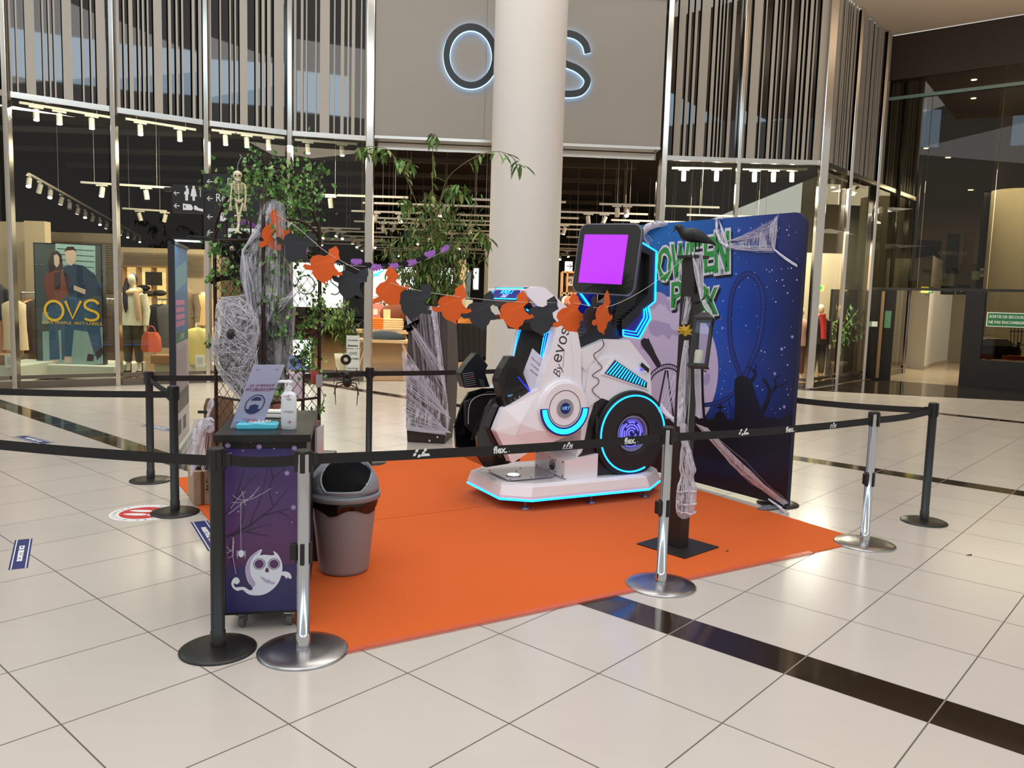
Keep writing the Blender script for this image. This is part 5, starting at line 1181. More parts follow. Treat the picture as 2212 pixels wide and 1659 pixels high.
# ------------------------------------------------------------------ flight simulator
MA = Vector((.18, 6.15, 0)); MU = Vector((.8898, .4564, 0)); MF = Fr(MA, MU)
vr = thing('flight_simulator', MF.p(.5, 0, -.45), 'white and black arcade flight simulator with glowing blue light strips on the orange carpet', 'simulator')
BLKG = M('gloss_black', (14, 14, 17), .12, coat=.6, nz=.1); BLKS = M('satin_black', (27, 27, 30), .38, nz=.08)
WG2 = M('warm_white_panel', (240, 234, 236), .22, coat=.4, nz=.02)
DNAVY = M('navy_translucent', (22, 26, 96), .2, emit=(10, 14, 120), es=.35)
def mp(px, n, th, mi=0, mb=None):
    mb.prism([MF.p(*MF.uv(x, y, n), n) for x, y in px], -MF.N * th, mi); return mb
def ml(px, w, n, mb, mi=0, sm=False, th=.006, closed=False):
    P = [MF.uv(x, y, n) for x, y in px]
    if sm: P = [tuple(q) for q in smooth_pts(P, 5, closed)]
    stroke(MF, P, w, n, th, mb, mi, closed)
def part(mb, name, mats, bevel=.004, **k): return mb.build(name, mats, vr, bevel=bevel, **k)
# base platform
def oct_(s, z, w=0): 
    pts = [(0, 0), (1.127, 0), (1.407, -.223), (1.407, -.68), (1.127, -.9), (0, -.9), (-.215, -.75), (-.204, -.15)]
    cx, cy = .6, -.45
    return [MF.p(cx + (u_ - cx) * (1 - s / 1.0) if False else cx + (u_ - cx) + (-s if u_ > cx else s), z, cy + (v_ - cy) + (-s if v_ > cy else s)) for u_, v_ in pts]
m = MB(); m.loft([oct_(.0, .085), oct_(.0, .12), oct_(.02, .195), oct_(.05, .215), oct_(.09, .205)], sm=False); part(m, 'base_platform', WG2, .006)
m = MB(); P_ = oct_(.0, .09); 
for i in range(8): 
    a, b = P_[i], P_[(i + 1) % 8]; m.tube([a, b], .0085, 8)
part(m, 'base_light_strip', LEDC, 0)
for (u_, v_) in ((.0, -.1), (.6, -.08), (1.15, -.1), (.0, -.8), (1.15, -.8), (1.3, -.45)):
    p = MF.p(u_, 0, v_); m = MB(); m.cyl(p + Vector((0, 0, .007)), p + Vector((0, 0, .02)), .042, .034, 20); m.cyl(p + Vector((0, 0, .02)), p + Vector((0, 0, .1)), .012, n=10); part(m, 'levelling_foot', M('foot_metal', (120, 112, 110), .3, .8), 0)
m = MB(); p = MF.p(.02, .216, -.36)
m.cyl(p, p + Vector((0, 0, .008)), .062, n=28, mi=1); m.cyl(p + Vector((0, 0, .008)), p + Vector((0, 0, .010)), .048, n=24); part(m, 'deck_lamp', [M('deck_lamp_glow', (235, 235, 255), .5, emit=(225, 228, 255), es=3), CHROME], 0)
m = MB(); m.prism([MF.p(-.1, .2155, -.2), MF.p(.3, .2155, -.2), MF.p(.36, .2155, -.28), MF.p(.36, .2155, -.62), MF.p(-.1, .2155, -.62)], (0, 0, .002)); part(m, 'clear_deck_plate', M('deck_plate', (190, 184, 200), .08, coat=.8), 0)
for u_, v_ in ((-.08, -.22), (-.08, -.6), (.12, -.24), (.12, -.5), (.26, -.24), (.2, -.58)):
    m = MB(); q = MF.p(u_, .218, v_); m.cyl(q, q + Vector((0, 0, .003)), .006, n=8); part(m, 'bolt', BLACKP, 0)
# motor box
bu = .385
m = MB(); m.prism([MF.p(bu, .215, -.125), MF.p(bu, .36, -.125), MF.p(bu - .02, .37, -.125), MF.p(bu - .02, .215, -.125)], -MF.N * .5)
m.prism([MF.p(bu, .2, -.13), MF.p(bu + .3, .2, -.13), MF.p(bu + .3, .40, -.13), MF.p(bu, .36, -.13)], -MF.N * .5); part(m, 'motor_box', WG2)
FB = Fr(MF.p(bu - .0205, .215, -.625), MF.N)
m = MB(); m.ring(FB, (.30, .075), .0, .047, .002, mi=0, n=28, nn=.002)
for k_ in range(4): m.ring(FB, (.30, .075), .010 + .011 * k_, .0125 + .011 * k_, .002, mi=1, n=28, nn=.005)
for k_ in range(6): a_ = k_ * PI / 3; m.prism([FB.p(.30 + .046 * math.cos(a_ + d_), .075 + .046 * math.sin(a_ + d_), .004) if r_ else FB.p(.3 + .01 * math.cos(a_ + d_), .075 + .01 * math.sin(a_ + d_), .004) for r_, d_ in ((0, -.2), (1, -.05), (1, .05), (0, .2))], -FB.N * .001, 1)
for x_, y_ in ((-.05, .05), (.05, .05), (-.05, -.05), (.05, -.05)): m.ring(FB, (.30 + x_, .075 + y_), 0, .006, .003, mi=0, n=8, nn=.003)
part(m, 'fan_grille', [BLACKP, CHROME], 0)
for x_, y_ in ((.03, .015), (.47, .015), (.03, .13), (.47, .13)):
    m = MB(); m.ring(FB, (x_, y_), 0, .007, .004, n=10, nn=.003); part(m, 'bolt', BLACKP, 0)
# rear white body
m = MB(); mp([(1257, 757), (1311, 733), (1359, 734), (1404, 792), (1407, 836), (1407, 930), (1330, 960), (1240, 1000), (1255, 950), (1258, 855)], -.17, .56, 0, m); part(m, 'rear_body', WHITEG, .012)
m = MB(); mp([(1257, 757), (1257, 792), (1264, 800), (1300, 757), (1311, 733)], -.15, .03, 0, m); part(m, 'body_shoulder', WHITEG, .01)
m = MB(); mp([(1262, 862), (1272, 800), (1300, 775), (1330, 770), (1406, 836), (1406, 900), (1300, 860), (1270, 880)], -.155, .02, 0, m); part(m, 'body_side_skin', WHITEG, .006)
m = MB(); ml([(1299, 730), (1305, 744), (1296, 756), (1283, 766), (1290, 780), (1301, 794), (1288, 804), (1280, 812), (1292, 818), (1293, 828), (1280, 841), (1286, 852), (1297, 862), (1284, 872), (1290, 882)], .005, -.145, m, 0, True, .003); part(m, 'crack_line', M('crack_black', (40, 10, 14), .5), 0)
# vent with light slats
vc = [(1329, 778), (1398, 826), (1397, 838), (1307, 807)]
m = MB(); mp([(1328, 770), (1404, 822), (1402, 843), (1299, 809)], -.145, .012, 0, m); part(m, 'vent_surround', WHITEG, .004)
m = MB(); mp(vc, -.138, .012, 0, m); part(m, 'vent_recess', M('vent_navy', (12, 14, 60), .3), 0)
for i in range(14):
    f = (i + .7) / 14.6
    a = (vc[0][0] + (vc[1][0] - vc[0][0]) * f, vc[0][1] + (vc[1][1] - vc[0][1]) * f + 1.5); b = (vc[3][0] + (vc[2][0] - vc[3][0]) * f, vc[3][1] + (vc[2][1] - vc[3][1]) * f - 1.5)
    m = MB(); ml([a, b], .008, -.134, m, 0, th=.006); part(m, 'light_slat', LEDC, 0)
m = MB(); mp([(1387, 783), (1403, 797), (1401, 806), (1384, 790)], -.15, .006, 0, m); part(m, 'socket_plate', BLACKP, .001)
q = MF.at(1393, 804, -.14); m = MB(); m.cyl(q, q + MF.N * .02, .013, .009, 14); part(m, 'knob', M('knob_white', (225, 225, 230), .2), 0)
m = MB(); mp([(1384, 797), (1387, 797), (1387, 801), (1384, 801)], -.15, .003, 0, m); part(m, 'indicator_light', LEDB, 0)
# wheel housing + tyre
hs = [(1230, 1037), (1232, 1003), (1259, 977), (1272, 910), (1284, 874), (1309, 852), (1345, 842), (1382, 848), (1409, 874), (1421, 905), (1417, 955), (1392, 996), (1372, 1022)]
m = MB(); mp(hs, -.16, .14, 0, m); part(m, 'wheel_housing', BLKS, .02)
m = MB(); m.prism([MF.p(*MF.uv(x, y, -.16), -.62) for x, y in hs], -MF.N * .13); part(m, 'wheel_housing', BLKS, .02)
WCn = (1.015, .553); nn_ = -.11
m = MB(); m.ring(MF, WCn, .15, .365, .09, n=64, nn=nn_ - .012)
m.ring(MF, WCn, .165, .345, .02, n=64, nn=nn_); part(m, 'wheel', BLKS, .01)
m = MB(); m.ring(MF, WCn, .318, .330, .014, a0=.10, a1=5.15, n=72, nn=nn_ + .006); part(m, 'wheel_light_ring', LEDC, 0)
m = MB(); m.ring(MF, WCn, .0, .15, .02, n=40, nn=nn_ - .035); m.ring(MF, WCn, .142, .152, .05, n=40, nn=nn_ - .01); part(m, 'hub_dish', M('hub_lilac', (150, 146, 196), .3, .4), 0)
m = MB(); HB = M('hub_glow', (110, 110, 255), .5, emit=(96, 96, 255), es=1.5); HD = M('hub_navy', (20, 22, 110), .4)
m.ring(MF, WCn, 0, .125, .003, n=36, mi=1, nn=nn_ - .03)
for r0_, r1_, a0_, a1_ in ((.02, .03, 0, 4.2), (.042, .055, .6, 3.6), (.042, .055, 3.9, 6.1), (.066, .078, .2, 2.4), (.066, .078, 2.8, 5.9), (.088, .104, 1.2, 1.9), (.088, .104, 2.1, 4.4), (.088, .104, 5.0, 7.2), (.112, .118, 0, 2), (.112, .12, 2.4, 5.2)):
    m.ring(MF, WCn, r0_, r1_, .003, a0=a0_, a1=a1_, n=24, mi=0, nn=nn_ - .027)
part(m, 'hub_graphic', [HB, HD], 0)
m = MB(); mp([(1288, 900), (1292, 900), (1292, 936), (1287, 934)], -.10, .004, 0, m); ml([(1289, 870), (1290, 900), (1288, 960)], .003, -.1, m); part(m, 'door_cord', M('dark_cord', (40, 40, 52), .5), 0)
# near and far arms
arm = [(1136, 625), (1165, 619), (1177, 621), (1226, 664), (1239, 697), (1249, 722), (1256, 760), (1256, 820), (1260, 862), (1261, 906), (1232, 938), (1214, 947), (1150, 972), (1106, 1001), (1094, 975), (1072, 932), (1078, 915), (1091, 884), (1149, 848), (1165, 842), (1184, 779), (1204, 700), (1190, 688), (1140, 640)]
m = MB(); mp(arm, -.12, .10, 0, m); part(m, 'side_arm', WHITEG, .012)
m = MB(); m.prism([MF.p(*MF.uv(x, y, -.12), -.70) for x, y in arm], -MF.N * .10); part(m, 'side_arm', WHITEG, .012)
# facetted nose
def at3(x, y, n): return MF.p(*MF.uv(x, y, n), n)
m = MB(); V = [at3(1091, 884, -.12), at3(1072, 932, -.12), at3(1106, 1001, -.12), at3(1150, 972, -.12), at3(1232, 938, -.12), at3(1164, 845, -.12), at3(1112, 941, -.085), at3(1164, 930, -.08), at3(1124, 915, -.075)]
m.add(V, [(0, 1, 8), (1, 6, 8), (1, 2, 6), (2, 3, 6), (3, 7, 6), (3, 4, 7), (4, 5, 7), (5, 8, 7), (5, 0, 8), (6, 7, 8)]); part(m, 'nose_facets', WHITEG, 0)
m = MB(); ml([(1224, 686), (1236, 760), (1236, 815), (1222, 836)], .012, -.118, m, 0, True, .004); part(m, 'arm_crease', WG2, .002)
# pivot dome
cc_ = MF.uv(1217, 881, -.1); R_ = .052
m = MB(); m.ring(MF, cc_, 0, .225, .04, n=56, nn=-.085); part(m, 'pivot_dome', WHITEG, .012); m = MB(); m.ring(MF, cc_, 0, .205, .02, n=56, nn=-.075); part(m, 'pivot_disc', WHITEG, .012)
m = MB(); m.ring(MF, cc_, .140, .145, .004, n=56, nn=-.0735); part(m, 'pivot_ring', BLACKP, 0)
m = MB(); m.ring(MF, cc_, .045, .075, .012, n=40, nn=-.066)
for k_ in range(4): a_ = PI / 4 + k_ * PI / 2; m.ring(MF, (cc_[0] + .06 * math.cos(a_), cc_[1] + .06 * math.sin(a_)), 0, .005, .004, n=8, nn=-.063)
part(m, 'pivot_cap', M('silver_paint', (170, 170, 176), .3, .7), 0)
m = MB(); m.ring(MF, cc_, 0, .045, .01, n=32, nn=-.064, mi=0); m.text('VRT', .038, MF.mat(cc_[0], cc_[1], -.0635), 1, shear=.25, offset=.0008, sx=1.1); part(m, 'pivot_badge', [M('badge_navy', (24, 28, 120), .3), M('badge_cyan', (110, 200, 240), .4, emit=(90, 180, 240), es=.6)], 0)
m = MB(); m.ring(MF, cc_, .155, .225, .008, a0=PI, a1=2 * PI, n=40, nn=-.070); part(m, 'light_arc_surround', M('arc_navy', (14, 20, 110), .3), 0)
m = MB(); m.ring(MF, cc_, .168, .208, .012, a0=PI + .04, a1=2 * PI - .04, n=40, nn=-.064); part(m, 'light_arc', LEDC, 0)
# lettering "By evos" on the arm
q = MF.uv(1206, 760, -.119)
T = MF.mat(q[0], q[1], -.1185) @ Matrix.Rotation(math.radians(74), 4, 'Z')
m = MB(); m.text('evos', .185, T @ Matrix.Translation((.06, 0, 0)), 0, font=True, sx=1.0, offset=0); m.text('By', .1, T @ Matrix.Translation((-.15, -.045, 0)), 0, shear=.35, offset=-.001)
T2 = T @ Matrix.Translation((-.13, -.06, 0)); f3 = Fr((0, 0, 0), (1, 0, 0), (0, 1, 0))
tmp = MB(); stroke(f3, [tuple(x) for x in smooth_pts([(-.0, -.01), (.03, -.02), (.1, .0), (.16, .01)], 4)], .003, 0, .0005, tmp); m.add([T2 @ v for v in tmp.v], tmp.f, 0)
part(m, 'lettering', M('lettering_black', (22, 20, 24), .4), 0)
# hood between arms and its title box
m = MB()
hp_ = [(1136, 625), (1165, 619), (1177, 621), (1226, 664), (1222, 676), (1170, 640), (1145, 636)]
m.prism([MF.p(*MF.uv(x, y, -.12), -.20) for x, y in hp_], -MF.N * .5); part(m, 'hood', WHITEG, .01)
fa = [MF.p(-.012, 1.745, -.18), MF.p(-.09, 1.64, -.18), MF.p(-.09, 1.64, -.72), MF.p(-.012, 1.745, -.72)]
FS = Fr(fa[2], fa[1] - fa[2], fa[0] - fa[1]); ws, hs_ = .54, (fa[0] - fa[1]).length
m = MB(); m.prism(fa, -FS.N * .09); m.prism([MF.p(-.09, 1.64, -.2), MF.p(.05, 1.60, -.2), MF.p(.1, 1.745, -.2), MF.p(-.012, 1.745, -.2)], -MF.N * .5); part(m, 'title_box', BLKS, .006)
m = MB(); stroke(FS, [(.03, .012), (ws - .03, .012), (ws - .03, hs_ - .012), (.03, hs_ - .012)], .008, .004, .004, m, 0, True)
for f_ in (.2, .5, .8): pass
m.text('VART', .075, FS.mat(ws / 2, hs_ * .64, .004), 0, shear=.3, offset=.001, sx=1.3); m.text('360', .05, FS.mat(ws / 2, hs_ * .3, .004), 1, shear=.3, sx=1.4)
m.prism([FS.p(.03, .012, .002), FS.p(ws - .03, .012, .002), FS.p(ws - .03, hs_ - .012, .002), FS.p(.03, hs_ - .012, .002)], -FS.N * .002, 2)
part(m, 'title_sign', [LEDC, M('title_white', (200, 210, 255), .5, emit=(180, 195, 255), es=1.2), M('title_navy', (16, 18, 96), .3, emit=(20, 20, 150), es=.4)], 0)
# inner side panels with light lines
def inner(n, dx, far):
    L_ = [(1199, 702), (1176, 716), (1168, 760), (1161, 842)]
    uvs = [MF.uv(x, y, -.24) for x, y in L_]
    if not far: pan = [(1199, 702), (1176, 716), (1161, 842), (1166, 842), (1184, 779), (1205, 699)]
    else: pan = [(1199, 702), (1176, 716), (1161, 842), (1180, 842), (1198, 779), (1215, 699)]
    m = MB(); m.prism([MF.p(*MF.uv(x, y, -.24), n) for x, y in pan], -MF.N * .02); part(m, 'inner_panel', DNAVY if not far else M('inner_white', (200, 204, 236), .3), 0)
    for k_ in range(4):
        m = MB(); pts = [(u_ + k_ * .017, z_ - (k_ * .012 if i_ < 2 else 0)) for i_, (u_, z_) in enumerate(uvs)]
        stroke(MF, pts, .0055, n + .004, .006, m, 0); part(m, 'light_line', LEDC if k_ in (0, 1) else LEDB, 0)
inner(-.235, 0, False); inner(-.69, 0, True)
m = MB(); stroke(MF, [MF.uv(1074, 663, -.7), MF.uv(1098, 693, -.7), MF.uv(1108, 694, -.7)], .01, -.68, .006, m); part(m, 'light_line', LEDC, 0)
m = MB(); stroke(MF, [MF.uv(1136, 668, -.24), MF.uv(1153, 680, -.24)], .01, -.23, .006, m); stroke(MF, [MF.uv(1180, 695, -.24), MF.uv(1192, 694, -.24), MF.uv(1199, 690, -.24)], .008, -.23, .006, m); part(m, 'light_line', LEDC, 0)
# seat back and cockpit
SEAT = M('seat_black', (16, 15, 17), .7, nz=.1, bump=.15, bs=200)
m = MB(); m.prism([MF.p(.02, .62, -.27), MF.p(.24, 1.52, -.27), MF.p(.30, 1.52, -.27), MF.p(.36, .60, -.27)], -MF.N * .40); part(m, 'seat_back', SEAT, .02)
m = MB(); m.prism([MF.p(-.02, 1.60, -.25), MF.p(.10, 1.40, -.25), MF.p(.32, 1.45, -.25), MF.p(.2, 1.70, -.25)], -MF.N * .44); part(m, 'seat_canopy', SEAT, .01)
m = MB(); m.prism([MF.p(-.16, .56, -.29), MF.p(-.13, .66, -.29), MF.p(.1, .66, -.29), MF.p(.1, .52, -.29)], -MF.N * .36); part(m, 'seat_cushion', SEAT, .03)
m = MB(); m.ring(MF, (.1, 1.18), 0, .01, .01, n=10, nn=-.2)
pro = [(-.29, .33), (-.36, .42), (-.375, .58), (-.31, .78), (-.25, .87), (-.12, .9), (.06, .9), (.10, .60), (.02, .44), (-.09, .345)]
for n_ in (-.235, -.675):
    m = MB(); m.prism([MF.p(a_, b_, n_) for a_, b_ in pro], -MF.N * .03); part(m, 'cockpit_side', BLKG, .012)
m = MB(); m.prism([MF.p(-.30, .33, -.25), MF.p(-.365, .42, -.25), MF.p(-.34, .43, -.25), MF.p(-.28, .36, -.25), MF.p(.0, .42, -.25), MF.p(.02, .36, -.25), MF.p(-.09, .345, -.25)], -MF.N * .44); part(m, 'cockpit_floor', BLKG, .008)
m = MB(); m.prism([MF.p(-.30, .368, -.3), MF.p(-.12, .385, -.3), MF.p(-.12, .39, -.3), MF.p(-.30, .373, -.3)], -MF.N * .34); part(m, 'foot_plate', M('chequer_metal', (150, 150, 156), .25, .9, nz=.3, ns=40), 0)
m = MB(); m.tube([MF.p(*q, -.27) for q in [tuple(x) for x in smooth_pts([(-.2, .84), (-.28, .78), (-.3, .66), (-.25, .58), (-.2, .5)], 5)]], .003, 5); part(m, 'white_stitching', WPRINT, 0)
# inner seat shape facing the viewer (moulded far side)
m = MB(); m.prism([MF.p(a_, b_, -.60) for a_, b_ in ((-.31, .80), (-.1, .88), (.05, .86), (.02, .55), (-.2, .5), (-.3, .6))], -MF.N * .06); m.tube([MF.p(a_, b_, -.595) for a_, b_ in [tuple(q) for q in smooth_pts([(-.29, .62), (-.28, .78), (-.2, .85), (-.05, .86)], 5)]], .003, 5, mi=1); part(m, 'side_padding', [SEAT, WPRINT], .02)
m = MB(); m.tube([MF.p(-.12, .70, -.5), MF.p(-.2, .66, -.45), MF.p(-.24, .6, -.4)], [.045, .05, .03], 12); m.tube([MF.p(-.05, .78, -.52), MF.p(-.1, .8, -.45)], [.06, .05], 14); part(m, 'hand_grip', BLKS, 0)
for a_, b_ in (((-.02, .9, -.34), (-.12, .5, -.32)), ((-.0, .9, -.42), (-.16, .62, -.46)), ((-.22, .68, -.5), (-.28, .5, -.52))):
    a3, b3 = MF.p(*a_), MF.p(*b_); m = MB(); m.prism([a3 - MU * .02, a3 + MU * .02, b3 + MU * .02, b3 - MU * .02], MF.N * .008); part(m, 'seat_belt', M('belt_webbing', (24, 24, 26), .8), 0)
# shoulder pods
def pod(px, n, far):
    m = MB(); m.prism([MF.p(*MF.uv(x, y, n), n) for x, y in px], -MF.N * .11); part(m, 'shoulder_pod', BLKS, .008)
pn = [(1101, 771), (1117, 770), (1136, 787), (1130, 806), (1146, 846), (1094, 884), (1089, 878), (1076, 826), (1077, 818), (1086, 796)]
pod(pn, -.17, False)
pf = [(1032, 763), (1054, 789), (1047, 803), (1058, 836), (1003, 838), (994, 808), (1008, 787), (1028, 764)]
m = MB(); m.prism([MF.p(*MF.uv(x, y, -.62), -.62) for x, y in pf], -MF.N * .10); part(m, 'shoulder_pod', BLKS, .008)
m = MB()
for i in range(12):
    a = (1096 - i * .8, 800 + i * 5.0); b = (1118 + i * 1.9, 796 + i * 4.0)
    if i < 9: ml([a, b], .006, -.164, m, 0, th=.008)
part(m, 'pod_slats', M('slat_black', (12, 12, 13), .6), 0)
m = MB()
for i in range(7): stroke(MF, [MF.uv(998 + i * .8, 808 + i * 4.4, -.62), MF.uv(1022 + i * 1, 804 + i * 4.4, -.62)], .006, -.612, .004, m, 0)
stroke(MF, [MF.uv(1018, 813, -.62), MF.uv(1022, 813, -.62)], .01, -.61, .004, m, 1)
for i in range(4): stroke(MF, [MF.uv(1034 + i, 820 + i * 4, -.62), MF.uv(1044 + i, 822 + i * 4, -.62)], .005, -.612, .004, m, 0)
part(m, 'pod_grille', [M('grille_grey', (120, 120, 124), .4), M('grille_red', (220, 40, 40), .5)], 0)
m = MB(); mp([(1094, 858), (1136, 840), (1139, 849), (1098, 876)], -.162, .004, 0, m); part(m, 'button_panel', BLACKP, 0)
q = MF.uv(1101, 855, -.16); m = MB(); m.text('VRT', .025, MF.mat(q[0], q[1], -.158) @ Matrix.Rotation(.1, 4, 'Z'), 0, shear=.3); part(m, 'panel_logo', M('badge_cyan', (110, 200, 240), .4), 0)
for x_, y_ in ((1102, 865.5), (1111, 861), (1120, 856.5)):
    q = MF.at(x_, y_, -.162); m = MB(); m.cyl(q, q + MF.N * .015, .009, .007, 12); part(m, 'button', CHROME, 0)
m = MB(); ml([(1119, 814), (1146, 846)], .01, -.168, m); part(m, 'light_line', LEDB, 0)
# paper notices
def paper(c, U_, V_, w, h, lines, nm, sz=.026):
    f = Fr(c, U_, V_); m = MB(); m.prism([f.p(0, 0), f.p(w, 0), f.p(w, h), f.p(0, h)], -f.N * .001)
    for i, s_ in enumerate(lines): m.text(s_, sz, f.mat(w / 2, h * .78 - i * sz * 1.9, .0015), 1, shear=.1)
    part(m, nm, [M('paper_lilac', (214, 210, 226), .6), M('ink_navy', (30, 30, 60), .5)], 0)
a = MF.at(1121, 827, -.22); b = MF.at(1149, 851, -.2)
paper(a, (b - a), (MF.at(1144, 768, -.24) - a), .19, .30, ["Merci d'attendre", 'un animateur', 'disponible'], 'paper_notice', .022)
a = MF.at(1033, 958, -.44); paper(a, MF.at(1050, 961, -.42) - a, MF.at(1038, 926, -.46) - a, .09, .13, ['Merci'], 'paper_notice', .026)
# rear console, louvres and blue-lined frame
m = MB(); mp([(1247, 728), (1262, 722), (1298, 700), (1330, 640), (1365, 610), (1372, 500), (1380, 500), (1409, 552), (1407, 650), (1345, 712), (1347, 727), (1330, 733), (1257, 760)], -.30, .02, 0, m)
part(m, 'console_back', BLKS, .004)
m = MB(); mp([(1250, 728), (1300, 700), (1330, 655), (1352, 640), (1372, 640), (1372, 690), (1345, 730), (1310, 735), (1257, 758)], -.26, .30, 0, m); part(m, 'console', M('console_navy', (16, 18, 34), .3, nz=.1), .01)
for i in range(9):
    m = MB(); ml([(1326 + i * 1.0 - i * i * .12, 650 + i * 6.2), (1372, 648 + i * 6.0)], .009, -.24, m, 0, th=.02); part(m, 'louvre', BLACKP, 0)
fr_out = [(1374, 497), (1384, 522), (1419, 543), (1416, 651), (1401, 663), (1344, 716), (1343, 692), (1387, 652), (1400, 636), (1404, 552), (1381, 541), (1374, 545)]
m = MB(); mp(fr_out, -.22, .08, 0, m); part(m, 'side_frame', BLKS, .004)
m = MB(); mp([(1401, 663), (1406, 687), (1382, 731), (1347, 726), (1347, 712), (1396, 668)], -.22, .05, 0, m); part(m, 'lower_panel', DNAVY, 0)
m = MB(); ml([(1383, 521), (1419, 543), (1416, 651), (1401, 663), (1406, 687), (1382, 731), (1347, 725), (1347, 712)], .012, -.205, m, th=.012); part(m, 'frame_light_strip', LEDC, 0)
for k_, pts in enumerate(([(1396, 664), (1399, 686), (1378, 724), (1348, 719)], [(1392, 667), (1392, 686), (1374, 717), (1348, 713)])):
    m = MB(); ml(pts, .007, -.205, m, th=.01); part(m, 'light_line', LEDC, 0)
m = MB(); mp([(1253, 632), (1290, 632), (1290, 690), (1262, 715), (1246, 700), (1240, 665)], -.52, .05, 0, m); part(m, 'far_frame_panel', DNAVY, 0)
m = MB(); ml([(1253, 631), (1274, 660)], .014, -.5, m, th=.012); part(m, 'frame_light_strip', LEDC, 0)
for k_ in range(3): m = MB(); ml([(1252 + k_ * 5, 676 + k_ * 2), (1262 + k_ * 4, 690), (1256 + k_ * 4, 706)], .006, -.505, m, th=.008); part(m, 'light_line', LEDB, 0)
for i in range(5):
    m = MB(); mp([(1252 + i * 9, 728 - i * 7), (1262 + i * 9, 722 - i * 7), (1262 + i * 9, 726 - i * 7), (1252 + i * 9, 733 - i * 7)], -.25, .3, 0, m); part(m, 'console_step', BLACKP, .002)
# monitor
c00, c10 = D(1234, 632, 6.46), D(1368, 640, 6.12); c01, c11 = D(1243, 486, 6.54), D(1374, 479, 6.20)
Um = (c10 - c00); Vm = ((c01 - c00) + (c11 - c10)) / 2
Vm = Vm - Um * (Vm.dot(Um) / Um.dot(Um))
SM = Fr(c00, Um, Vm); WM, HM = Um.length, Vm.length
def rrect(f, x0, y0, x1, y1, r, n=0, k=6):
    o = []
    for cx, cy, a0 in ((x1 - r, y1 - r, 0), (x0 + r, y1 - r, PI / 2), (x0 + r, y0 + r, PI), (x1 - r, y0 + r, 1.5 * PI)):
        for i in range(k + 1): a_ = a0 + PI / 2 * i / k; o.append(f.p(cx + r * math.cos(a_), cy + r * math.sin(a_), n))
    return o
m = MB(); m.prism(rrect(SM, 0, 0, WM, HM, .07), -SM.N * .03); part(m, 'monitor_rim', M('monitor_silver', (120, 122, 130), .3, .7), .006)
m = MB(); m.prism(rrect(SM, .01, .01, WM - .01, HM - .01, .064, .004), -SM.N * .01); part(m, 'monitor_bezel', BLKG, 0)
s0, s1 = SM.uv(1249, 610, .006), SM.uv(1357, 507, .006)
m = MB(); m.prism([SM.p(s0[0], s0[1], .006), SM.p(s1[0], s0[1], .006), SM.p(s1[0], s1[1], .006), SM.p(s0[0], s1[1], .006)], -SM.N * .003); part(m, 'monitor_screen', M('screen_violet', (150, 40, 210), .15, emit=(166, 48, 226), es=.85), 0)
m = MB(); m.tube([MF.p(.95, 1.45, -.42), SM.p(WM / 2, HM / 2, -.05)], .05, 10); m.prism([SM.p(.1, .1, -.055), SM.p(WM - .1, .1, -.055), SM.p(WM - .1, HM - .1, -.055), SM.p(.1, HM - .1, -.055)], -SM.N * .08); part(m, 'monitor_bracket', BLACKP, .005)
# ------------------------------------------------------------------ gauze and cobweb materials
def gauze(name, dens=.5, col=(226, 222, 232), scale=(30, 6, 6), lo=.45, hi=.62, rot=(0, 0, 0)):
    m = bpy.data.materials.new(name); m.use_nodes = True; nt = m.node_tree; b = nt.nodes['Principled BSDF']
    b.inputs['Base Color'].default_value = lin(col) + [1]; b.inputs['Roughness'].default_value = .9
    tc = nt.nodes.new('ShaderNodeTexCoord'); mp_ = nt.nodes.new('ShaderNodeMapping'); mp_.inputs['Scale'].default_value = scale; mp_.inputs['Rotation'].default_value = rot
    n = nt.nodes.new('ShaderNodeTexNoise'); n.inputs['Scale'].default_value = 1; n.inputs['Detail'].default_value = 9; n.inputs['Roughness'].default_value = .72; n.inputs['Distortion'].default_value = 1.4
    mr = nt.nodes.new('ShaderNodeMapRange'); mr.inputs[1].default_value = lo; mr.inputs[2].default_value = hi; mr.inputs[3].default_value = .04; mr.inputs[4].default_value = dens
    nt.links.new(tc.outputs['Object'], mp_.inputs[0]); nt.links.new(mp_.outputs[0], n.inputs['Vector']); nt.links.new(n.outputs['Fac'], mr.inputs[0]); nt.links.new(mr.outputs[0], b.inputs['Alpha'])
    MATS[name] = m; return m
STR = M('cobweb_thread', (232, 228, 238), .9, alpha=.75)
GZ = gauze('cobweb_gauze', .75, scale=(26, 26, 5))
GZ2 = gauze('cobweb_cotton', .95, scale=(14, 14, 14), lo=.36, hi=.56)
def lerp(poly, t):
    t = min(max(t, 0), .9999) * (len(poly) - 1); i = int(t); return poly[i].lerp(poly[i + 1], t - i)
def strands(mb, A, B, n, r=.0009, sag=.02, wob=.012, seed=1, mi=0, k=6, jit=.15):
    rr = random.Random(seed); A = [Vector(a) for a in A]; B = [Vector(b) for b in B]
    for i in range(n):
        t = rr.random(); a = lerp(A, t); b = lerp(B, min(max(t + rr.uniform(-jit, jit), 0), 1)); P = []
        w1, w2 = rr.uniform(-wob, wob), rr.uniform(-wob, wob)
        for j in range(k + 1):
            f = j / k; q = a.lerp(b, f); s_ = math.sin(PI * f); P.append(q + Vector((w1 * s_, w2 * s_ * .6, -sag * s_ * rr.uniform(.3, 1))))
        mb.tube(P, rr.uniform(.5, 1.3) * r, 3, mi, False, False)
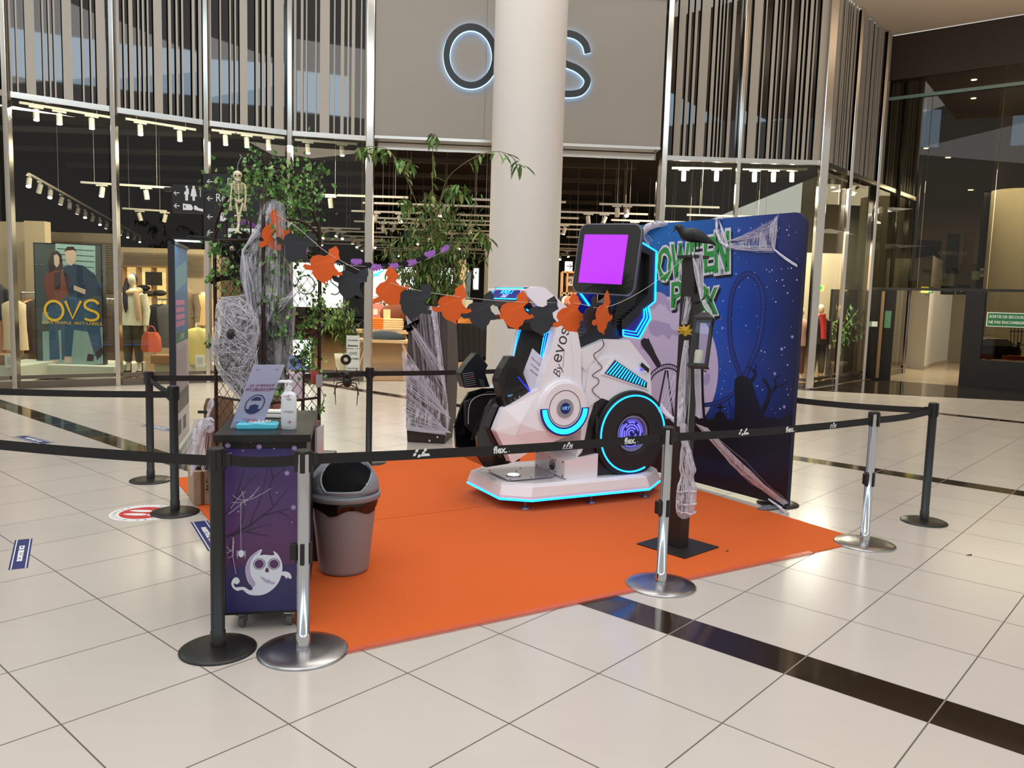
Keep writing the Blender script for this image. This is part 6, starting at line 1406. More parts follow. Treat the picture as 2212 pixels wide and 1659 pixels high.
def sheet(mb, A, B, nu=8, nv=6, sag=.02, mi=1):
    A = [Vector(a) for a in A]; B = [Vector(b) for b in B]; vs = []
    for i in range(nu + 1):
        for j in range(nv + 1):
            f = j / nv; q = lerp(A, i / nu).lerp(lerp(B, i / nu), f); vs.append(q + Vector((0, -.01 * math.sin(3 * f + i), -sag * math.sin(PI * f))))
    mb.add(vs, [(i * (nv + 1) + j, (i + 1) * (nv + 1) + j, (i + 1) * (nv + 1) + j + 1, i * (nv + 1) + j + 1) for i in range(nu) for j in range(nv)], mi, True)
def web(name, mb, label, parent=None): return tag(mb.build(name, [STR, GZ, GZ2]), label, 'cobweb')

# ------------------------------------------------------------------ printed backdrop
BW = 2.235; BN = Fr(Vector((.997, 8.29, 0)), (.571, -.821, 0)); BH = 2.405
t = thing('fabric_backdrop', BN.p(BW / 2, 0, 0), 'tall blue fabric backdrop printed with HALLOWEEN PARK, a moon and a coaster loop', 'backdrop')
off = t.location.copy()
bm_ = bpy.data.materials.new('night_sky_print'); bm_.use_nodes = True; nt = bm_.node_tree; b = nt.nodes['Principled BSDF']; b.inputs['Roughness'].default_value = .38
tc = nt.nodes.new('ShaderNodeTexCoord')
def dotn(v): n = nt.nodes.new('ShaderNodeVectorMath'); n.operation = 'DOT_PRODUCT'; n.inputs[1].default_value = v; nt.links.new(tc.outputs['Object'], n.inputs[0]); return n.outputs['Value']
def ramp(src, a, b_, stops):
    mr = nt.nodes.new('ShaderNodeMapRange'); mr.inputs[1].default_value = a; mr.inputs[2].default_value = b_; nt.links.new(src, mr.inputs[0])
    r = nt.nodes.new('ShaderNodeValToRGB'); nt.links.new(mr.outputs[0], r.inputs[0]); e = r.color_ramp.elements; e[0].position, e[0].color = stops[0][0], lin(stops[0][1]) + [1]; e[1].position, e[1].color = stops[-1][0], lin(stops[-1][1]) + [1]
    for p_, c_ in stops[1:-1]: x = e.new(p_); x.color = lin(c_) + [1]
    return r.outputs[0]
uo = dotn(tuple(BN.U)); zo = dotn((0, 0, 1))
c_top = ramp(uo, -BW / 2, BW / 2, [(0, (10, 118, 190)), (.45, (14, 92, 172)), (.75, (24, 60, 140)), (.93, (24, 34, 92)), (1, (20, 26, 74))])
c_mid = ramp(uo, -BW / 2, BW / 2, [(0, (50, 70, 150)), (.6, (30, 78, 178)), (.8, (22, 50, 132)), (1, (12, 18, 56))])
def mixc(f, a, b_):
    n = nt.nodes.new('ShaderNodeMix'); n.data_type = 'RGBA'
    nt.links.new(f, n.inputs[0]); nt.links.new(a, n.inputs[6]); nt.links.new(b_, n.inputs[7]); return n.outputs[2]
def mrng(src, a, b_):
    n = nt.nodes.new('ShaderNodeMapRange'); n.interpolation_type = 'SMOOTHSTEP'; n.inputs[1].default_value = a; n.inputs[2].default_value = b_; nt.links.new(src, n.inputs[0]); return n.outputs[0]
blk = ramp(zo, 0, 1, [(0, (8, 5, 10)), (1, (8, 5, 10))])
cc1 = mixc(mrng(zo, 1.5, 2.3), c_mid, c_top); cc2 = mixc(mrng(zo, .45, .95), blk, cc1)
nt.links.new(cc2, b.inputs['Base Color'])
def rr_out(x0, z0, x1, z1, r, n):
    return [BN.p(x0, z0, n), BN.p(x1, z0, n)] + [BN.p(x1 - r + r * math.cos(a), z1 - r + r * math.sin(a), n) for a in [PI / 2 * i / 8 for i in range(9)]] + [BN.p(x0 + r - r * math.sin(a), z1 - r + r * math.cos(a), n) for a in [PI / 2 * i / 8 for i in range(9)]]
m = MB(); m.prism(rr_out(0, .03, BW, BH, .11, 0), -BN.N * .045, 0, 1); m.build('printed_fabric', [bm_, M('fabric_edge_navy', (20, 22, 52), .7)], t, bevel=.006)
m = MB(); bq = lambda x, y, n=.001: BN.at(x, y, n)
def bp(pts, mi, n=.001, sm_=0):
    if sm_: m.poly([BN.p(q.x, q.y, n) for q in smooth_pts([BN.uv(*q) for q in pts], sm_, True)], mi)
    else: m.poly([BN.at(*q, n) for q in pts], mi)
def bs_(pts, w, mi, n=.002, sm_=True):
    P = [BN.uv(*q) for q in pts]
    if sm_: P = [tuple(q) for q in smooth_pts(P, 4)]
    ww = w if not isinstance(w, tuple) else [w[0] + (w[1] - w[0]) * i / (len(P) - 1) for i in range(len(P))]
    stroke(BN, P, ww, n, .0005, m, mi)
mc = BN.uv(1432, 795); mr_ = BN.uv(1553, 780)[0] - mc[0]
m.poly([BN.p(max(.01, mc[0] + mr_ * math.cos(a)), mc[1] + mr_ * math.sin(a), .0010) for a in [2 * PI * i / 60 for i in range(60)]], 0)
for pts in ([(1402, 700), (1414, 692), (1430, 696), (1446, 700), (1452, 712), (1470, 716), (1468, 728), (1452, 722), (1446, 734), (1432, 722), (1420, 728), (1404, 718)], [(1400, 640), (1420, 630), (1440, 640), (1436, 660), (1424, 656), (1412, 668), (1398, 660)], [(1522, 812), (1532, 806), (1534, 820), (1528, 832), (1520, 828)], [(1440, 650), (1470, 646), (1476, 664), (1456, 676), (1442, 668)], [(1385, 740), (1398, 730), (1404, 742), (1394, 756), (1384, 752)]): bp(pts, 1, .0014, 3)
rs = random.Random(3)
for i in range(230):
    x_, y_ = rs.uniform(1385, 1722), rs.uniform(470, 905)
    u_, v_ = BN.uv(x_, y_)
    if v_ > BH - .04 or u_ > BW - .03 or u_ < .03: continue
    inm = (u_ - mc[0]) ** 2 + (v_ - mc[1]) ** 2 < mr_ ** 2
    if inm: continue
    r_ = rs.choice([.003, .003, .004, .005, .006]) if rs.random() > .06 else .014
    m.poly([BN.p(u_ + r_ * math.cos(a), v_ + r_ * math.sin(a), .0012) for a in [2 * PI * k / 7 for k in range(7)]], 2 if r_ < .01 else 3)
lp = [(1601, 814), (1588, 780), (1579, 745), (1576, 690), (1582, 634), (1596, 604), (1616, 591), (1637, 606), (1648, 640), (1647, 690), (1637, 745), (1622, 782), (1609, 812)]
bs_(lp, .052, 4, .0016); bs_(lp, .020, 5, .0019)
P_ = smooth_pts([BN.uv(*q) for q in lp], 5)
for i in range(0, len(P_) - 1): 
    d_ = (P_[i + 1] - P_[i]).normalized(); n_ = Vector((-d_.y, d_.x)); stroke(BN, [tuple(P_[i] - n_ * .02), tuple(P_[i] + n_ * .02)], .008, .0021, .0005, m, 4)
lw_ = [(1587, 846), (1565, 864), (1543, 872), (1522, 875)]
bs_(lw_, .04, 4, .0016); bs_(lw_, .014, 5, .0019); bs_([(1573, 866), (1583, 890), (1590, 905)], .02, 4, .0016)
# black silhouettes
bp([(1500, 898), (1520, 905), (1560, 908), (1590, 905), (1640, 910), (1660, 900), (1680, 905), (1712, 895), (1706, 960), (1600, 1000), (1500, 960)], 6, .0022)
bp([(1587, 824), (1598, 812), (1612, 814), (1622, 822), (1630, 845), (1642, 880), (1652, 915), (1592, 915), (1588, 870)], 6, .0024, 3)
bs_([(1618, 830), (1632, 810), (1628, 800), (1614, 792)], (.035, .006), 6, .0026); bs_([(1628, 806), (1634, 790), (1630, 784)], (.012, .003), 6, .0026)
bs_([(1640, 900), (1656, 870), (1662, 845), (1656, 826), (1646, 820)], (.05, .008), 6, .0026); bs_([(1662, 850), (1676, 836), (1674, 820), (1684, 810)], (.025, .004), 6, .0027); bs_([(1672, 836), (1690, 832), (1698, 822)], (.012, .003), 6, .0027); bs_([(1660, 838), (1652, 826), (1650, 812)], (.012, .003), 6, .0027)
bp([(1543, 900), (1548, 890), (1562, 890), (1568, 900), (1568, 915), (1543, 915)], 6, .0025); bs_([(1556, 872), (1556, 895)], .018, 6, .0026, False); bs_([(1548, 880), (1565, 879)], .014, 6, .0026, False)
bs_([(1517, 790), (1518, 850), (1522, 910)], .03, 6, .0026); bs_([(1519, 800), (1527, 803)], .01, 6, .0027, False)
ar = [(1402, 822), (1412, 806), (1430, 794), (1445, 791), (1460, 796), (1470, 808)]
bs_(ar, .05, 7, .0022); bs_(ar, .026, 0, .0025)
P_ = smooth_pts([BN.uv(*q) for q in ar], 4)
for i in range(len(P_) - 1): d_ = (P_[i + 1] - P_[i]).normalized(); n_ = Vector((-d_.y, d_.x)); stroke(BN, [tuple(P_[i] - n_ * .02), tuple(P_[i] + n_ * .02)], .008, .0028, .0005, m, 7)
bs_([(1438, 800), (1428, 850), (1418, 900)], .02, 7, .0024, False); bs_([(1442, 800), (1448, 850), (1455, 900)], .02, 7, .0024, False); bs_([(1396, 735), (1408, 760), (1425, 790)], (.08, .05), 7, .0024)
bp([(1400, 735), (1392, 730), (1384, 738), (1390, 752), (1404, 770), (1420, 795), (1432, 800), (1418, 768), (1408, 745)], 7, .0023, 2)
bp([(1384, 905), (1400, 895), (1440, 905), (1480, 895), (1500, 902), (1500, 980), (1384, 960)], 6, .0022)
def glyph(ch, x0, y0, x1, y1, mi, n, dx=0, dy=0, offset=0.0, sk=0):
    vs, fs = text_geo(ch, 1.0, 0, 'CENTER', offset, True, 0, 1); b0, _ = text_geo(ch, 1.0, 0, 'CENTER', .02, True, 0, 1)
    ax = min(v.x for v in b0); bx = max(v.x for v in b0); ay = min(v.y for v in b0); by = max(v.y for v in b0)
    out = []
    for v in vs:
        fx = (v.x - ax) / (bx - ax); fy = (v.y - ay) / (by - ay)
        wx = .035 * math.sin(fy * 17 + ord(ch)); px_ = x0 + (x1 - x0) * (fx + wx); py_ = y1 + (y0 - y1) * fy + sk * (fx - .5)
        out.append(BN.at(px_ + dx, py_ + dy, n))
    m.add(out, fs, mi)
    if mi == 8:
        for k_ in range(3):
            xx = x0 + (x1 - x0) * (.15 + .3 * k_); bp([(xx, y1 - 6), (xx + 4, y1 - 6), (xx + 2.5, y1 + 6 + 3 * (k_ % 2))], 8, n)
for ch, x0, y0, x1, y1 in (('L', 1352, 548, 1378, 616), ('L', 1384, 545, 1412, 614), ('O', 1421, 534, 1450, 606), ('W', 1450, 526, 1490, 600), ('E', 1491, 520, 1516, 595), ('E', 1521, 512, 1544, 588), ('N', 1543, 500, 1575, 588), ('P', 1450, 608, 1474, 664), ('A', 1474, 612, 1502, 668), ('R', 1505, 615, 1528, 672), ('K', 1526, 622, 1551, 680)):
    glyph(ch, x0, y0, x1, y1, 6, .0030, 4, 7, .05, -4); glyph(ch, x0, y0, x1, y1, 9, .0034, 0, 0, .06, -4); glyph(ch, x0, y0, x1, y1, 8, .0038, 0, 0, .02, -4)
# keep the printing inside the fabric outline
for v in m.v:
    u_ = (v - BN.o).dot(BN.U); z_ = v.z
    v += BN.U * (min(max(u_, .004), BW - .004) - u_); v.z = max(z_, .03)
m.build('printed_artwork', [M('moon_lilac', (196, 182, 212), .5), M('moon_patch', (168, 152, 192), .5), M('star_white', (214, 224, 244), .5), M('star_lilac', (140, 136, 196), .5), M('coaster_blue', (18, 34, 100), .5), M('coaster_inner', (36, 58, 132), .5), M('silhouette_black', (7, 6, 12), .45), M('silhouette_plum', (26, 20, 34), .5), M('slime_green', (42, 138, 58), .5, nz=.25, ns=30), M('letter_outline', (208, 204, 216), .5)], t)
for a in (BW - .1, .15):
    m = MB(); c = BN.p(a, .004, -.0); m.loft([[c + (BN.N * (.22 * math.cos(x_)) + BN.U * (.05 * math.copysign(abs(math.sin(x_)) ** .6, math.sin(x_)))) + Vector((0, 0, z_)) for x_ in [2 * PI * i / 24 for i in range(24)]] for z_ in (.004, .012)], sm=False); m.build('foot_plate', M('foot_grey', (112, 116, 122), .45), t)

# ------------------------------------------------------------------ lamp post with crow and lantern
LPc = Vector((1.165, 5.36, 0)); th = math.atan2(5.08 - 5.37, 1.16 - .89)
t = thing('lamp_post', LPc, 'square black post on a flat square base plate, topped by a crow', 'post')
PK = M('post_black', (30, 27, 25), .5, nz=.1)
c = Vector((1.165, 5.365, 0)); Rz = th
m = MB(); m.box(c + Vector((0, 0, .0105)), (.395, .395, .009), rz=Rz); m.build('base_plate', PK, t, bevel=.002)
m = MB(); m.box(LPc + Vector((0, 0, .985)), (.1, .1, 1.94), rz=Rz); m.build('pole', PK, t, bevel=.004)
m = MB(); m.box(LPc + Vector((0, 0, 1.96)), (.15, .15, .02), rz=Rz); m.build('cap', PK, t, bevel=.003)
hk = D(1524, 664, 5.2); m = MB(); m.tube([LPc + Vector((.04, -.03, 1.66)), hk + Vector((-.02, 0, .05)), hk + Vector((.0, 0, .08)), hk + Vector((.025, 0, .05)), hk + Vector((.015, 0, 0))], .005, 6); m.build('hook', PK, t)
m = MB(); m.box(LPc + Vector((.045, -.05, 1.78)), (.025, .02, .12), rz=Rz); m.build('bracket', M('bracket_grey', (74, 76, 84), .4), t)
# lantern
lt = D(1522, 690, 5.18); lb = D(1508, 792, 5.12); ax_ = (lt - lb).normalized(); FLn = Fr(lb, Vector((.93, -.36, 0)), ax_); hL = (lt - lb).length
t = thing('lantern', lb, 'black metal lantern with a cream pillar candle hanging on the lamp post', 'lantern')
m = MB()
def fbx(u_, v_, n_, du, dv, dn, mi=0): m.prism([FLn.p(u_ - du, v_ - dv, n_ + dn), FLn.p(u_ + du, v_ - dv, n_ + dn), FLn.p(u_ + du, v_ + dv, n_ + dn), FLn.p(u_ - du, v_ + dv, n_ + dn)], -FLn.N * dn * 2, mi)
for a_ in (-1, 1):
    for b_ in (-1, 1): fbx(a_ * .05, hL / 2, b_ * .05, .0055, hL / 2, .0055)
for v_ in (.008, hL - .006):
    for a_ in (-1, 1): fbx(a_ * .05, v_, 0, .006, .006, .052); fbx(0, v_, a_ * .05, .052, .006, .006)
m.build('frame', PK, t)
m = MB(); fbx(0, .0, 0, .062, .006, .062); m.build('base', PK, t, bevel=.002)
m = MB(); m.loft([[FLn.p(a_ * s_, v_, b_ * s_) for a_, b_ in ((-1, -1), (1, -1), (1, 1), (-1, 1))] for s_, v_ in ((.062, hL), (.058, hL + .008), (.03, hL + .035), (.028, hL + .04))], sm=False); m.build('roof', PK, t)
m = MB(); m.tube([FLn.p(.03 * math.cos(a_), hL + .045 + .06 * math.sin(a_), 0) for a_ in [PI * i / 10 for i in range(11)]], .0035, 6); m.build('handle', PK, t)
m = MB(); fbx(0, hL / 2, .046, .046, hL / 2 - .01, .001); fbx(0, hL / 2, -.046, .046, hL / 2 - .01, .001); fbx(.046, hL / 2, 0, .001, hL / 2 - .01, .046); m.build('glass', MATS['acrylic'], t)
m = MB(); m.cyl(FLn.p(-.005, .008, 0), FLn.p(-.005, .105, 0), .027, n=20); m.cyl(FLn.p(-.005, .105, 0), FLn.p(-.005, .115, 0), .0015, n=5, mi=1); m.build('candle', [M('candle_wax', (232, 226, 200), .5), BLACKP], t)
m = MB(); c_ = D(1481, 717, 5.25)
mp5 = [(-.068, .012), (-.035, .02), (-.05, .035), (-.02, .03), (-.018, .055), (0, .03), (.025, .05), (.02, .022), (.045, .018), (.03, .0), (.045, -.02), (.015, -.015), (.0, -.03), (-.02, -.012), (-.045, -.02), (-.035, .0)]
m.add([c_ + Vector((a_, -.01 * math.sin(a_ * 60), b_)) for a_, b_ in mp5] + [c_ + Vector((0, -.008, .005))], [(i, (i + 1) % 16, 16) for i in range(16)]); tag(m.build('maple_leaf', M('yellow_leaf', (196, 160, 40), .6, nz=.2)), 'yellow maple leaf stuck to the left of the lantern', 'leaf')
# crow
cb_ = D(1500, 540, 5.36); cb_.z = 1.97; t = thing('crow', cb_, 'black artificial crow perched on the lamp post', 'bird')
FEA = M('black_feathers', (14, 14, 15), .55, nz=.3, ns=60, bump=.6, bs=90)
pp = lambda x, y: D(x, y, 5.36)
sp_ = [(1545, 528, .006), (1530, 520, .02), (1512, 512, .038), (1496, 508, .048), (1482, 506, .042), (1473, 499, .027), (1468, 493, .024), (1463, 491, .022), (1459, 494, .012)]
P_ = smooth_pts([tuple(pp(a_, b_)) + (r_,) for a_, b_, r_ in sp_], 4)
m = MB(); m.tube([Vector(q[:3]) for q in P_], [q[3] for q in P_], 14); m.build('body', FEA, t)
m = MB(); a, b = pp(1486, 506), pp(1536, 522)
for s_ in (-1, 1): m.loft([[q + Vector((0, s_ * (.046 * k_), 0)) + Vector((0, s_ * .008 * math.cos(x_), .03 * w_ * math.sin(x_))) for x_ in [2 * PI * i / 8 for i in range(8)]] for q, w_, k_ in ((a, .5, .7), (a.lerp(b, .3), 1.1, 1), (a.lerp(b, .7), .8, .7), (b, .2, .3))])
m.loft([[q + Vector((0, w_ * math.cos(x_), .004 * math.sin(x_))) for x_ in [2 * PI * i / 8 for i in range(8)]] for q, w_ in ((pp(1528, 520), .02), (pp(1545, 530), .024))]); m.build('wing_feathers', FEA, t)
m = MB(); m.tube([pp(1462, 492), pp(1456, 497), pp(1452, 502)], [.011, .007, .001], 8); m.build('beak', M('beak_grey', (60, 58, 60), .3), t)
m = MB(); m.ball(pp(1466, 490) + Vector((0, -.02, 0)), .004); m.build('eye', M('eye_glint', (120, 120, 120), .1), t)
for x_ in (1503, 1511):
    m = MB(); q = pp(x_, 524); m.tube([q, Vector((q.x, q.y, 1.985))], .005, 6)
    for d_ in (-.03, .02): m.tube([Vector((q.x, q.y, 1.98)), Vector((q.x + d_, q.y - .015, 1.976))], .004, 5)
    m.build('leg', BLACKP, t)
# webs on post and backdrop
m = MB(); L0 = [D(1478, 735, 5.3), D(1470, 800, 5.3), D(1464, 870, 5.3), D(1462, 920, 5.3)]; L1 = [D(1488, 735, 5.3), D(1484, 800, 5.3), D(1482, 870, 5.3), D(1486, 930, 5.3)]
strands(m, [D(1478, 640, 5.3), D(1500, 642, 5.3)], [D(1472, 700, 5.3), D(1484, 700, 5.3)], 24, .0011, .0, .01, 3)
strands(m, [L0[0], L1[0]], [L0[3], L1[3]], 60, .0016, 0, .02, 5); sheet(m, L0, [q + Vector((.035, 0, 0)) for q in L0], 8, 3, 0, 2)
strands(m, [D(1494, 545, 5.28), D(1518, 545, 5.28)], [D(1512, 640, 5.25), D(1518, 650, 5.25)], 40, .0014, 0, .012, 6)
strands(m, [D(1515, 650, 5.2), D(1522, 645, 5.2)], [D(1535, 680, 5.15), D(1545, 690, 5.15)], 18, .0012, 0, .01, 7)
m.tube([D(1495, 545, 5.28), D(1508, 590, 5.25), D(1514, 650, 5.22)], .004, 5, 2)
strands(m, [D(1500, 760, 5.28), D(1512, 790, 5.28)], [D(1505, 900, 5.28), D(1512, 905, 5.28)], 34, .0016, 0, .014, 8)
web('cobweb', m, 'white stringy cobweb stretched over the lamp post from crow to lantern')
m = MB(); cz = D(1483, 1040, 5.24)
prf = [(1480, 950, .012), (1482, 975, .035), (1484, 1000, .045), (1486, 1015, .055), (1484, 1030, .035), (1484, 1050, .062), (1482, 1080, .064), (1480, 1100, .06), (1478, 1113, .045), (1478, 1120, .02)]
m.loft([[D(x_, y_, 5.27) + Vector((r_ * math.cos(a_), r_ * .75 * math.sin(a_), 0)) for a_ in [2 * PI * i / 20 for i in range(20)]] for x_, y_, r_ in prf], 1)
rr = random.Random(2)
for i in range(150):
    f0, f1 = sorted((rr.uniform(0, 1), rr.uniform(0, 1))); f1 = min(f1, f0 + .35); a0 = rr.uniform(0, 2 * PI); P = []
    for k_ in range(6):
        f = f0 + (f1 - f0) * k_ / 5; j = f * 8.99; i_ = int(j); x_, y_, r_ = [prf[i_][q] + (prf[i_ + 1][q] - prf[i_][q]) * (j - i_) for q in range(3)]
        a_ = a0 + .5 * k_ / 5; P.append(D(x_, y_, 5.27) + Vector((r_ * 1.03 * math.cos(a_), r_ * .78 * math.sin(a_), 0)))
    m.tube(P, .0014, 3, 0, False, False)
strands(m, [D(1470, 915, 5.27), D(1482, 915, 5.27)], [D(1474, 965, 5.27), D(1488, 965, 5.27)], 30, .0014, 0, .01, 12)
for y_ in (1060, 1085, 1105): m.tube([D(1483, y_, 5.27) + Vector((.062 * math.cos(a_), .05 * math.sin(a_), rr.uniform(-.01, .01))) for a_ in [2 * PI * i / 14 for i in range(15)]], .007, 5, 2)
tag(m.build('cobweb_cocoon', [STR, GZ, GZ2]), 'bulging bundle of cobweb tied around the lower lamp post', 'cobweb')
m = MB(); B_ = lambda x, y, n=.02: BN.at(x, y, n)
strands(m, [B_(1553, 475), B_(1560, 500)], [B_(1575, 535), B_(1560, 525)], 30, .002, 0, .01, 21); m.tube([B_(1548, 472, .03), B_(1548, 500, .03), B_(1556, 522, .03), B_(1572, 533, .03)], .012, 6, 2); m.tube([B_(1548, 472, .03), B_(1556, 470, .03), B_(1563, 474, -.02)], .012, 6, 2)
strands(m, [B_(1558, 525), B_(1580, 520)], [B_(1665, 470), B_(1682, 500)], 26, .0012, .03, .02, 22); strands(m, [B_(1565, 535), B_(1580, 528)], [B_(1672, 545), B_(1664, 530)], 22, .0014, .02, .015, 23)
strands(m, [B_(1668, 480), B_(1682, 462)], [B_(1666, 530), B_(1674, 545)], 22, .0013, -.02, .02, 24); strands(m, [B_(1670, 538)], [B_(1722, 574), B_(1722, 577)], 2, .004, 0, .004, 25) if False else None
strands(m, [B_(1668, 534), B_(1674, 542)], [B_(1722, 572), B_(1722, 577)], 16, .0018, .01, .008, 26); sheet(m, [B_(1562, 528), B_(1610, 520), B_(1660, 490), B_(1676, 466)], [B_(1566, 534), B_(1620, 538), B_(1664, 536), B_(1676, 540)], 10, 5, 0, 1)
web('cobweb', m, 'white cobweb draped across the upper right corner of the blue backdrop')
m = MB(); m.tube([B_(1378, 530, .05), B_(1384, 508, .05), B_(1400, 490, .05), B_(1420, 484, .03), B_(1440, 484, .0), B_(1446, 480, -.05)], [.012, .03, .036, .032, .02, .012], 8, 2); strands(m, [B_(1380, 525), B_(1400, 500)], [B_(1386, 560), B_(1410, 520)], 20, .0015, 0, .01, 27)
web('cobweb', m, 'thick white cobweb hanging over the left top of the backdrop beside the monitor')
m = MB(); a = D(1507, 905, 5.4); b = BN.at(1697, 1104, .03); b.z = .05
strands(m, [D(1502, 915, 5.35), D(1530, 925, 5.5)], [b + Vector((-.02, 0, 0)), b + Vector((.02, 0, .02))], 46, .0015, .05, .05, 31, k=8); m.tube([BN.at(1660, 1078, .04), BN.at(1685, 1096, .05), BN.at(1698, 1108, .1), BN.at(1699, 1113, .12)], [.006, .012, .014, .012], 7, 2)
web('cobweb', m, 'long cobweb stretched from the lamp post down to the backdrop foot')
m = MB(); strands(m, [D(1424, 880, 6.6), D(1430, 870, 6.6)], [D(1462, 905, 5.4), D(1464, 925, 5.4)], 24, .0016, .02, .02, 33); strands(m, [BN.at(1446, 800, .03), BN.at(1480, 830, .03)], [D(1422, 890, 6.7), D(1440, 900, 6.4)], 18, .0012, 0, .02, 34)
web('cobweb', m, 'loose cobweb between the simulator wheel and the lamp post')

# ------------------------------------------------------------------ garden arbor with ivy
AN, AL_, AR_ = Vector((-1.55, 5.0, 0)), Vector((-1.955, 5.29, 0)), Vector((-1.30, 5.40, 0)); AB = AL_ + AR_ - AN
IRON = M('rusty_black_iron', (50, 30, 22), .5, .4, nz=.5, ns=25)
t = thing('garden_arbor', (AN + AB) / 2, 'tall black iron arbor with lattice sides, arched shoulders and pointed crown finials', 'arbor')
ctr = (AN + AB) / 2; cor = [AN, AR_, AB, AL_]; crown = [ctr + (q - ctr) * .45 for q in cor]
for q, k_ in zip(cor, crown):
    m = MB(); P_ = smooth_pts([q, q + Vector((0, 0, 1.2)), q + Vector((0, 0, 1.95)), q.lerp(ctr, .06) + Vector((0, 0, 2.12)), q.lerp(k_, .55) + Vector((0, 0, 2.28)), k_ + Vector((0, 0, 2.36))], 5); m.tube(P_, .0125, 8); m.build('post', IRON, t)
    m = MB(); m.tube([k_ + Vector((0, 0, 2.3)), k_ + Vector((0, 0, 2.44)), k_ + Vector((0, 0, 2.47)), k_ + Vector((0, 0, 2.53))], [.01, .012, .018, .002], 8); m.build('finial', IRON, t)
m = MB()
for i in range(4):
    a, b = crown[i], crown[(i + 1) % 4]
    for z_ in (2.36, 2.44): m.tube([a + Vector((0, 0, z_)), b + Vector((0, 0, z_))], .008, 6)
    for f in (.33, .66): q = a.lerp(b, f); m.tube([q + Vector((0, 0, 2.36)), q + Vector((0, 0, 2.44))], .007, 5)
m.build('crown', IRON, t)
for i in (0, 3):
    a, b = cor[i], cor[(i + 1) % 4]; f = Fr(a, b - a); L_ = (b - a).length; m = MB()
    for z_ in (.12, .95, 1.97): m.tube([f.p(0, z_), f.p(L_, z_)], .009, 6)
    s_ = .085; n_ = int(L_ / s_) + 1
    for z0_, z1_ in ((.12, .95), (.95, 1.97)):
        H_ = z1_ - z0_; k_ = -H_
        while k_ < L_:
            for sg_ in (0, 1):
                x0 = max(0, k_); y0 = x0 - k_; x1 = min(L_, k_ + H_); y1 = x1 - k_
                if x1 > x0 + .01:
                    X0, X1 = (x0, x1) if not sg_ else (L_ - x0, L_ - x1); m.tube([f.p(X0, z0_ + y0), f.p(X1, z0_ + y1)], .0025, 4, sm=False)
            k_ += s_
    m.build('lattice_panel', IRON, t)
    m = MB(); 
    for u_ in (L_ * .25, L_ * .75): m.tube([f.p(u_, 1.97), f.p(u_, 2.1)], .006, 5)
    m.tube([tuple(q) for q in [f.p(L_ / 2 - L_ / 2 * math.cos(a_), 1.97 + .14 * math.sin(a_)) for a_ in [PI * j / 12 for j in range(13)]]], .008, 6); m.build('arched_rail', IRON, t)
LEAFM = [M('ivy_green', (84, 136, 56), .5, nz=.3, ns=30), M('ivy_light', (138, 170, 92), .5, nz=.3, ns=30), M('ivy_dark', (52, 88, 40), .5, nz=.3, ns=30)]
def leaf(mb, c, s, rr, mi=None, long_=False, droop=.0):
    R = Euler((rr.uniform(-1.0, 1.0), rr.uniform(-.9, .9), rr.uniform(0, 2 * PI))).to_matrix().to_4x4() if not long_ else Euler((0, rr.uniform(.2, 1.3), rr.uniform(0, 2 * PI))).to_matrix().to_4x4()
    T = Matrix.Translation(c) @ R @ (Matrix.Rotation(PI / 2, 4, 'X') if not long_ else Matrix.Identity(4)) @ Matrix.Scale(s, 4)
    if long_: vs = [(0, 0, 0), (.35, .12, .03), (.7, .1, .0), (1, 0, -.12), (.7, -.1, 0), (.35, -.12, .03), (.5, 0, -.03)]; fs = [(0, 1, 6, 5), (1, 2, 6), (2, 3, 6), (3, 4, 6), (4, 5, 6)]
    else: vs = [(0, -.55, 0), (.3, -.5, .06), (.6, -.15, .02), (.32, .05, .08), (.3, .38, 0), (0, .7, -.06), (-.3, .38, 0), (-.32, .05, .08), (-.6, -.15, .02), (-.3, -.5, .06), (0, -.05, -.02)]; fs = [(i, (i + 1) % 10, 10) for i in range(10)]
    mb.add(vs, fs, mi if mi is not None else rr.choice([0, 0, 1, 2]), False, T)
def ivy(name, blobs, vines, label, seed, s=.022):
    rr = random.Random(seed); t = thing(name, (blobs[0][0], blobs[0][1], blobs[0][2]), label, 'ivy')
    m = MB()
    for x_, y_, z_, rx, ry, rz_, n in blobs:
        for i in range(n):
            u_ = rr.gauss(0, .42), rr.gauss(0, .42), rr.gauss(0, .42); leaf(m, Vector((x_ + rx * u_[0], y_ + ry * u_[1], z_ + rz_ * u_[2])), rr.uniform(.7, 1.35) * s, rr)
    for P, n, sp__ in vines:
        P = smooth_pts(P, 4)
        for i in range(n): leaf(m, lerp(P, rr.random()) + Vector((rr.gauss(0, sp__), rr.gauss(0, sp__), rr.gauss(0, sp__))), rr.uniform(.7, 1.3) * s, rr)
    m.build('foliage', LEAFM, t)['kind'] = 'stuff'
    m = MB()
    for P, n, sp__ in vines: m.tube(smooth_pts(P, 4), .0022, 4)
    for x_, y_, z_, rx, ry, rz_, n in blobs:
        for i in range(6): m.tube([Vector((x_ + rr.uniform(-rx, rx) * .5, y_ + rr.uniform(-ry, ry) * .5, z_ + rr.uniform(-rz_, rz_) * .5)) for k_ in range(3)], .0018, 4)
    m.build('vine', M('vine_stem', (84, 80, 40), .7), t)
V3 = lambda x, y, Y: D(x, y, Y)
def bl(x, y, Y, rx, rz_, n, ry=.12): q = D(x, y, Y); return (q.x, q.y, q.z, rx, ry, rz_, n)
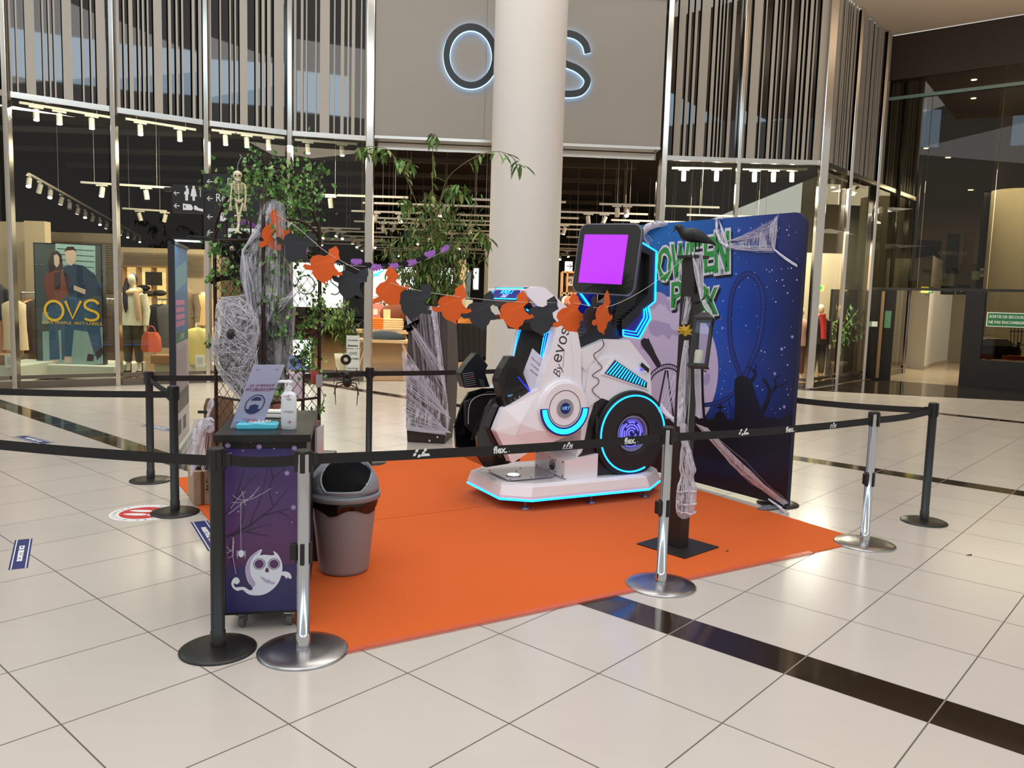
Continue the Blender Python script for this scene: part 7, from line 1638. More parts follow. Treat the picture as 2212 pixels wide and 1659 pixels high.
ivy('ivy_garland', [bl(600, 400, 5.25, .30, .20, 330, .3), bl(645, 440, 5.35, .20, .34, 300, .2), bl(560, 385, 5.2, .2, .1, 110, .25), bl(520, 450, 5.15, .14, .24, 120), bl(640, 520, 5.4, .14, .2, 90), bl(492, 410, 5.2, .08, .08, 30)],
    [([V3(660, 400, 5.3), V3(690, 375, 5.3), V3(694, 350, 5.3)], 30, .02), ([V3(560, 360, 5.2), V3(555, 340, 5.2), V3(557, 330, 5.2)], 22, .018), ([V3(500, 420, 5.15), V3(470, 410, 5.1), V3(450, 400, 5.1), V3(440, 402, 5.1)], 12, .015)], 'dense green ivy heaped over the crown of the iron arbor', 11)
ivy('ivy_garland', [bl(525, 590, 5.2, .20, .16, 110), bl(465, 535, 5.25, .07, .06, 30), bl(460, 600, 5.3, .06, .08, 26), bl(590, 560, 5.05, .10, .10, 50), bl(610, 670, 5.1, .12, .10, 50), bl(590, 590, 5.05, .05, .2, 40)],
    [([V3(470, 530, 5.2), V3(500, 600, 5.1), V3(560, 640, 5.0), V3(600, 650, 5.0)], 60, .03), ([V3(500, 660, 5.1), V3(520, 700, 5.1)], 14, .03), ([V3(450, 720, 5.2), V3(455, 750, 5.2)], 10, .02), ([V3(575, 480, 5.0), V3(600, 540, 5.02), V3(590, 640, 5.0), V3(620, 700, 5.0)], 50, .03)], 'ivy trailing down the left lattice panel of the arbor', 12)
ivy('ivy_garland', [bl(655, 770, 5.25, .10, .16, 110), bl(690, 660, 5.4, .07, .14, 60), bl(610, 720, 5.1, .16, .06, 60), bl(665, 700, 5.3, .08, .07, 44), bl(688, 885, 5.35, .05, .04, 16), bl(600, 850, 5.05, .05, .04, 14)],
    [([V3(684, 560, 5.35), V3(690, 640, 5.35), V3(670, 740, 5.3), V3(690, 820, 5.3)], 70, .03), ([V3(640, 600, 5.2), V3(668, 660, 5.3), V3(640, 720, 5.2)], 40, .03), ([V3(688, 830, 5.3), V3(700, 860, 5.3), V3(688, 885, 5.3)], 6, .01), ([V3(690, 690, 5.3), V3(706, 700, 5.3), V3(704, 716, 5.3)], 6, .01)], 'ivy climbing the right lattice panel beside the glowing screen', 13)
rr = random.Random(9); t = thing('autumn_leaves', D(620, 715, 5.05), 'cluster of reddish brown leaves on the arbor lattice', 'leaves'); m = MB()
for i in range(46): x_ = rr.uniform(592, 690); leaf(m, D(x_, 705 + rr.gauss(0, 12), 5.05 + (x_ - 590) * .004), .032 * rr.uniform(.7, 1.3), rr, 0)
m.build('foliage', M('red_brown_leaf', (92, 50, 36), .6, nz=.3), t)

# ------------------------------------------------------------------ skeleton
BONE = M('bone', (216, 204, 168), .5, nz=.1)
sk = lambda x, y, dy=0: D(x, y, 4.98 + dy)
t = thing('toy_skeleton', sk(512, 345), 'small cream plastic skeleton hanging from the arbor crown', 'skeleton')
m = MB(); m.ball(sk(513, 378), (.026, .03, .026), 14); m.box(sk(514, 388, -.012), (.026, .028, .016)); 
for x_ in (509, 518): m.ball(sk(x_, 379, -.026), (.006, .006, .006), 8, 1)
m.build('skull', [BONE, BLACKP], t)
m = MB(); m.tube([sk(514, 390), sk(515, 405), sk(516, 425), sk(516, 432)], .005, 6)
for i in range(6): w_ = .030 - abs(i - 2) * .003; q = sk(515, 398 + i * 3.6); m.tube([q + Vector((w_ * math.cos(a_), -.02 * math.sin(a_) , -.006 * math.sin(a_))) for a_ in [PI * k / 8 for k in range(-1, 10)]], .0026, 5)
m.box(sk(515, 404, -.022), (.008, .004, .04)); m.tube([sk(503, 396), sk(515, 395), sk(528, 397)], .004, 6); m.build('rib_cage', BONE, t)
m = MB(); m.tube([sk(507, 428), sk(511, 436), sk(516, 433), sk(521, 436), sk(525, 428)], .007, 7); m.tube([sk(511, 432), sk(516, 437), sk(522, 432)], .008, 6); m.build('pelvis', BONE, t)
for pts in ([(502, 396), (499, 420)], [(499, 421), (498, 445)], ), ([(529, 398), (531, 418)], [(531, 419), (529, 446)]):
    m = MB()
    for a_ in pts: m.tube([sk(*a_[0]), sk(*a_[1])], [.0065, .0045], 7)
    e_ = pts[1][1]; m.ball(sk(*e_), .008, 8)
    for k_ in range(4): m.tube([sk(e_[0] - 3 + 2 * k_, e_[1] + 1), sk(e_[0] - 3.5 + 2.2 * k_, e_[1] + 10)], .0022, 4)
    m.build('arm', BONE, t)
for pts in ([(510, 438), (514, 462), (515, 486)], [(525, 438), (518, 462), (516, 484)]):
    m = MB(); m.tube([sk(*pts[0]), sk(*pts[1])], [.008, .006], 7); m.ball(sk(*pts[1]), .009, 8); m.tube([sk(*pts[1]), sk(*pts[2])], [.007, .005], 7); m.tube([sk(*pts[2]), sk(pts[2][0] - 3, 500, -.02), sk(pts[2][0] + (-8 if pts[0][0] < 515 else 6), 504, -.03)], [.007, .008, .004], 6); m.build('leg', BONE, t)
m = MB(); m.tube([sk(513, 372), sk(514, 355), sk(519, 343), sk(522, 338), sk(518, 334)], .002, 5); m.build('hook', CHROME, t)

# ------------------------------------------------------------------ hooded ghost figure
t = thing('hooded_ghost_prop', D(585, 700, 5.35), 'dark hooded ghost prop draped in grey gauze inside the arbor', 'ghost prop')
hp = [(590, 431, .012), (590, 440, .065), (588, 462, .085), (586, 490, .095), (580, 530, .12), (578, 580, .155), (582, 650, .16), (586, 720, .14), (588, 790, .11), (590, 850, .08)]
def ghost_rings(k=1.0, yy=5.13): return [[D(x_, y_, yy) + Vector((r_ * k * (1 + .07 * math.sin(4 * a_ + y_ * .02)) * math.cos(a_), r_ * .55 * k * math.sin(a_), 0)) for a_ in [2 * PI * i / 26 for i in range(26)]] for x_, y_, r_ in hp]
m = MB(); m.loft(ghost_rings(.88)); m.build('robe', M('ghost_black', (26, 26, 27), .95), t)
m = MB(); m.loft(ghost_rings(1.0), caps=False); 
strands(m, [D(560, 470, 5.02), D(612, 455, 5.02)], [D(545, 640, 4.98), D(606, 660, 4.98)], 60, .0012, 0, .03, 41)
m.build('gauze_veil', [gauze('grey_gauze', .6, (196, 196, 196), (18, 18, 5), .4, .66), STR], t)
m = MB(); strands(m, [D(575, 490, 5.0), D(585, 440, 5.02)], [D(523, 538, 5.02), D(524, 545, 5.02)], 36, .0013, .01, .015, 42); strands(m, [D(523, 538, 5.02), D(528, 560, 5.02)], [D(530, 620, 5.02), D(555, 740, 5.0)], 46, .0014, 0, .03, 43)
sheet(m, [D(570, 440, 5.02), D(552, 500, 5.02), D(522, 540, 5.02), D(530, 580, 5.02), D(528, 620, 5.02), D(545, 740, 5.02)], [D(592, 440, 5.0), D(596, 500, 5.0), D(600, 560, 5.0), D(600, 600, 5.0), D(600, 650, 5.0), D(560, 745, 5.0)], 14, 5, 0, 1)
strands(m, [D(540, 640, 5.0), D(545, 720, 5.0)], [D(558, 830, 4.98), D(565, 860, 4.98)], 24, .0014, 0, .01, 44); m.tube([D(523, 540, 5.01), D(530, 580, 5.01), D(528, 620, 5.01), D(540, 680, 5.0), D(545, 760, 5.0), D(556, 860, 5.0)], .004, 5, 0)
strands(m, [D(600, 680, 5.0), D(604, 640, 5.0)], [D(648, 600, 5.1), D(655, 630, 5.15)], 16, .0011, .02, .02, 45)
web('cobweb', m, 'long ragged grey veil of cobweb falling from the hooded ghost')
# gauze-wrapped skull creature hanging low left
t = thing('wrapped_skull_prop', D(520, 800, 4.9), 'hanging skull prop wrapped in thick white cobweb at the lower left of the arbor', 'skull prop')
wp = [(500, 642, .05), (505, 660, .10), (512, 690, .125), (512, 720, .13), (508, 750, .135), (506, 780, .12), (512, 810, .10), (522, 840, .07), (532, 862, .035), (536, 872, .01)]
rg = [[D(x_, y_, 4.92) + Vector((r_ * (1 + .09 * math.sin(3 * a_ + y_ * .03)) * math.cos(a_), r_ * .6 * math.sin(a_), 0)) for a_ in [2 * PI * i / 24 for i in range(24)]] for x_, y_, r_ in wp]
m = MB(); c_ = Matrix.Identity(4); m.loft([[(p_ - sum(r_, Vector()) / 24) * .72 + sum(r_, Vector()) / 24 for p_ in r_] for r_ in rg]); m.ball(D(500, 722, 4.85), (.03, .02, .035), 12, 1); m.ball(D(497, 718, 4.82), (.013, .01, .013), 10, 0); m.build('skull_body', [M('dark_bundle', (70, 66, 64), .9, nz=.4), M('skull_dark', (40, 38, 38), .8)], t)
m = MB(); m.loft(rg, 1, caps=False); rr = random.Random(8)
for i in range(230):
    j0 = rr.uniform(0, 7.5); a0 = rr.uniform(PI, 2 * PI); da = rr.uniform(-1.2, 1.2); dj = rr.uniform(-1.5, 2); P = []
    for k_ in range(7):
        j = min(max(j0 + dj * k_ / 6, 0), 8.99); i_ = int(j); a_ = a0 + da * k_ / 6; x_, y_, r_ = [wp[i_][q] + (wp[i_ + 1][q] - wp[i_][q]) * (j - i_) for q in range(3)]
        P.append(D(x_, y_, 4.92) + Vector((r_ * 1.04 * math.cos(a_), r_ * .63 * math.sin(a_), rr.uniform(-.004, .004))))
    m.tube(P, rr.uniform(.0008, .0017), 3, 0, False, False)
m.build('cobweb_wrap', [STR, gauze('cobweb_wrap_gauze', .72, (206, 202, 206), (12, 12, 16), .4, .66)], t)
m = MB(); strands(m, [D(470, 645, 5.2), D(472, 700, 5.2)], [D(500, 660, 4.85), D(480, 760, 4.85)], 20, .0013, 0, .01, 46); strands(m, [D(475, 642, 5.2), D(480, 646, 5.2)], [D(545, 632, 5.0), D(552, 640, 5.0)], 14, .0014, .01, .01, 47)
web('cobweb', m, 'thin cobweb threads joining the left arbor post to the wrapped skull')
# black witch rag with pale hand behind
t = thing('black_rag_prop', D(500, 560, 5.3), 'black ragged figure with a pale round head hung on the arbor left', 'rag prop')
m = MB(); 
for pts, r_ in (([(462, 545), (485, 538), (505, 545), (520, 560)], [.02, .035, .05, .05]), ([(520, 500), (522, 540), (528, 580), (535, 640)], [.05, .09, .07, .03]), ([(455, 610), (480, 600), (500, 595), (520, 580)], [.012, .02, .03, .04]), ([(505, 560), (530, 600), (540, 650)], [.04, .05, .02])): P_ = smooth_pts([tuple(D(x_, y_, 5.32)) + (q_,) for (x_, y_), q_ in zip(pts, r_)], 4); m.tube([Vector(q[:3]) for q in P_], [q[3] for q in P_], 9)
m.build('rag', M('black_fur', (16, 14, 14), .95, nz=.4, bump=.8, bs=60), t)
m = MB(); m.ball(D(502, 537, 5.2), .017, 12); m.build('head', BONE, t)
# ------------------------------------------------------------------ garlands
ORP = M('orange_card', (226, 96, 30), .8); GRP = M('charcoal_card', (52, 54, 58), .85); PUP = M('lilac_card', (160, 104, 196), .8); BKP = M('black_card', (22, 21, 26), .9)
WIT = [(-2, 38), (7, 30), (9, 22), (17, 15), (12, 9), (8, 3), (13, -6), (24, -13), (29, -9), (33, -16), (24, -22), (15, -25), (13, -36), (6, -44), (9, -51), (-3, -47), (-13, -46), (-22, -40), (-27, -31), (-38, -35), (-47, -31), (-45, -24), (-33, -22), (-38, -12), (-35, -2), (-25, 6), (-13, 8), (-7, 15), (-13, 24)]
BAT = [(0, 12), (4, 18), (7, 12), (14, 16), (22, 14), (28, 4), (24, -2), (20, -12), (14, -6), (8, -16), (3, -10), (-3, -20), (-6, -10), (-12, -16), (-15, -6), (-22, -12), (-25, 0), (-28, 6), (-20, 14), (-12, 15), (-6, 12), (-4, 18)]
def garland(name, pts, items, Y0, Y1, shape, k, mats, label, part_, depth=None):
    P = [D(x, y, Y0 + (Y1 - Y0) * (x - pts[0][0]) / (pts[-1][0] - pts[0][0])) for x, y in pts]
    t = thing(name, P[0], label, 'garland'); S = smooth_pts(P, 5)
    m = MB(); m.tube(S, .0014, 4); m.build('string', M('white_string', (220, 214, 206), .8), t)
    for x, y, ci, yaw, s_, roll in items:
        Y = Y0 + (Y1 - Y0) * (x - pts[0][0]) / (pts[-1][0] - pts[0][0]); c = D(x, y, Y); q = Y / FPX * s_ * k
        T = Matrix.Translation(c) @ Matrix.Rotation(yaw, 4, 'Z') @ Matrix.Rotation(roll, 4, 'Y') 
        m = MB(); pl = [T @ Vector((a * q, (.012 if b < 0 else 0) * abs(b) / 40, b * q)) for a, b in shape]; n_ = T.to_3x3() @ Vector((0, 1, 0))
        m.prism(pl, n_ * .0016)
        m.build(part_, mats[ci], t)
garland('witch_garland', [(583, 456), (640, 490), (706, 545), (790, 590), (880, 622), (985, 640), (1110, 652), (1240, 655), (1308, 664), (1400, 620), (1492, 545)],
    [(597, 490, 0, 1.0, 1, -.25), (655, 530, 1, .5, .95, .75), (712, 566, 0, .1, .95, .35), (770, 608, 1, -.15, .95, .7), (848, 612, 0, .35, .95, -.25), (908, 645, 1, .0, 1, .5), (988, 650, 0, .0, .95, .2), (1050, 664, 1, .15, .95, .2), (1122, 664, 0, .1, .95, .15), (1184, 676, 1, .1, 1, .3), (1240, 670, 0, .3, .95, -.1), (1282, 672, 1, .9, .9, 0), (1309, 668, 0, 1.0, 1.05, .05)],
    5.02, 5.34, [(a * 1.12 + (3 if b > 15 else 0), b * 1.03) for a, b in WIT], 1.0, [ORP, GRP], 'garland of orange and charcoal paper witches strung from the arbor to the lamp post', 'witch_cutout')
garland('bat_garland', [(508, 476), (560, 500), (640, 540), (750, 572), (870, 575), (940, 552), (965, 535)],
    [(516, 478, 0, .1, .9, .2), (545, 486, 0, .4, .6, .3), (603, 520, 1, .3, .8, .4), (652, 540, 0, .2, .85, .4), (690, 556, 1, .2, .8, .3), (735, 566, 1, .1, .85, .1), (770, 566, 0, .1, .75, .0), (790, 574, 1, .1, .8, 0), (810, 578, 0, .0, .85, .1), (830, 576, 1, .1, .7, 0), (848, 576, 0, .0, .8, -.1), (870, 572, 1, .1, .75, -.1), (888, 568, 0, .1, .75, -.2), (910, 560, 1, .2, .7, -.3), (929, 549, 0, .1, .75, -.3), (962, 538, 0, .5, .7, -.5)],
    5.3, 8.4, BAT, .62, [PUP, BKP], 'garland of lilac and black paper bats running behind the witch garland to the bamboo', 'bat_cutout')
t = None
for i, (x, y, Y, rx) in enumerate(((750, 825, 7.6, 1),)):
    c = D(x, y, Y); t = thing('toy_spider', c, 'black plastic spider hanging over the rear belt beside the post', 'spider'); m = MB(); m.ball(c, (.045, .04, .055), 12); m.ball(c + Vector((0, -.02, .07)), (.03, .03, .03), 10); m.tube([c + Vector((0, 0, .09)), c + Vector((0, 0, .4))], .001, 3); m.build('body', BLACKP, t)
    for s_ in (-1, 1):
        for k_ in range(4): m = MB(); m.tube([c + Vector((s_ * .02, -.02, .03 - k_ * .015)), c + Vector((s_ * (.09 + .02 * (k_ % 2)), -.03, .09 - k_ * .05)), c + Vector((s_ * (.13 - .02 * abs(k_ - 1.5)), -.03, .14 - k_ * .10 - (.0 if k_ < 1 else .06)))], [.008, .007, .003], 6); m.build('leg', BLACKP, t)
c = D(747, 777, 7.6); m = MB(); m.ring(Fr(c, (1, .2, 0)), (0, 0), .02, .05, .01, n=24); tag(m.build('spiral_charm', BLACKP), 'small black ring charm hanging above the plastic spider', 'charm')

# ------------------------------------------------------------------ roll-up banner with lamp
ra = Vector((-3.20, 7.70, 0)); rb = Vector((-3.62, 8.92, 0)); q = D(356, 519, 7.7); ra = Vector((D(380, 900, 7.7).x, 7.7, 0)); rb = Vector((D(408, 850, 8.75).x, 8.75, 0)); RB = Fr(ra, rb - ra); LR = (rb - ra).length
if RB.N.dot(-ra) < 0: pass
t = thing('roll_up_banner', RB.p(LR / 2, 0, 0), 'narrow blue and white roll-up banner seen almost edge-on behind the barrier posts', 'banner')
HR = D(356, 520, 7.7).z
bands = [(.09, .42, (196, 190, 192)), (.42, .62, (90, 84, 82)), (.62, 1.12, (176, 164, 168)), (1.12, 1.22, (40, 104, 80)), (1.22, 1.62, (58, 108, 156)), (1.62, HR - .03, (66, 124, 172))]
m = MB(); mats = []
for i, (z0_, z1_, c_) in enumerate(bands): m.prism([RB.p(0, z0_), RB.p(LR, z0_), RB.p(LR, z1_), RB.p(0, z1_)], -RB.N * .008, i); mats.append(M('rollup_print_%d' % i, c_, .5, nz=.1))
mats += [M('rollup_pink', (196, 120, 150), .5), M('rollup_cyan', (104, 160, 166), .5), M('rollup_ink', (60, 54, 56), .5), M('rollup_white', (220, 226, 224), .5)]
for k_ in range(4): m.prism([RB.p(.12, 1.28 + k_ * .07, .001), RB.p(LR - .3, 1.28 + k_ * .07, .001), RB.p(LR - .3, 1.33 + k_ * .07, .001), RB.p(.12, 1.33 + k_ * .07, .001)], -RB.N * .0005, 6)
m.prism([RB.p(.12, 1.62, .001), RB.p(LR - .15, 1.72, .001), RB.p(LR - .15, 1.95, .001), RB.p(.12, 1.84, .001)], -RB.N * .0005, 7)
m.text('L EVENT', .08, RB.mat(LR / 2, 1.17, .002), 9, sx=1.3)
for k_ in range(9): stroke(RB, [tuple(q) for q in smooth_pts([(.1 + k_ * .1, .55), (.14 + k_ * .1, .8), (.08 + k_ * .1, 1.0), (.13 + k_ * .1, 1.1 - .03 * (k_ % 3))], 3)], .012, .0015, .0005, m, 8)
m.prism([RB.p(.15, .2, .001), RB.p(.4, .2, .001), RB.p(.4, .35, .001), RB.p(.15, .35, .001)], -RB.N * .0005, 8); m.prism([RB.p(.55, .2, .001), RB.p(.8, .2, .001), RB.p(.8, .34, .001), RB.p(.55, .34, .001)], -RB.N * .0005, 8)
m.build('printed_panel', mats, t)
m = MB(); m.prism([RB.p(-.02, .09, .01), RB.p(.0, .09, .01), RB.p(.0, HR, .01), RB.p(-.02, HR, .01)], -RB.N * .06); m.prism([RB.p(-.02, HR - .03, .015), RB.p(LR, HR - .03, .015), RB.p(LR, HR, .015), RB.p(-.02, HR, .015)], -RB.N * .03, 0); m.build('frame', M('rollup_frame', (30, 32, 38), .5), t)
m = MB(); m.tube([RB.p(-.02, .05, .0), RB.p(LR + .02, .05, 0)], .05, 14, flat=1.4); m.build('base_cassette', M('silver_cassette', (150, 152, 154), .3, .8), t, bevel=.004)
m = MB(); m.tube([RB.p(LR * .4, HR, -.02), RB.p(LR * .4, HR + .08, .1), RB.p(LR * .42, HR + .07, .3)], .008, 6); c = D(410, 520, 7.9); m.box(c + Vector((-.02, 0, .01)), (.26, .2, .02), rz=.3); m.build('lamp_arm', BLACKP, t)
m = MB(); m.box(c + Vector((-.02, 0, -.004)), (.22, .16, .006), rz=.3); m.build('lamp_panel', M('lamp_panel_glow', (235, 245, 255), .5, emit=(226, 240, 255), es=5), t)

# ------------------------------------------------------------------ direction sign
YS = 8.6
def sgn(name, x0, y0, x1, y1, label, draw, post=False, Y=YS):
    a = D(x0, y1, Y); b = D(x1, y0, Y); f = Fr(Vector((a.x, Y, a.z)), (1, -.02, 0)); w_, h_ = b.x - a.x, b.z - a.z
    t = thing(name, a if not post else Vector((a.x, Y, 0)), label, 'sign')
    m = MB(); m.prism([f.p(0, 0), f.p(w_, 0), f.p(w_, h_), f.p(0, h_)], -f.N * .05); m.build('board', M('sign_board_black', (20, 20, 19), .5), t)
    m = MB(); draw(m, f, w_, h_); m.build('lettering', [M('sign_white', (222, 222, 218), .6), M('sign_board_black', (20, 20, 19), .5), M('sign_red', (190, 60, 50), .5)], t); return t, f
def arrow(m, f, u_, v_, s_): stroke(f, [(u_ - s_, v_), (u_ + s_, v_)], s_ * .28, .002, .0005, m, 0); stroke(f, [(u_ - s_ * .1, v_ + s_ * .8), (u_ - s_ * .95, v_), (u_ - s_ * .1, v_ - s_ * .8)], s_ * .28, .002, .0005, m, 0)
def toilets(m, f, w_, h_):
    for v_ in (h_ * .70, h_ * .24): arrow(m, f, w_ * .15, v_, .03)
    for u_, sk_ in ((w_ * .46, 0), (w_ * .68, 1)):
        m.poly([f.p(u_ + .014 * math.cos(a), h_ * .92 + .014 * math.sin(a), .002) for a in [2 * PI * i / 14 for i in range(14)]], 0)
        m.poly([f.p(u_ + x_, h_ * .87 + y_ * .9, .002) for x_, y_ in (((-.022, 0), (.022, 0), (.026, -.07), (.016, -.07), (.014, -.14), (-.014, -.14), (-.016, -.07), (-.026, -.07)) if not sk_ else ((-.018, 0), (.018, 0), (.034, -.09), (.014, -.09), (.012, -.14), (-.012, -.14), (-.014, -.09), (-.034, -.09)))], 0)
    m.poly([f.p(w_ * .88, h_ * .58, .002), f.p(w_ * .9, h_ * .58, .002), f.p(w_ * .9, h_ * .92, .002), f.p(w_ * .88, h_ * .92, .002)], 0)
    m.poly([f.p(w_ * x_, h_ * y_, .002) for x_, y_ in ((.34, .10), (.62, .10), (.66, .17), (.6, .30), (.34, .33))], 0)
    m.poly([f.p(w_ * x_, h_ * y_, .003) for x_, y_ in ((.42, .15), (.37, .22), (.42, .29))], 1)
    m.poly([f.p(w_ * x_, h_ * y_, .0025) for x_, y_ in ((.69, .12), (.97, .06), (.97, .15), (.84, .18), (.74, .27), (.69, .26))], 0)
sgn('direction_sign', 372, 372 + 28, 441, 459, 'black sign board with arrows, toilet figures and a card-in-hand symbol', toilets)
def tall(m, f, w_, h_):
    for v_ in (.88, .63, .36, .13): arrow(m, f, w_ * .12, h_ * v_, .03)
    m.text('Rest', .12, f.mat(w_ * .22, h_ * .64, .002), 0, align='LEFT', sx=.85)
    for x0_, x1_, y0_, y1_, mi in ((.44, .6, .82, .94, 0), (.455, .585, .83, .93, 1), (.30, .42, .30, .43, 0), (.56, .72, .26, .4, 0), (.44, .94, .06, .2, 0), (.41, .415, .04, .24, 0)): m.poly([f.p(w_ * x_, h_ * y_, .002 + .001 * mi) for x_, y_ in ((x0_, y0_), (x1_, y0_), (x1_, y1_), (x0_, y1_))], mi)
    for u_ in (.49, .55): m.poly([f.p(w_ * (u_ + x_), h_ * y_, .004) for x_, y_ in ((-.018, .84), (.018, .84), (.018, .9), (0, .92), (-.018, .9))], 0)
    m.text('amazon', .052, f.mat(w_ * .57, h_ * .135, .003), 1, sx=.9, offset=.001); m.text('locker', .052, f.mat(w_ * .81, h_ * .135, .003), 1, sx=.9)
    m.text('9', .08, f.mat(w_ * .36, h_ * .37, .003), 1); m.text('Q', .09, f.mat(w_ * .64, h_ * .33, .003), 2)
ts, fs_ = sgn('direction_sign', 440, 378, 560, 520, 'tall black direction sign with arrows, Rest and locker lettering, behind the skeleton', tall, True)
a = D(548, 520, YS); m = MB(); m.box((a.x, YS + .06, 1.4), (.10, .08, 2.8)); m.build('pole', M('sign_board_black', (20, 20, 19), .5), ts)
ci = D(382, 430, YS); m = MB(); m.box((ci.x + .42, YS + .03, ci.z + .1), (1.1, .07, .04)); m.build('support_arm', BLACKP, ts)
t = thing('display_terminal', Vector((D(548, 780, 8.2).x, 8.2, 0)), 'black information terminal with a small dark screen behind the arbor', 'terminal')
a = D(532, 842, 8.2); b = D(566, 700, 8.2); m = MB(); m.box(((a.x + b.x) / 2, 8.2, b.z / 2), (b.x - a.x, .2, b.z)); m.build('housing', BLACKP, t, bevel=.01)
m = MB(); m.box(((a.x + b.x) / 2, 8.095, b.z - .25), (b.x - a.x - .04, .01, .3)); m.build('screen', M('dim_screen', (40, 60, 80), .15, emit=(40, 70, 110), es=.2), t)
# sanitiser dispenser on a stand
c = D(640, 835, 6.6); t = thing('sanitizer_stand', Vector((c.x, 6.6, 0)), 'white hand sanitizer dispenser on a thin stand behind the arbor lattice', 'dispenser')
m = MB(); m.box((c.x, 6.6, c.z), (.1, .08, .24)); m.build('dispenser', M('dispenser_white', (200, 190, 204), .4), t, bevel=.01)
m = MB(); m.tube([(c.x + .05, 6.62, .01), (c.x + .05, 6.62, 1.05)], .015, 8); m.cyl((c.x + .05, 6.62, 0.0), (c.x + .05, 6.62, .012), .14, n=24); m.build('pole', BLACKP, t)
m = MB(); m.box((c.x - .0, 6.6, c.z + .2), (.15, .01, .12)); m.box((c.x, 6.592, c.z + .21), (.1, .004, .03), 1); m.build('header_card', [M('card_blue', (120, 150, 200), .5), M('card_navy', (30, 50, 130), .5)], t)
# pinkish round prop and red card by the lattice, seen above the cabinet
c = D(585, 868, 5.3); m = MB(); m.ball(c, (.07, .06, .075), 16); 
for x_ in (-.025, .025): m.ball(c + Vector((x_, -.055, .01)), (.015, .01, .018), 8, 1)
tag(m.build('skull_ball', [M('pinkish_bone', (176, 140, 124), .6, nz=.2), BLACKP]), 'pinkish rounded skull behind the lattice above the cabinet', 'skull')
c = D(680, 815, 5.0); m = MB(); m.box(c, (.05, .004, .08), rz=.5); m.box(c + Vector((.03, -.01, -.02)), (.05, .004, .08), 1, rz=.9); tag(m.build('hanging_tag', [M('tag_red', (160, 66, 52), .5), M('tag_grey', (150, 146, 150), .5)]), 'red and grey card tags hanging on the right arbor post', 'tag')
c = D(690, 960, 4.45); m = MB(); m.box((c.x, c.y, c.z), (.012, .16, .2)); m.box((c.x - .02, c.y, c.z + .03), (.02, .1, .2), 1); tag(m.build('leaflet_holder', [M('holder_clear', (180, 176, 180), .2), M('leaflet_brown', (120, 92, 84), .6)]), 'clear leaflet holder fixed to the right side of the cabinet', 'holder')

# ------------------------------------------------------------------ props behind the cabinet at left
c = G(440, 1092); b = Vector((-2.30, 6.05, 0)); t = thing('wooden_chest', b, 'beige box with black lettering and straps on the carpet corner behind the barrier', 'box')
CR = M('weathered_beige', (172, 148, 118), .7, nz=.25, ns=12)
fx = Fr(Vector((-2.40, 6.02, 0)), (.86, .5, 0)); m = MB(); m.prism([fx.p(0, .01), fx.p(.42, .01), fx.p(.42, .27), fx.p(0, .27)], -fx.N * .3); m.build('box_body', CR, t, bevel=.02)
m = MB(); m.prism([fx.p(.05, .01, .004), fx.p(.075, .01, .004), fx.p(.075, .27, .004), fx.p(.05, .27, .004)], -fx.N * .004); m.build('strap', M('rust_strap', (110, 78, 50), .7), t)
m = MB(); m.text('Silly', .06, fx.mat(.13, .2, .005), 0, shear=.3, offset=.002); m.text('Silly', .06, fx.mat(.13, .14, .005), 0, shear=.3, offset=.002)
for i in range(5): m.prism([fx.p(.2, .10 + i * .027, .005), fx.p(.32, .10 + i * .027, .005), fx.p(.32, .115 + i * .027, .005), fx.p(.2, .115 + i * .027, .005)], -fx.N * .001)
m.build('lettering', BLACKP, t)
b = D(435, 1003, 6.15); m = MB(); m.ball(b, (.09, .07, .05), 12); m.ball(b + Vector((.03, -.04, 0)), (.03, .02, .02), 8, 1); tag(m.build('small_pumpkin', [M('dark_lump', (40, 30, 26), .8), M('orange_plastic', (200, 80, 36), .5)]), 'small dark and orange lump lying on the beige box', 'decoration')
a = D(468, 940, 5.95); t = thing('coffin_board', Vector((a.x, 5.95, 0)), 'tall brown coffin-shaped board with a gauze hook leaning behind the cabinet', 'board')
m = MB(); fx = Fr(Vector((D(440, 900, 5.95).x, 5.95, 0)), (1, .1, 0)); W_ = D(500, 900, 5.95).x - fx.o.x; zt_ = D(470, 862, 5.95).z; m.prism([fx.p(.04, .0), fx.p(W_, 0), fx.p(W_, zt_), fx.p(.02, zt_), fx.p(0, zt_ - .06), fx.p(0, zt_ - .3)], -fx.N * .04); m.build('panel', M('brown_board', (120, 92, 66), .7, nz=.2), t, bevel=.01)
m = MB(); m.box(D(437, 890, 5.9), (.06, .02, .02)); m.build('hook', BLACKP, t)
m = MB(); H_ = lambda x, y: D(x, y, 5.86); m.tube([H_(x, y) for x, y in ((448, 888), (452, 872), (458, 862), (460, 872), (452, 890), (446, 910))], [.006, .012, .014, .012, .01, .012], 8, 1); m.tube([H_(x, y) for x, y in ((446, 905), (438, 920), (428, 935), (424, 965), (420, 1000), (412, 1030))], [.02, .04, .045, .03, .03, .004], 8, 1)
m.ball(H_(452, 918), (.05, .03, .06), 12, 1); strands(m, [H_(420, 905), H_(455, 905)], [H_(405, 980), H_(440, 1020)], 50, .0014, 0, .03, 51)
tag(m.build('gauze_scarf', [STR, GZ2]), 'knotted strip of white gauze hanging beside the brown board', 'gauze')

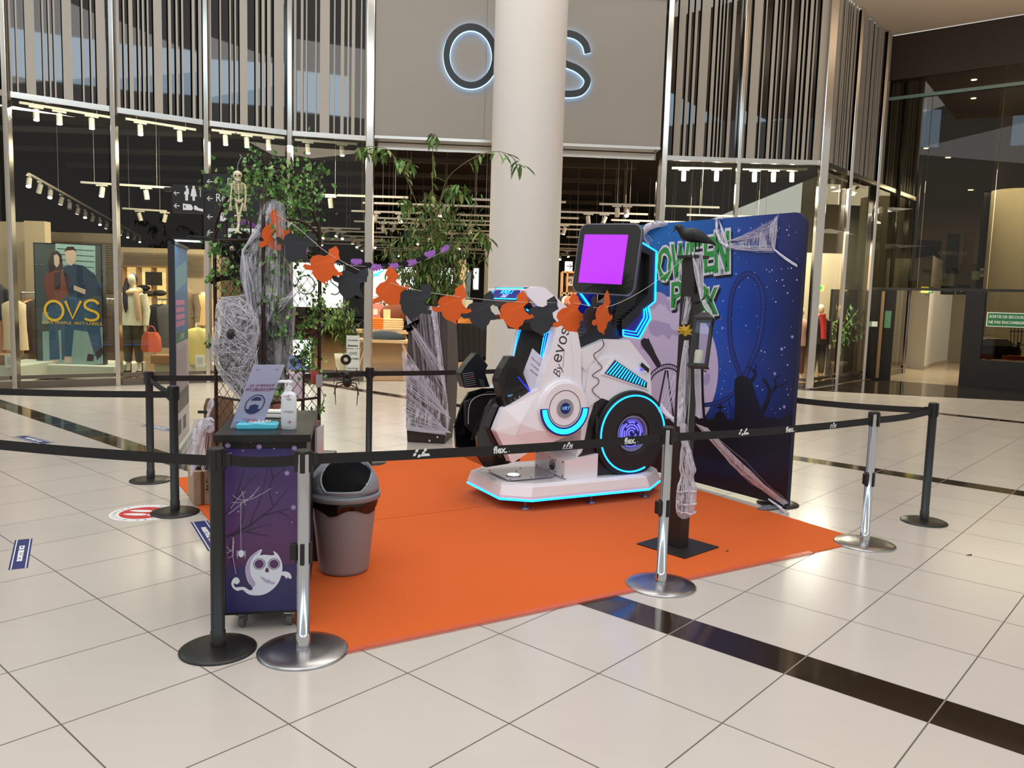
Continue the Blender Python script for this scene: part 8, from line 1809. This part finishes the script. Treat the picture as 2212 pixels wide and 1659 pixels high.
# ------------------------------------------------------------------ planter with bamboo
PL = [D(877, 956, 8.9), D(961, 960, 8.72), D(990, 930, 9.3)]
pa = G(880, 955); pb = G(960, 959); fP = vplane(pa, pb); wP = (pb - pa).length
t = thing('tall_planter', fP.p(wP / 2, 0, -.25), 'tall dark grey planter wrapped in cobweb, holding bamboo', 'planter')
zt_ = fP.uv(880, 658)[1]; GREYP = M('planter_charcoal', (66, 58, 56), .6, nz=.08); BROP = M('planter_base', (48, 38, 32), .6)
dP = .5
def prng(z_, e, sk_=0): return [fP.p(-e, z_, e), fP.p(wP + e, z_, e), fP.p(wP + e + sk_, z_, -dP), fP.p(-e, z_, -dP)]
m = MB(); m.loft([prng(.17, .015, .02), prng(.9, .02, .03), prng(zt_, .0, 0)], sm=False); m.build('planter_sleeve', GREYP, t, bevel=.004)
m = MB(); m.loft([prng(.0, 0), prng(.18, .01)], sm=False); m.build('planter_base', BROP, t)
m = MB(); m.prism([fP.p(.02, zt_ + .001, -.02), fP.p(wP - .02, zt_ + .001, -.02), fP.p(wP - .02, zt_ + .001, -dP + .02), fP.p(.02, zt_ + .001, -dP + .02)], (0, 0, .01)); m.build('soil', M('soil', (36, 28, 22), .9), t)
for x_, y_ in ((928, 952), (945, 944)): q = fP.at(x_, y_, .012); m = MB(); m.cyl(q, q + fP.N * .006, .012, n=10); m.build('bolt', M('bolt_white', (220, 220, 214), .5), t)
m = MB(); q = lambda x, y: fP.at(x, y, .04)
strands(m, [q(868, 740), q(872, 840)], [q(955, 880), q(975, 905)], 60, .0018, .0, .03, 61); strands(m, [q(870, 840), q(876, 925)], [q(960, 925), q(975, 935)], 46, .0018, .0, .02, 62); strands(m, [q(930, 664), q(945, 668)], [q(940, 760), q(972, 900)], 34, .002, 0, .03, 63); strands(m, [q(876, 680), q(880, 700)], [q(960, 800), q(965, 860)], 30, .0016, 0, .03, 64); strands(m, [q(880, 664), q(950, 668)], [q(900, 880), q(970, 900)], 30, .0013, 0, .03, 65)
strands(m, [q(876, 922), q(880, 930)], [q(955, 926), q(965, 940)], 26, .003, .0, .02, 66); sheet(m, [q(868, 760), q(872, 850), q(878, 925)], [q(960, 850), q(972, 905), q(968, 935)], 8, 6, 0, 1); m.tube([q(930, 662), q(938, 700), q(944, 740), q(950, 790), q(962, 850)], [.02, .012, .016, .01, .006], 7, 2)
m.tube([q(946, 664), q(956, 662), q(968, 664)], .018, 7, 2)
web('cobweb', m, 'white cobweb sheets stretched over the front of the tall planter')
c = fP.at(889, 706, .05); m = MB(); m.loft([[c + Vector((x_ * s_ + k_, 0, y_ * s_ + k_)) for x_, y_ in ((-.03, .02), (0, .035), (.03, -.02), (0, -.035))] for s_, k_ in ((.3, -.05), (1.2, 0), (.8, .04), (.2, .08))]); m.box(c + Vector((-.05, 0, 0)), (.07, .01, .03), rz=0); m.box(c + Vector((.04, 0, .02)), (.03, .01, .05)); m.ring(Fr(c + Vector((.0, 0, .15)), (1, 0, 0)), (0, 0), .02, .032, .006, n=16)
tag(m.build('toy_fly', BLACKP), 'black plastic insect and ring stuck on the planter front', 'toy')
t = thing('potted_bamboo', fP.p(wP / 2, zt_, -.25), 'leafy bamboo with long arching sprays growing from the tall planter', 'plant'); rr = random.Random(21); pc = fP.p(wP / 2, zt_ + .01, -.25); Yb = pc.y
ml_ = MB(); ms = MB()
for i in range(60):
    x_ = rr.gauss(0, .13); h_ = rr.uniform(.5, 1.3); b0 = pc + Vector((x_ * .7, rr.gauss(0, .08), 0)); b1 = b0 + Vector((x_ * 1.1 + rr.gauss(0, .09), rr.gauss(0, .1), h_)); P_ = smooth_pts([b0, b0.lerp(b1, .5) + Vector((rr.gauss(0, .03), 0, 0)), b1], 4); ms.tube(P_, [.006 - .0045 * k_ / (len(P_) - 1) for k_ in range(len(P_))], 5)
    for k_ in range(rr.randint(34, 52)):
        f = rr.uniform(.12, 1); leaf(ml_, lerp(P_, f) + Vector((rr.gauss(0, .06), rr.gauss(0, .06), rr.gauss(0, .03))), rr.uniform(.06, .115), rr, None, True)
for pts in ([(935, 560), (945, 500), (935, 420), (935, 350), (934, 290)], [(935, 560), (900, 440), (870, 370), (840, 325), (815, 318)], [(815, 318), (795, 316), (778, 325)], [(935, 520), (960, 400), (1000, 355), (1050, 330), (1090, 330), (1118, 350)], [(890, 420), (880, 380), (888, 350), (875, 345)], [(940, 500), (960, 410), (990, 402)], [(980, 560), (1010, 500), (1040, 500), (1055, 515)], [(930, 500), (890, 440), (870, 430)], [(935, 480), (960, 420), (985, 410), (1000, 415)]):
    P_ = smooth_pts([D(x_, y_, Yb - .1 + .1 * (i % 2)) for i, (x_, y_) in enumerate(pts)], 5); ms.tube(P_, .004, 5)
    n_ = 12
    for k_ in range(n_): leaf(ml_, lerp(P_, .45 + .55 * k_ / n_), rr.uniform(.12, .2), rr, rr.choice([0, 1]), True)
    for k_ in range(6): leaf(ml_, P_[-1] + Vector((rr.gauss(0, .03), 0, rr.gauss(0, .02))), rr.uniform(.14, .22), rr, 0, True)
LM2 = [M('bamboo_green', (88, 128, 52), .5, nz=.35, ns=20), M('bamboo_olive', (128, 134, 70), .55, nz=.3, ns=20), M('bamboo_dark', (54, 86, 40), .5, nz=.3, ns=20)]
ml_.build('foliage', LM2, t)['kind'] = 'stuff'; ms.build('stem', M('bamboo_stem', (110, 104, 60), .6), t)
# shop plants
def bush(px, py0, py1, Y, label, pot, n, w_, seed, arch=False):
    b_ = D(px, py1, Y); tz = D(px, py0, Y).z; t = thing('potted_plant', Vector((b_.x, Y, .02)), label, 'plant'); rr = random.Random(seed)
    m = MB(); m.lathe([(.14, .02), (.17, .3), (.19, .42), (.17, .42), (.15, .38)], (b_.x, Y, 0), 24); m.build('pot', M('pot_' + name_(pot), pot, .6), t)
    m = MB(); s_ = MB()
    for i in range(n // 14):
        tip = Vector((b_.x + rr.gauss(0, w_), Y + rr.gauss(0, w_ * .6), rr.uniform(.9, tz))); P_ = smooth_pts([(b_.x, Y, .4), (b_.x + (tip.x - b_.x) * .4, Y, .4 + (tip.z - .4) * .7), tip], 4); s_.tube(P_, .005, 4)
        for k_ in range(14): leaf(m, lerp(P_, rr.uniform(.4, 1)) + Vector((rr.gauss(0, .04),) * 3), rr.uniform(.1, .17), rr, None, True)
    m.build('foliage', LM2, t)['kind'] = 'stuff'; s_.build('stem', MATS['bamboo_stem'], t)
def name_(c): return '%d_%d_%d' % c
bush(742, 640, 790, 16.6, 'bushy green plant in a pale pot behind the notices on the glass', (206, 200, 184), 520, .28, 31)
bush(1812, 655, 806, 18.9, 'feathery palm behind the receding glass side of the shop at right', (60, 50, 40), 420, .26, 32)
t = thing('exit_sign_reflection', D(1768, 622, 19.0), 'small modelled reflection of the green and yellow exit sign in the right shop glass', 'exit sign'); m = MB(); m.box(D(1768, 622, 19.0), (.24, .04, .13)); m.build('lit_panel', MATS['exit_yellow'], t); m = MB(); m.box(D(1771, 622, 18.97), (.1, .02, .1)); m.build('pictogram', MATS['exit_green'], t)  # glowing copy stands in for the exit sign's reflection, no second sign hangs here
# clerestory band of the mall behind the camera, seen only in reflections
m = MB(); fs = []; vs = []
for i in range(25):
    a = -PI * .5 + PI * 1.45 * (i / 24 - .5); 
    for z_ in (11.9, 14.2): vs.append(Vector((21 * math.cos(a), 3 + 21 * math.sin(a), z_)))
m.add(vs, [(2 * i, 2 * i + 1, 2 * i + 3, 2 * i + 2) for i in range(24) if i % 7 != 6]); struct(m, 'window_20', M('clerestory_daylight', (190, 215, 235), .5, emit=(190, 218, 240), es=4.5))
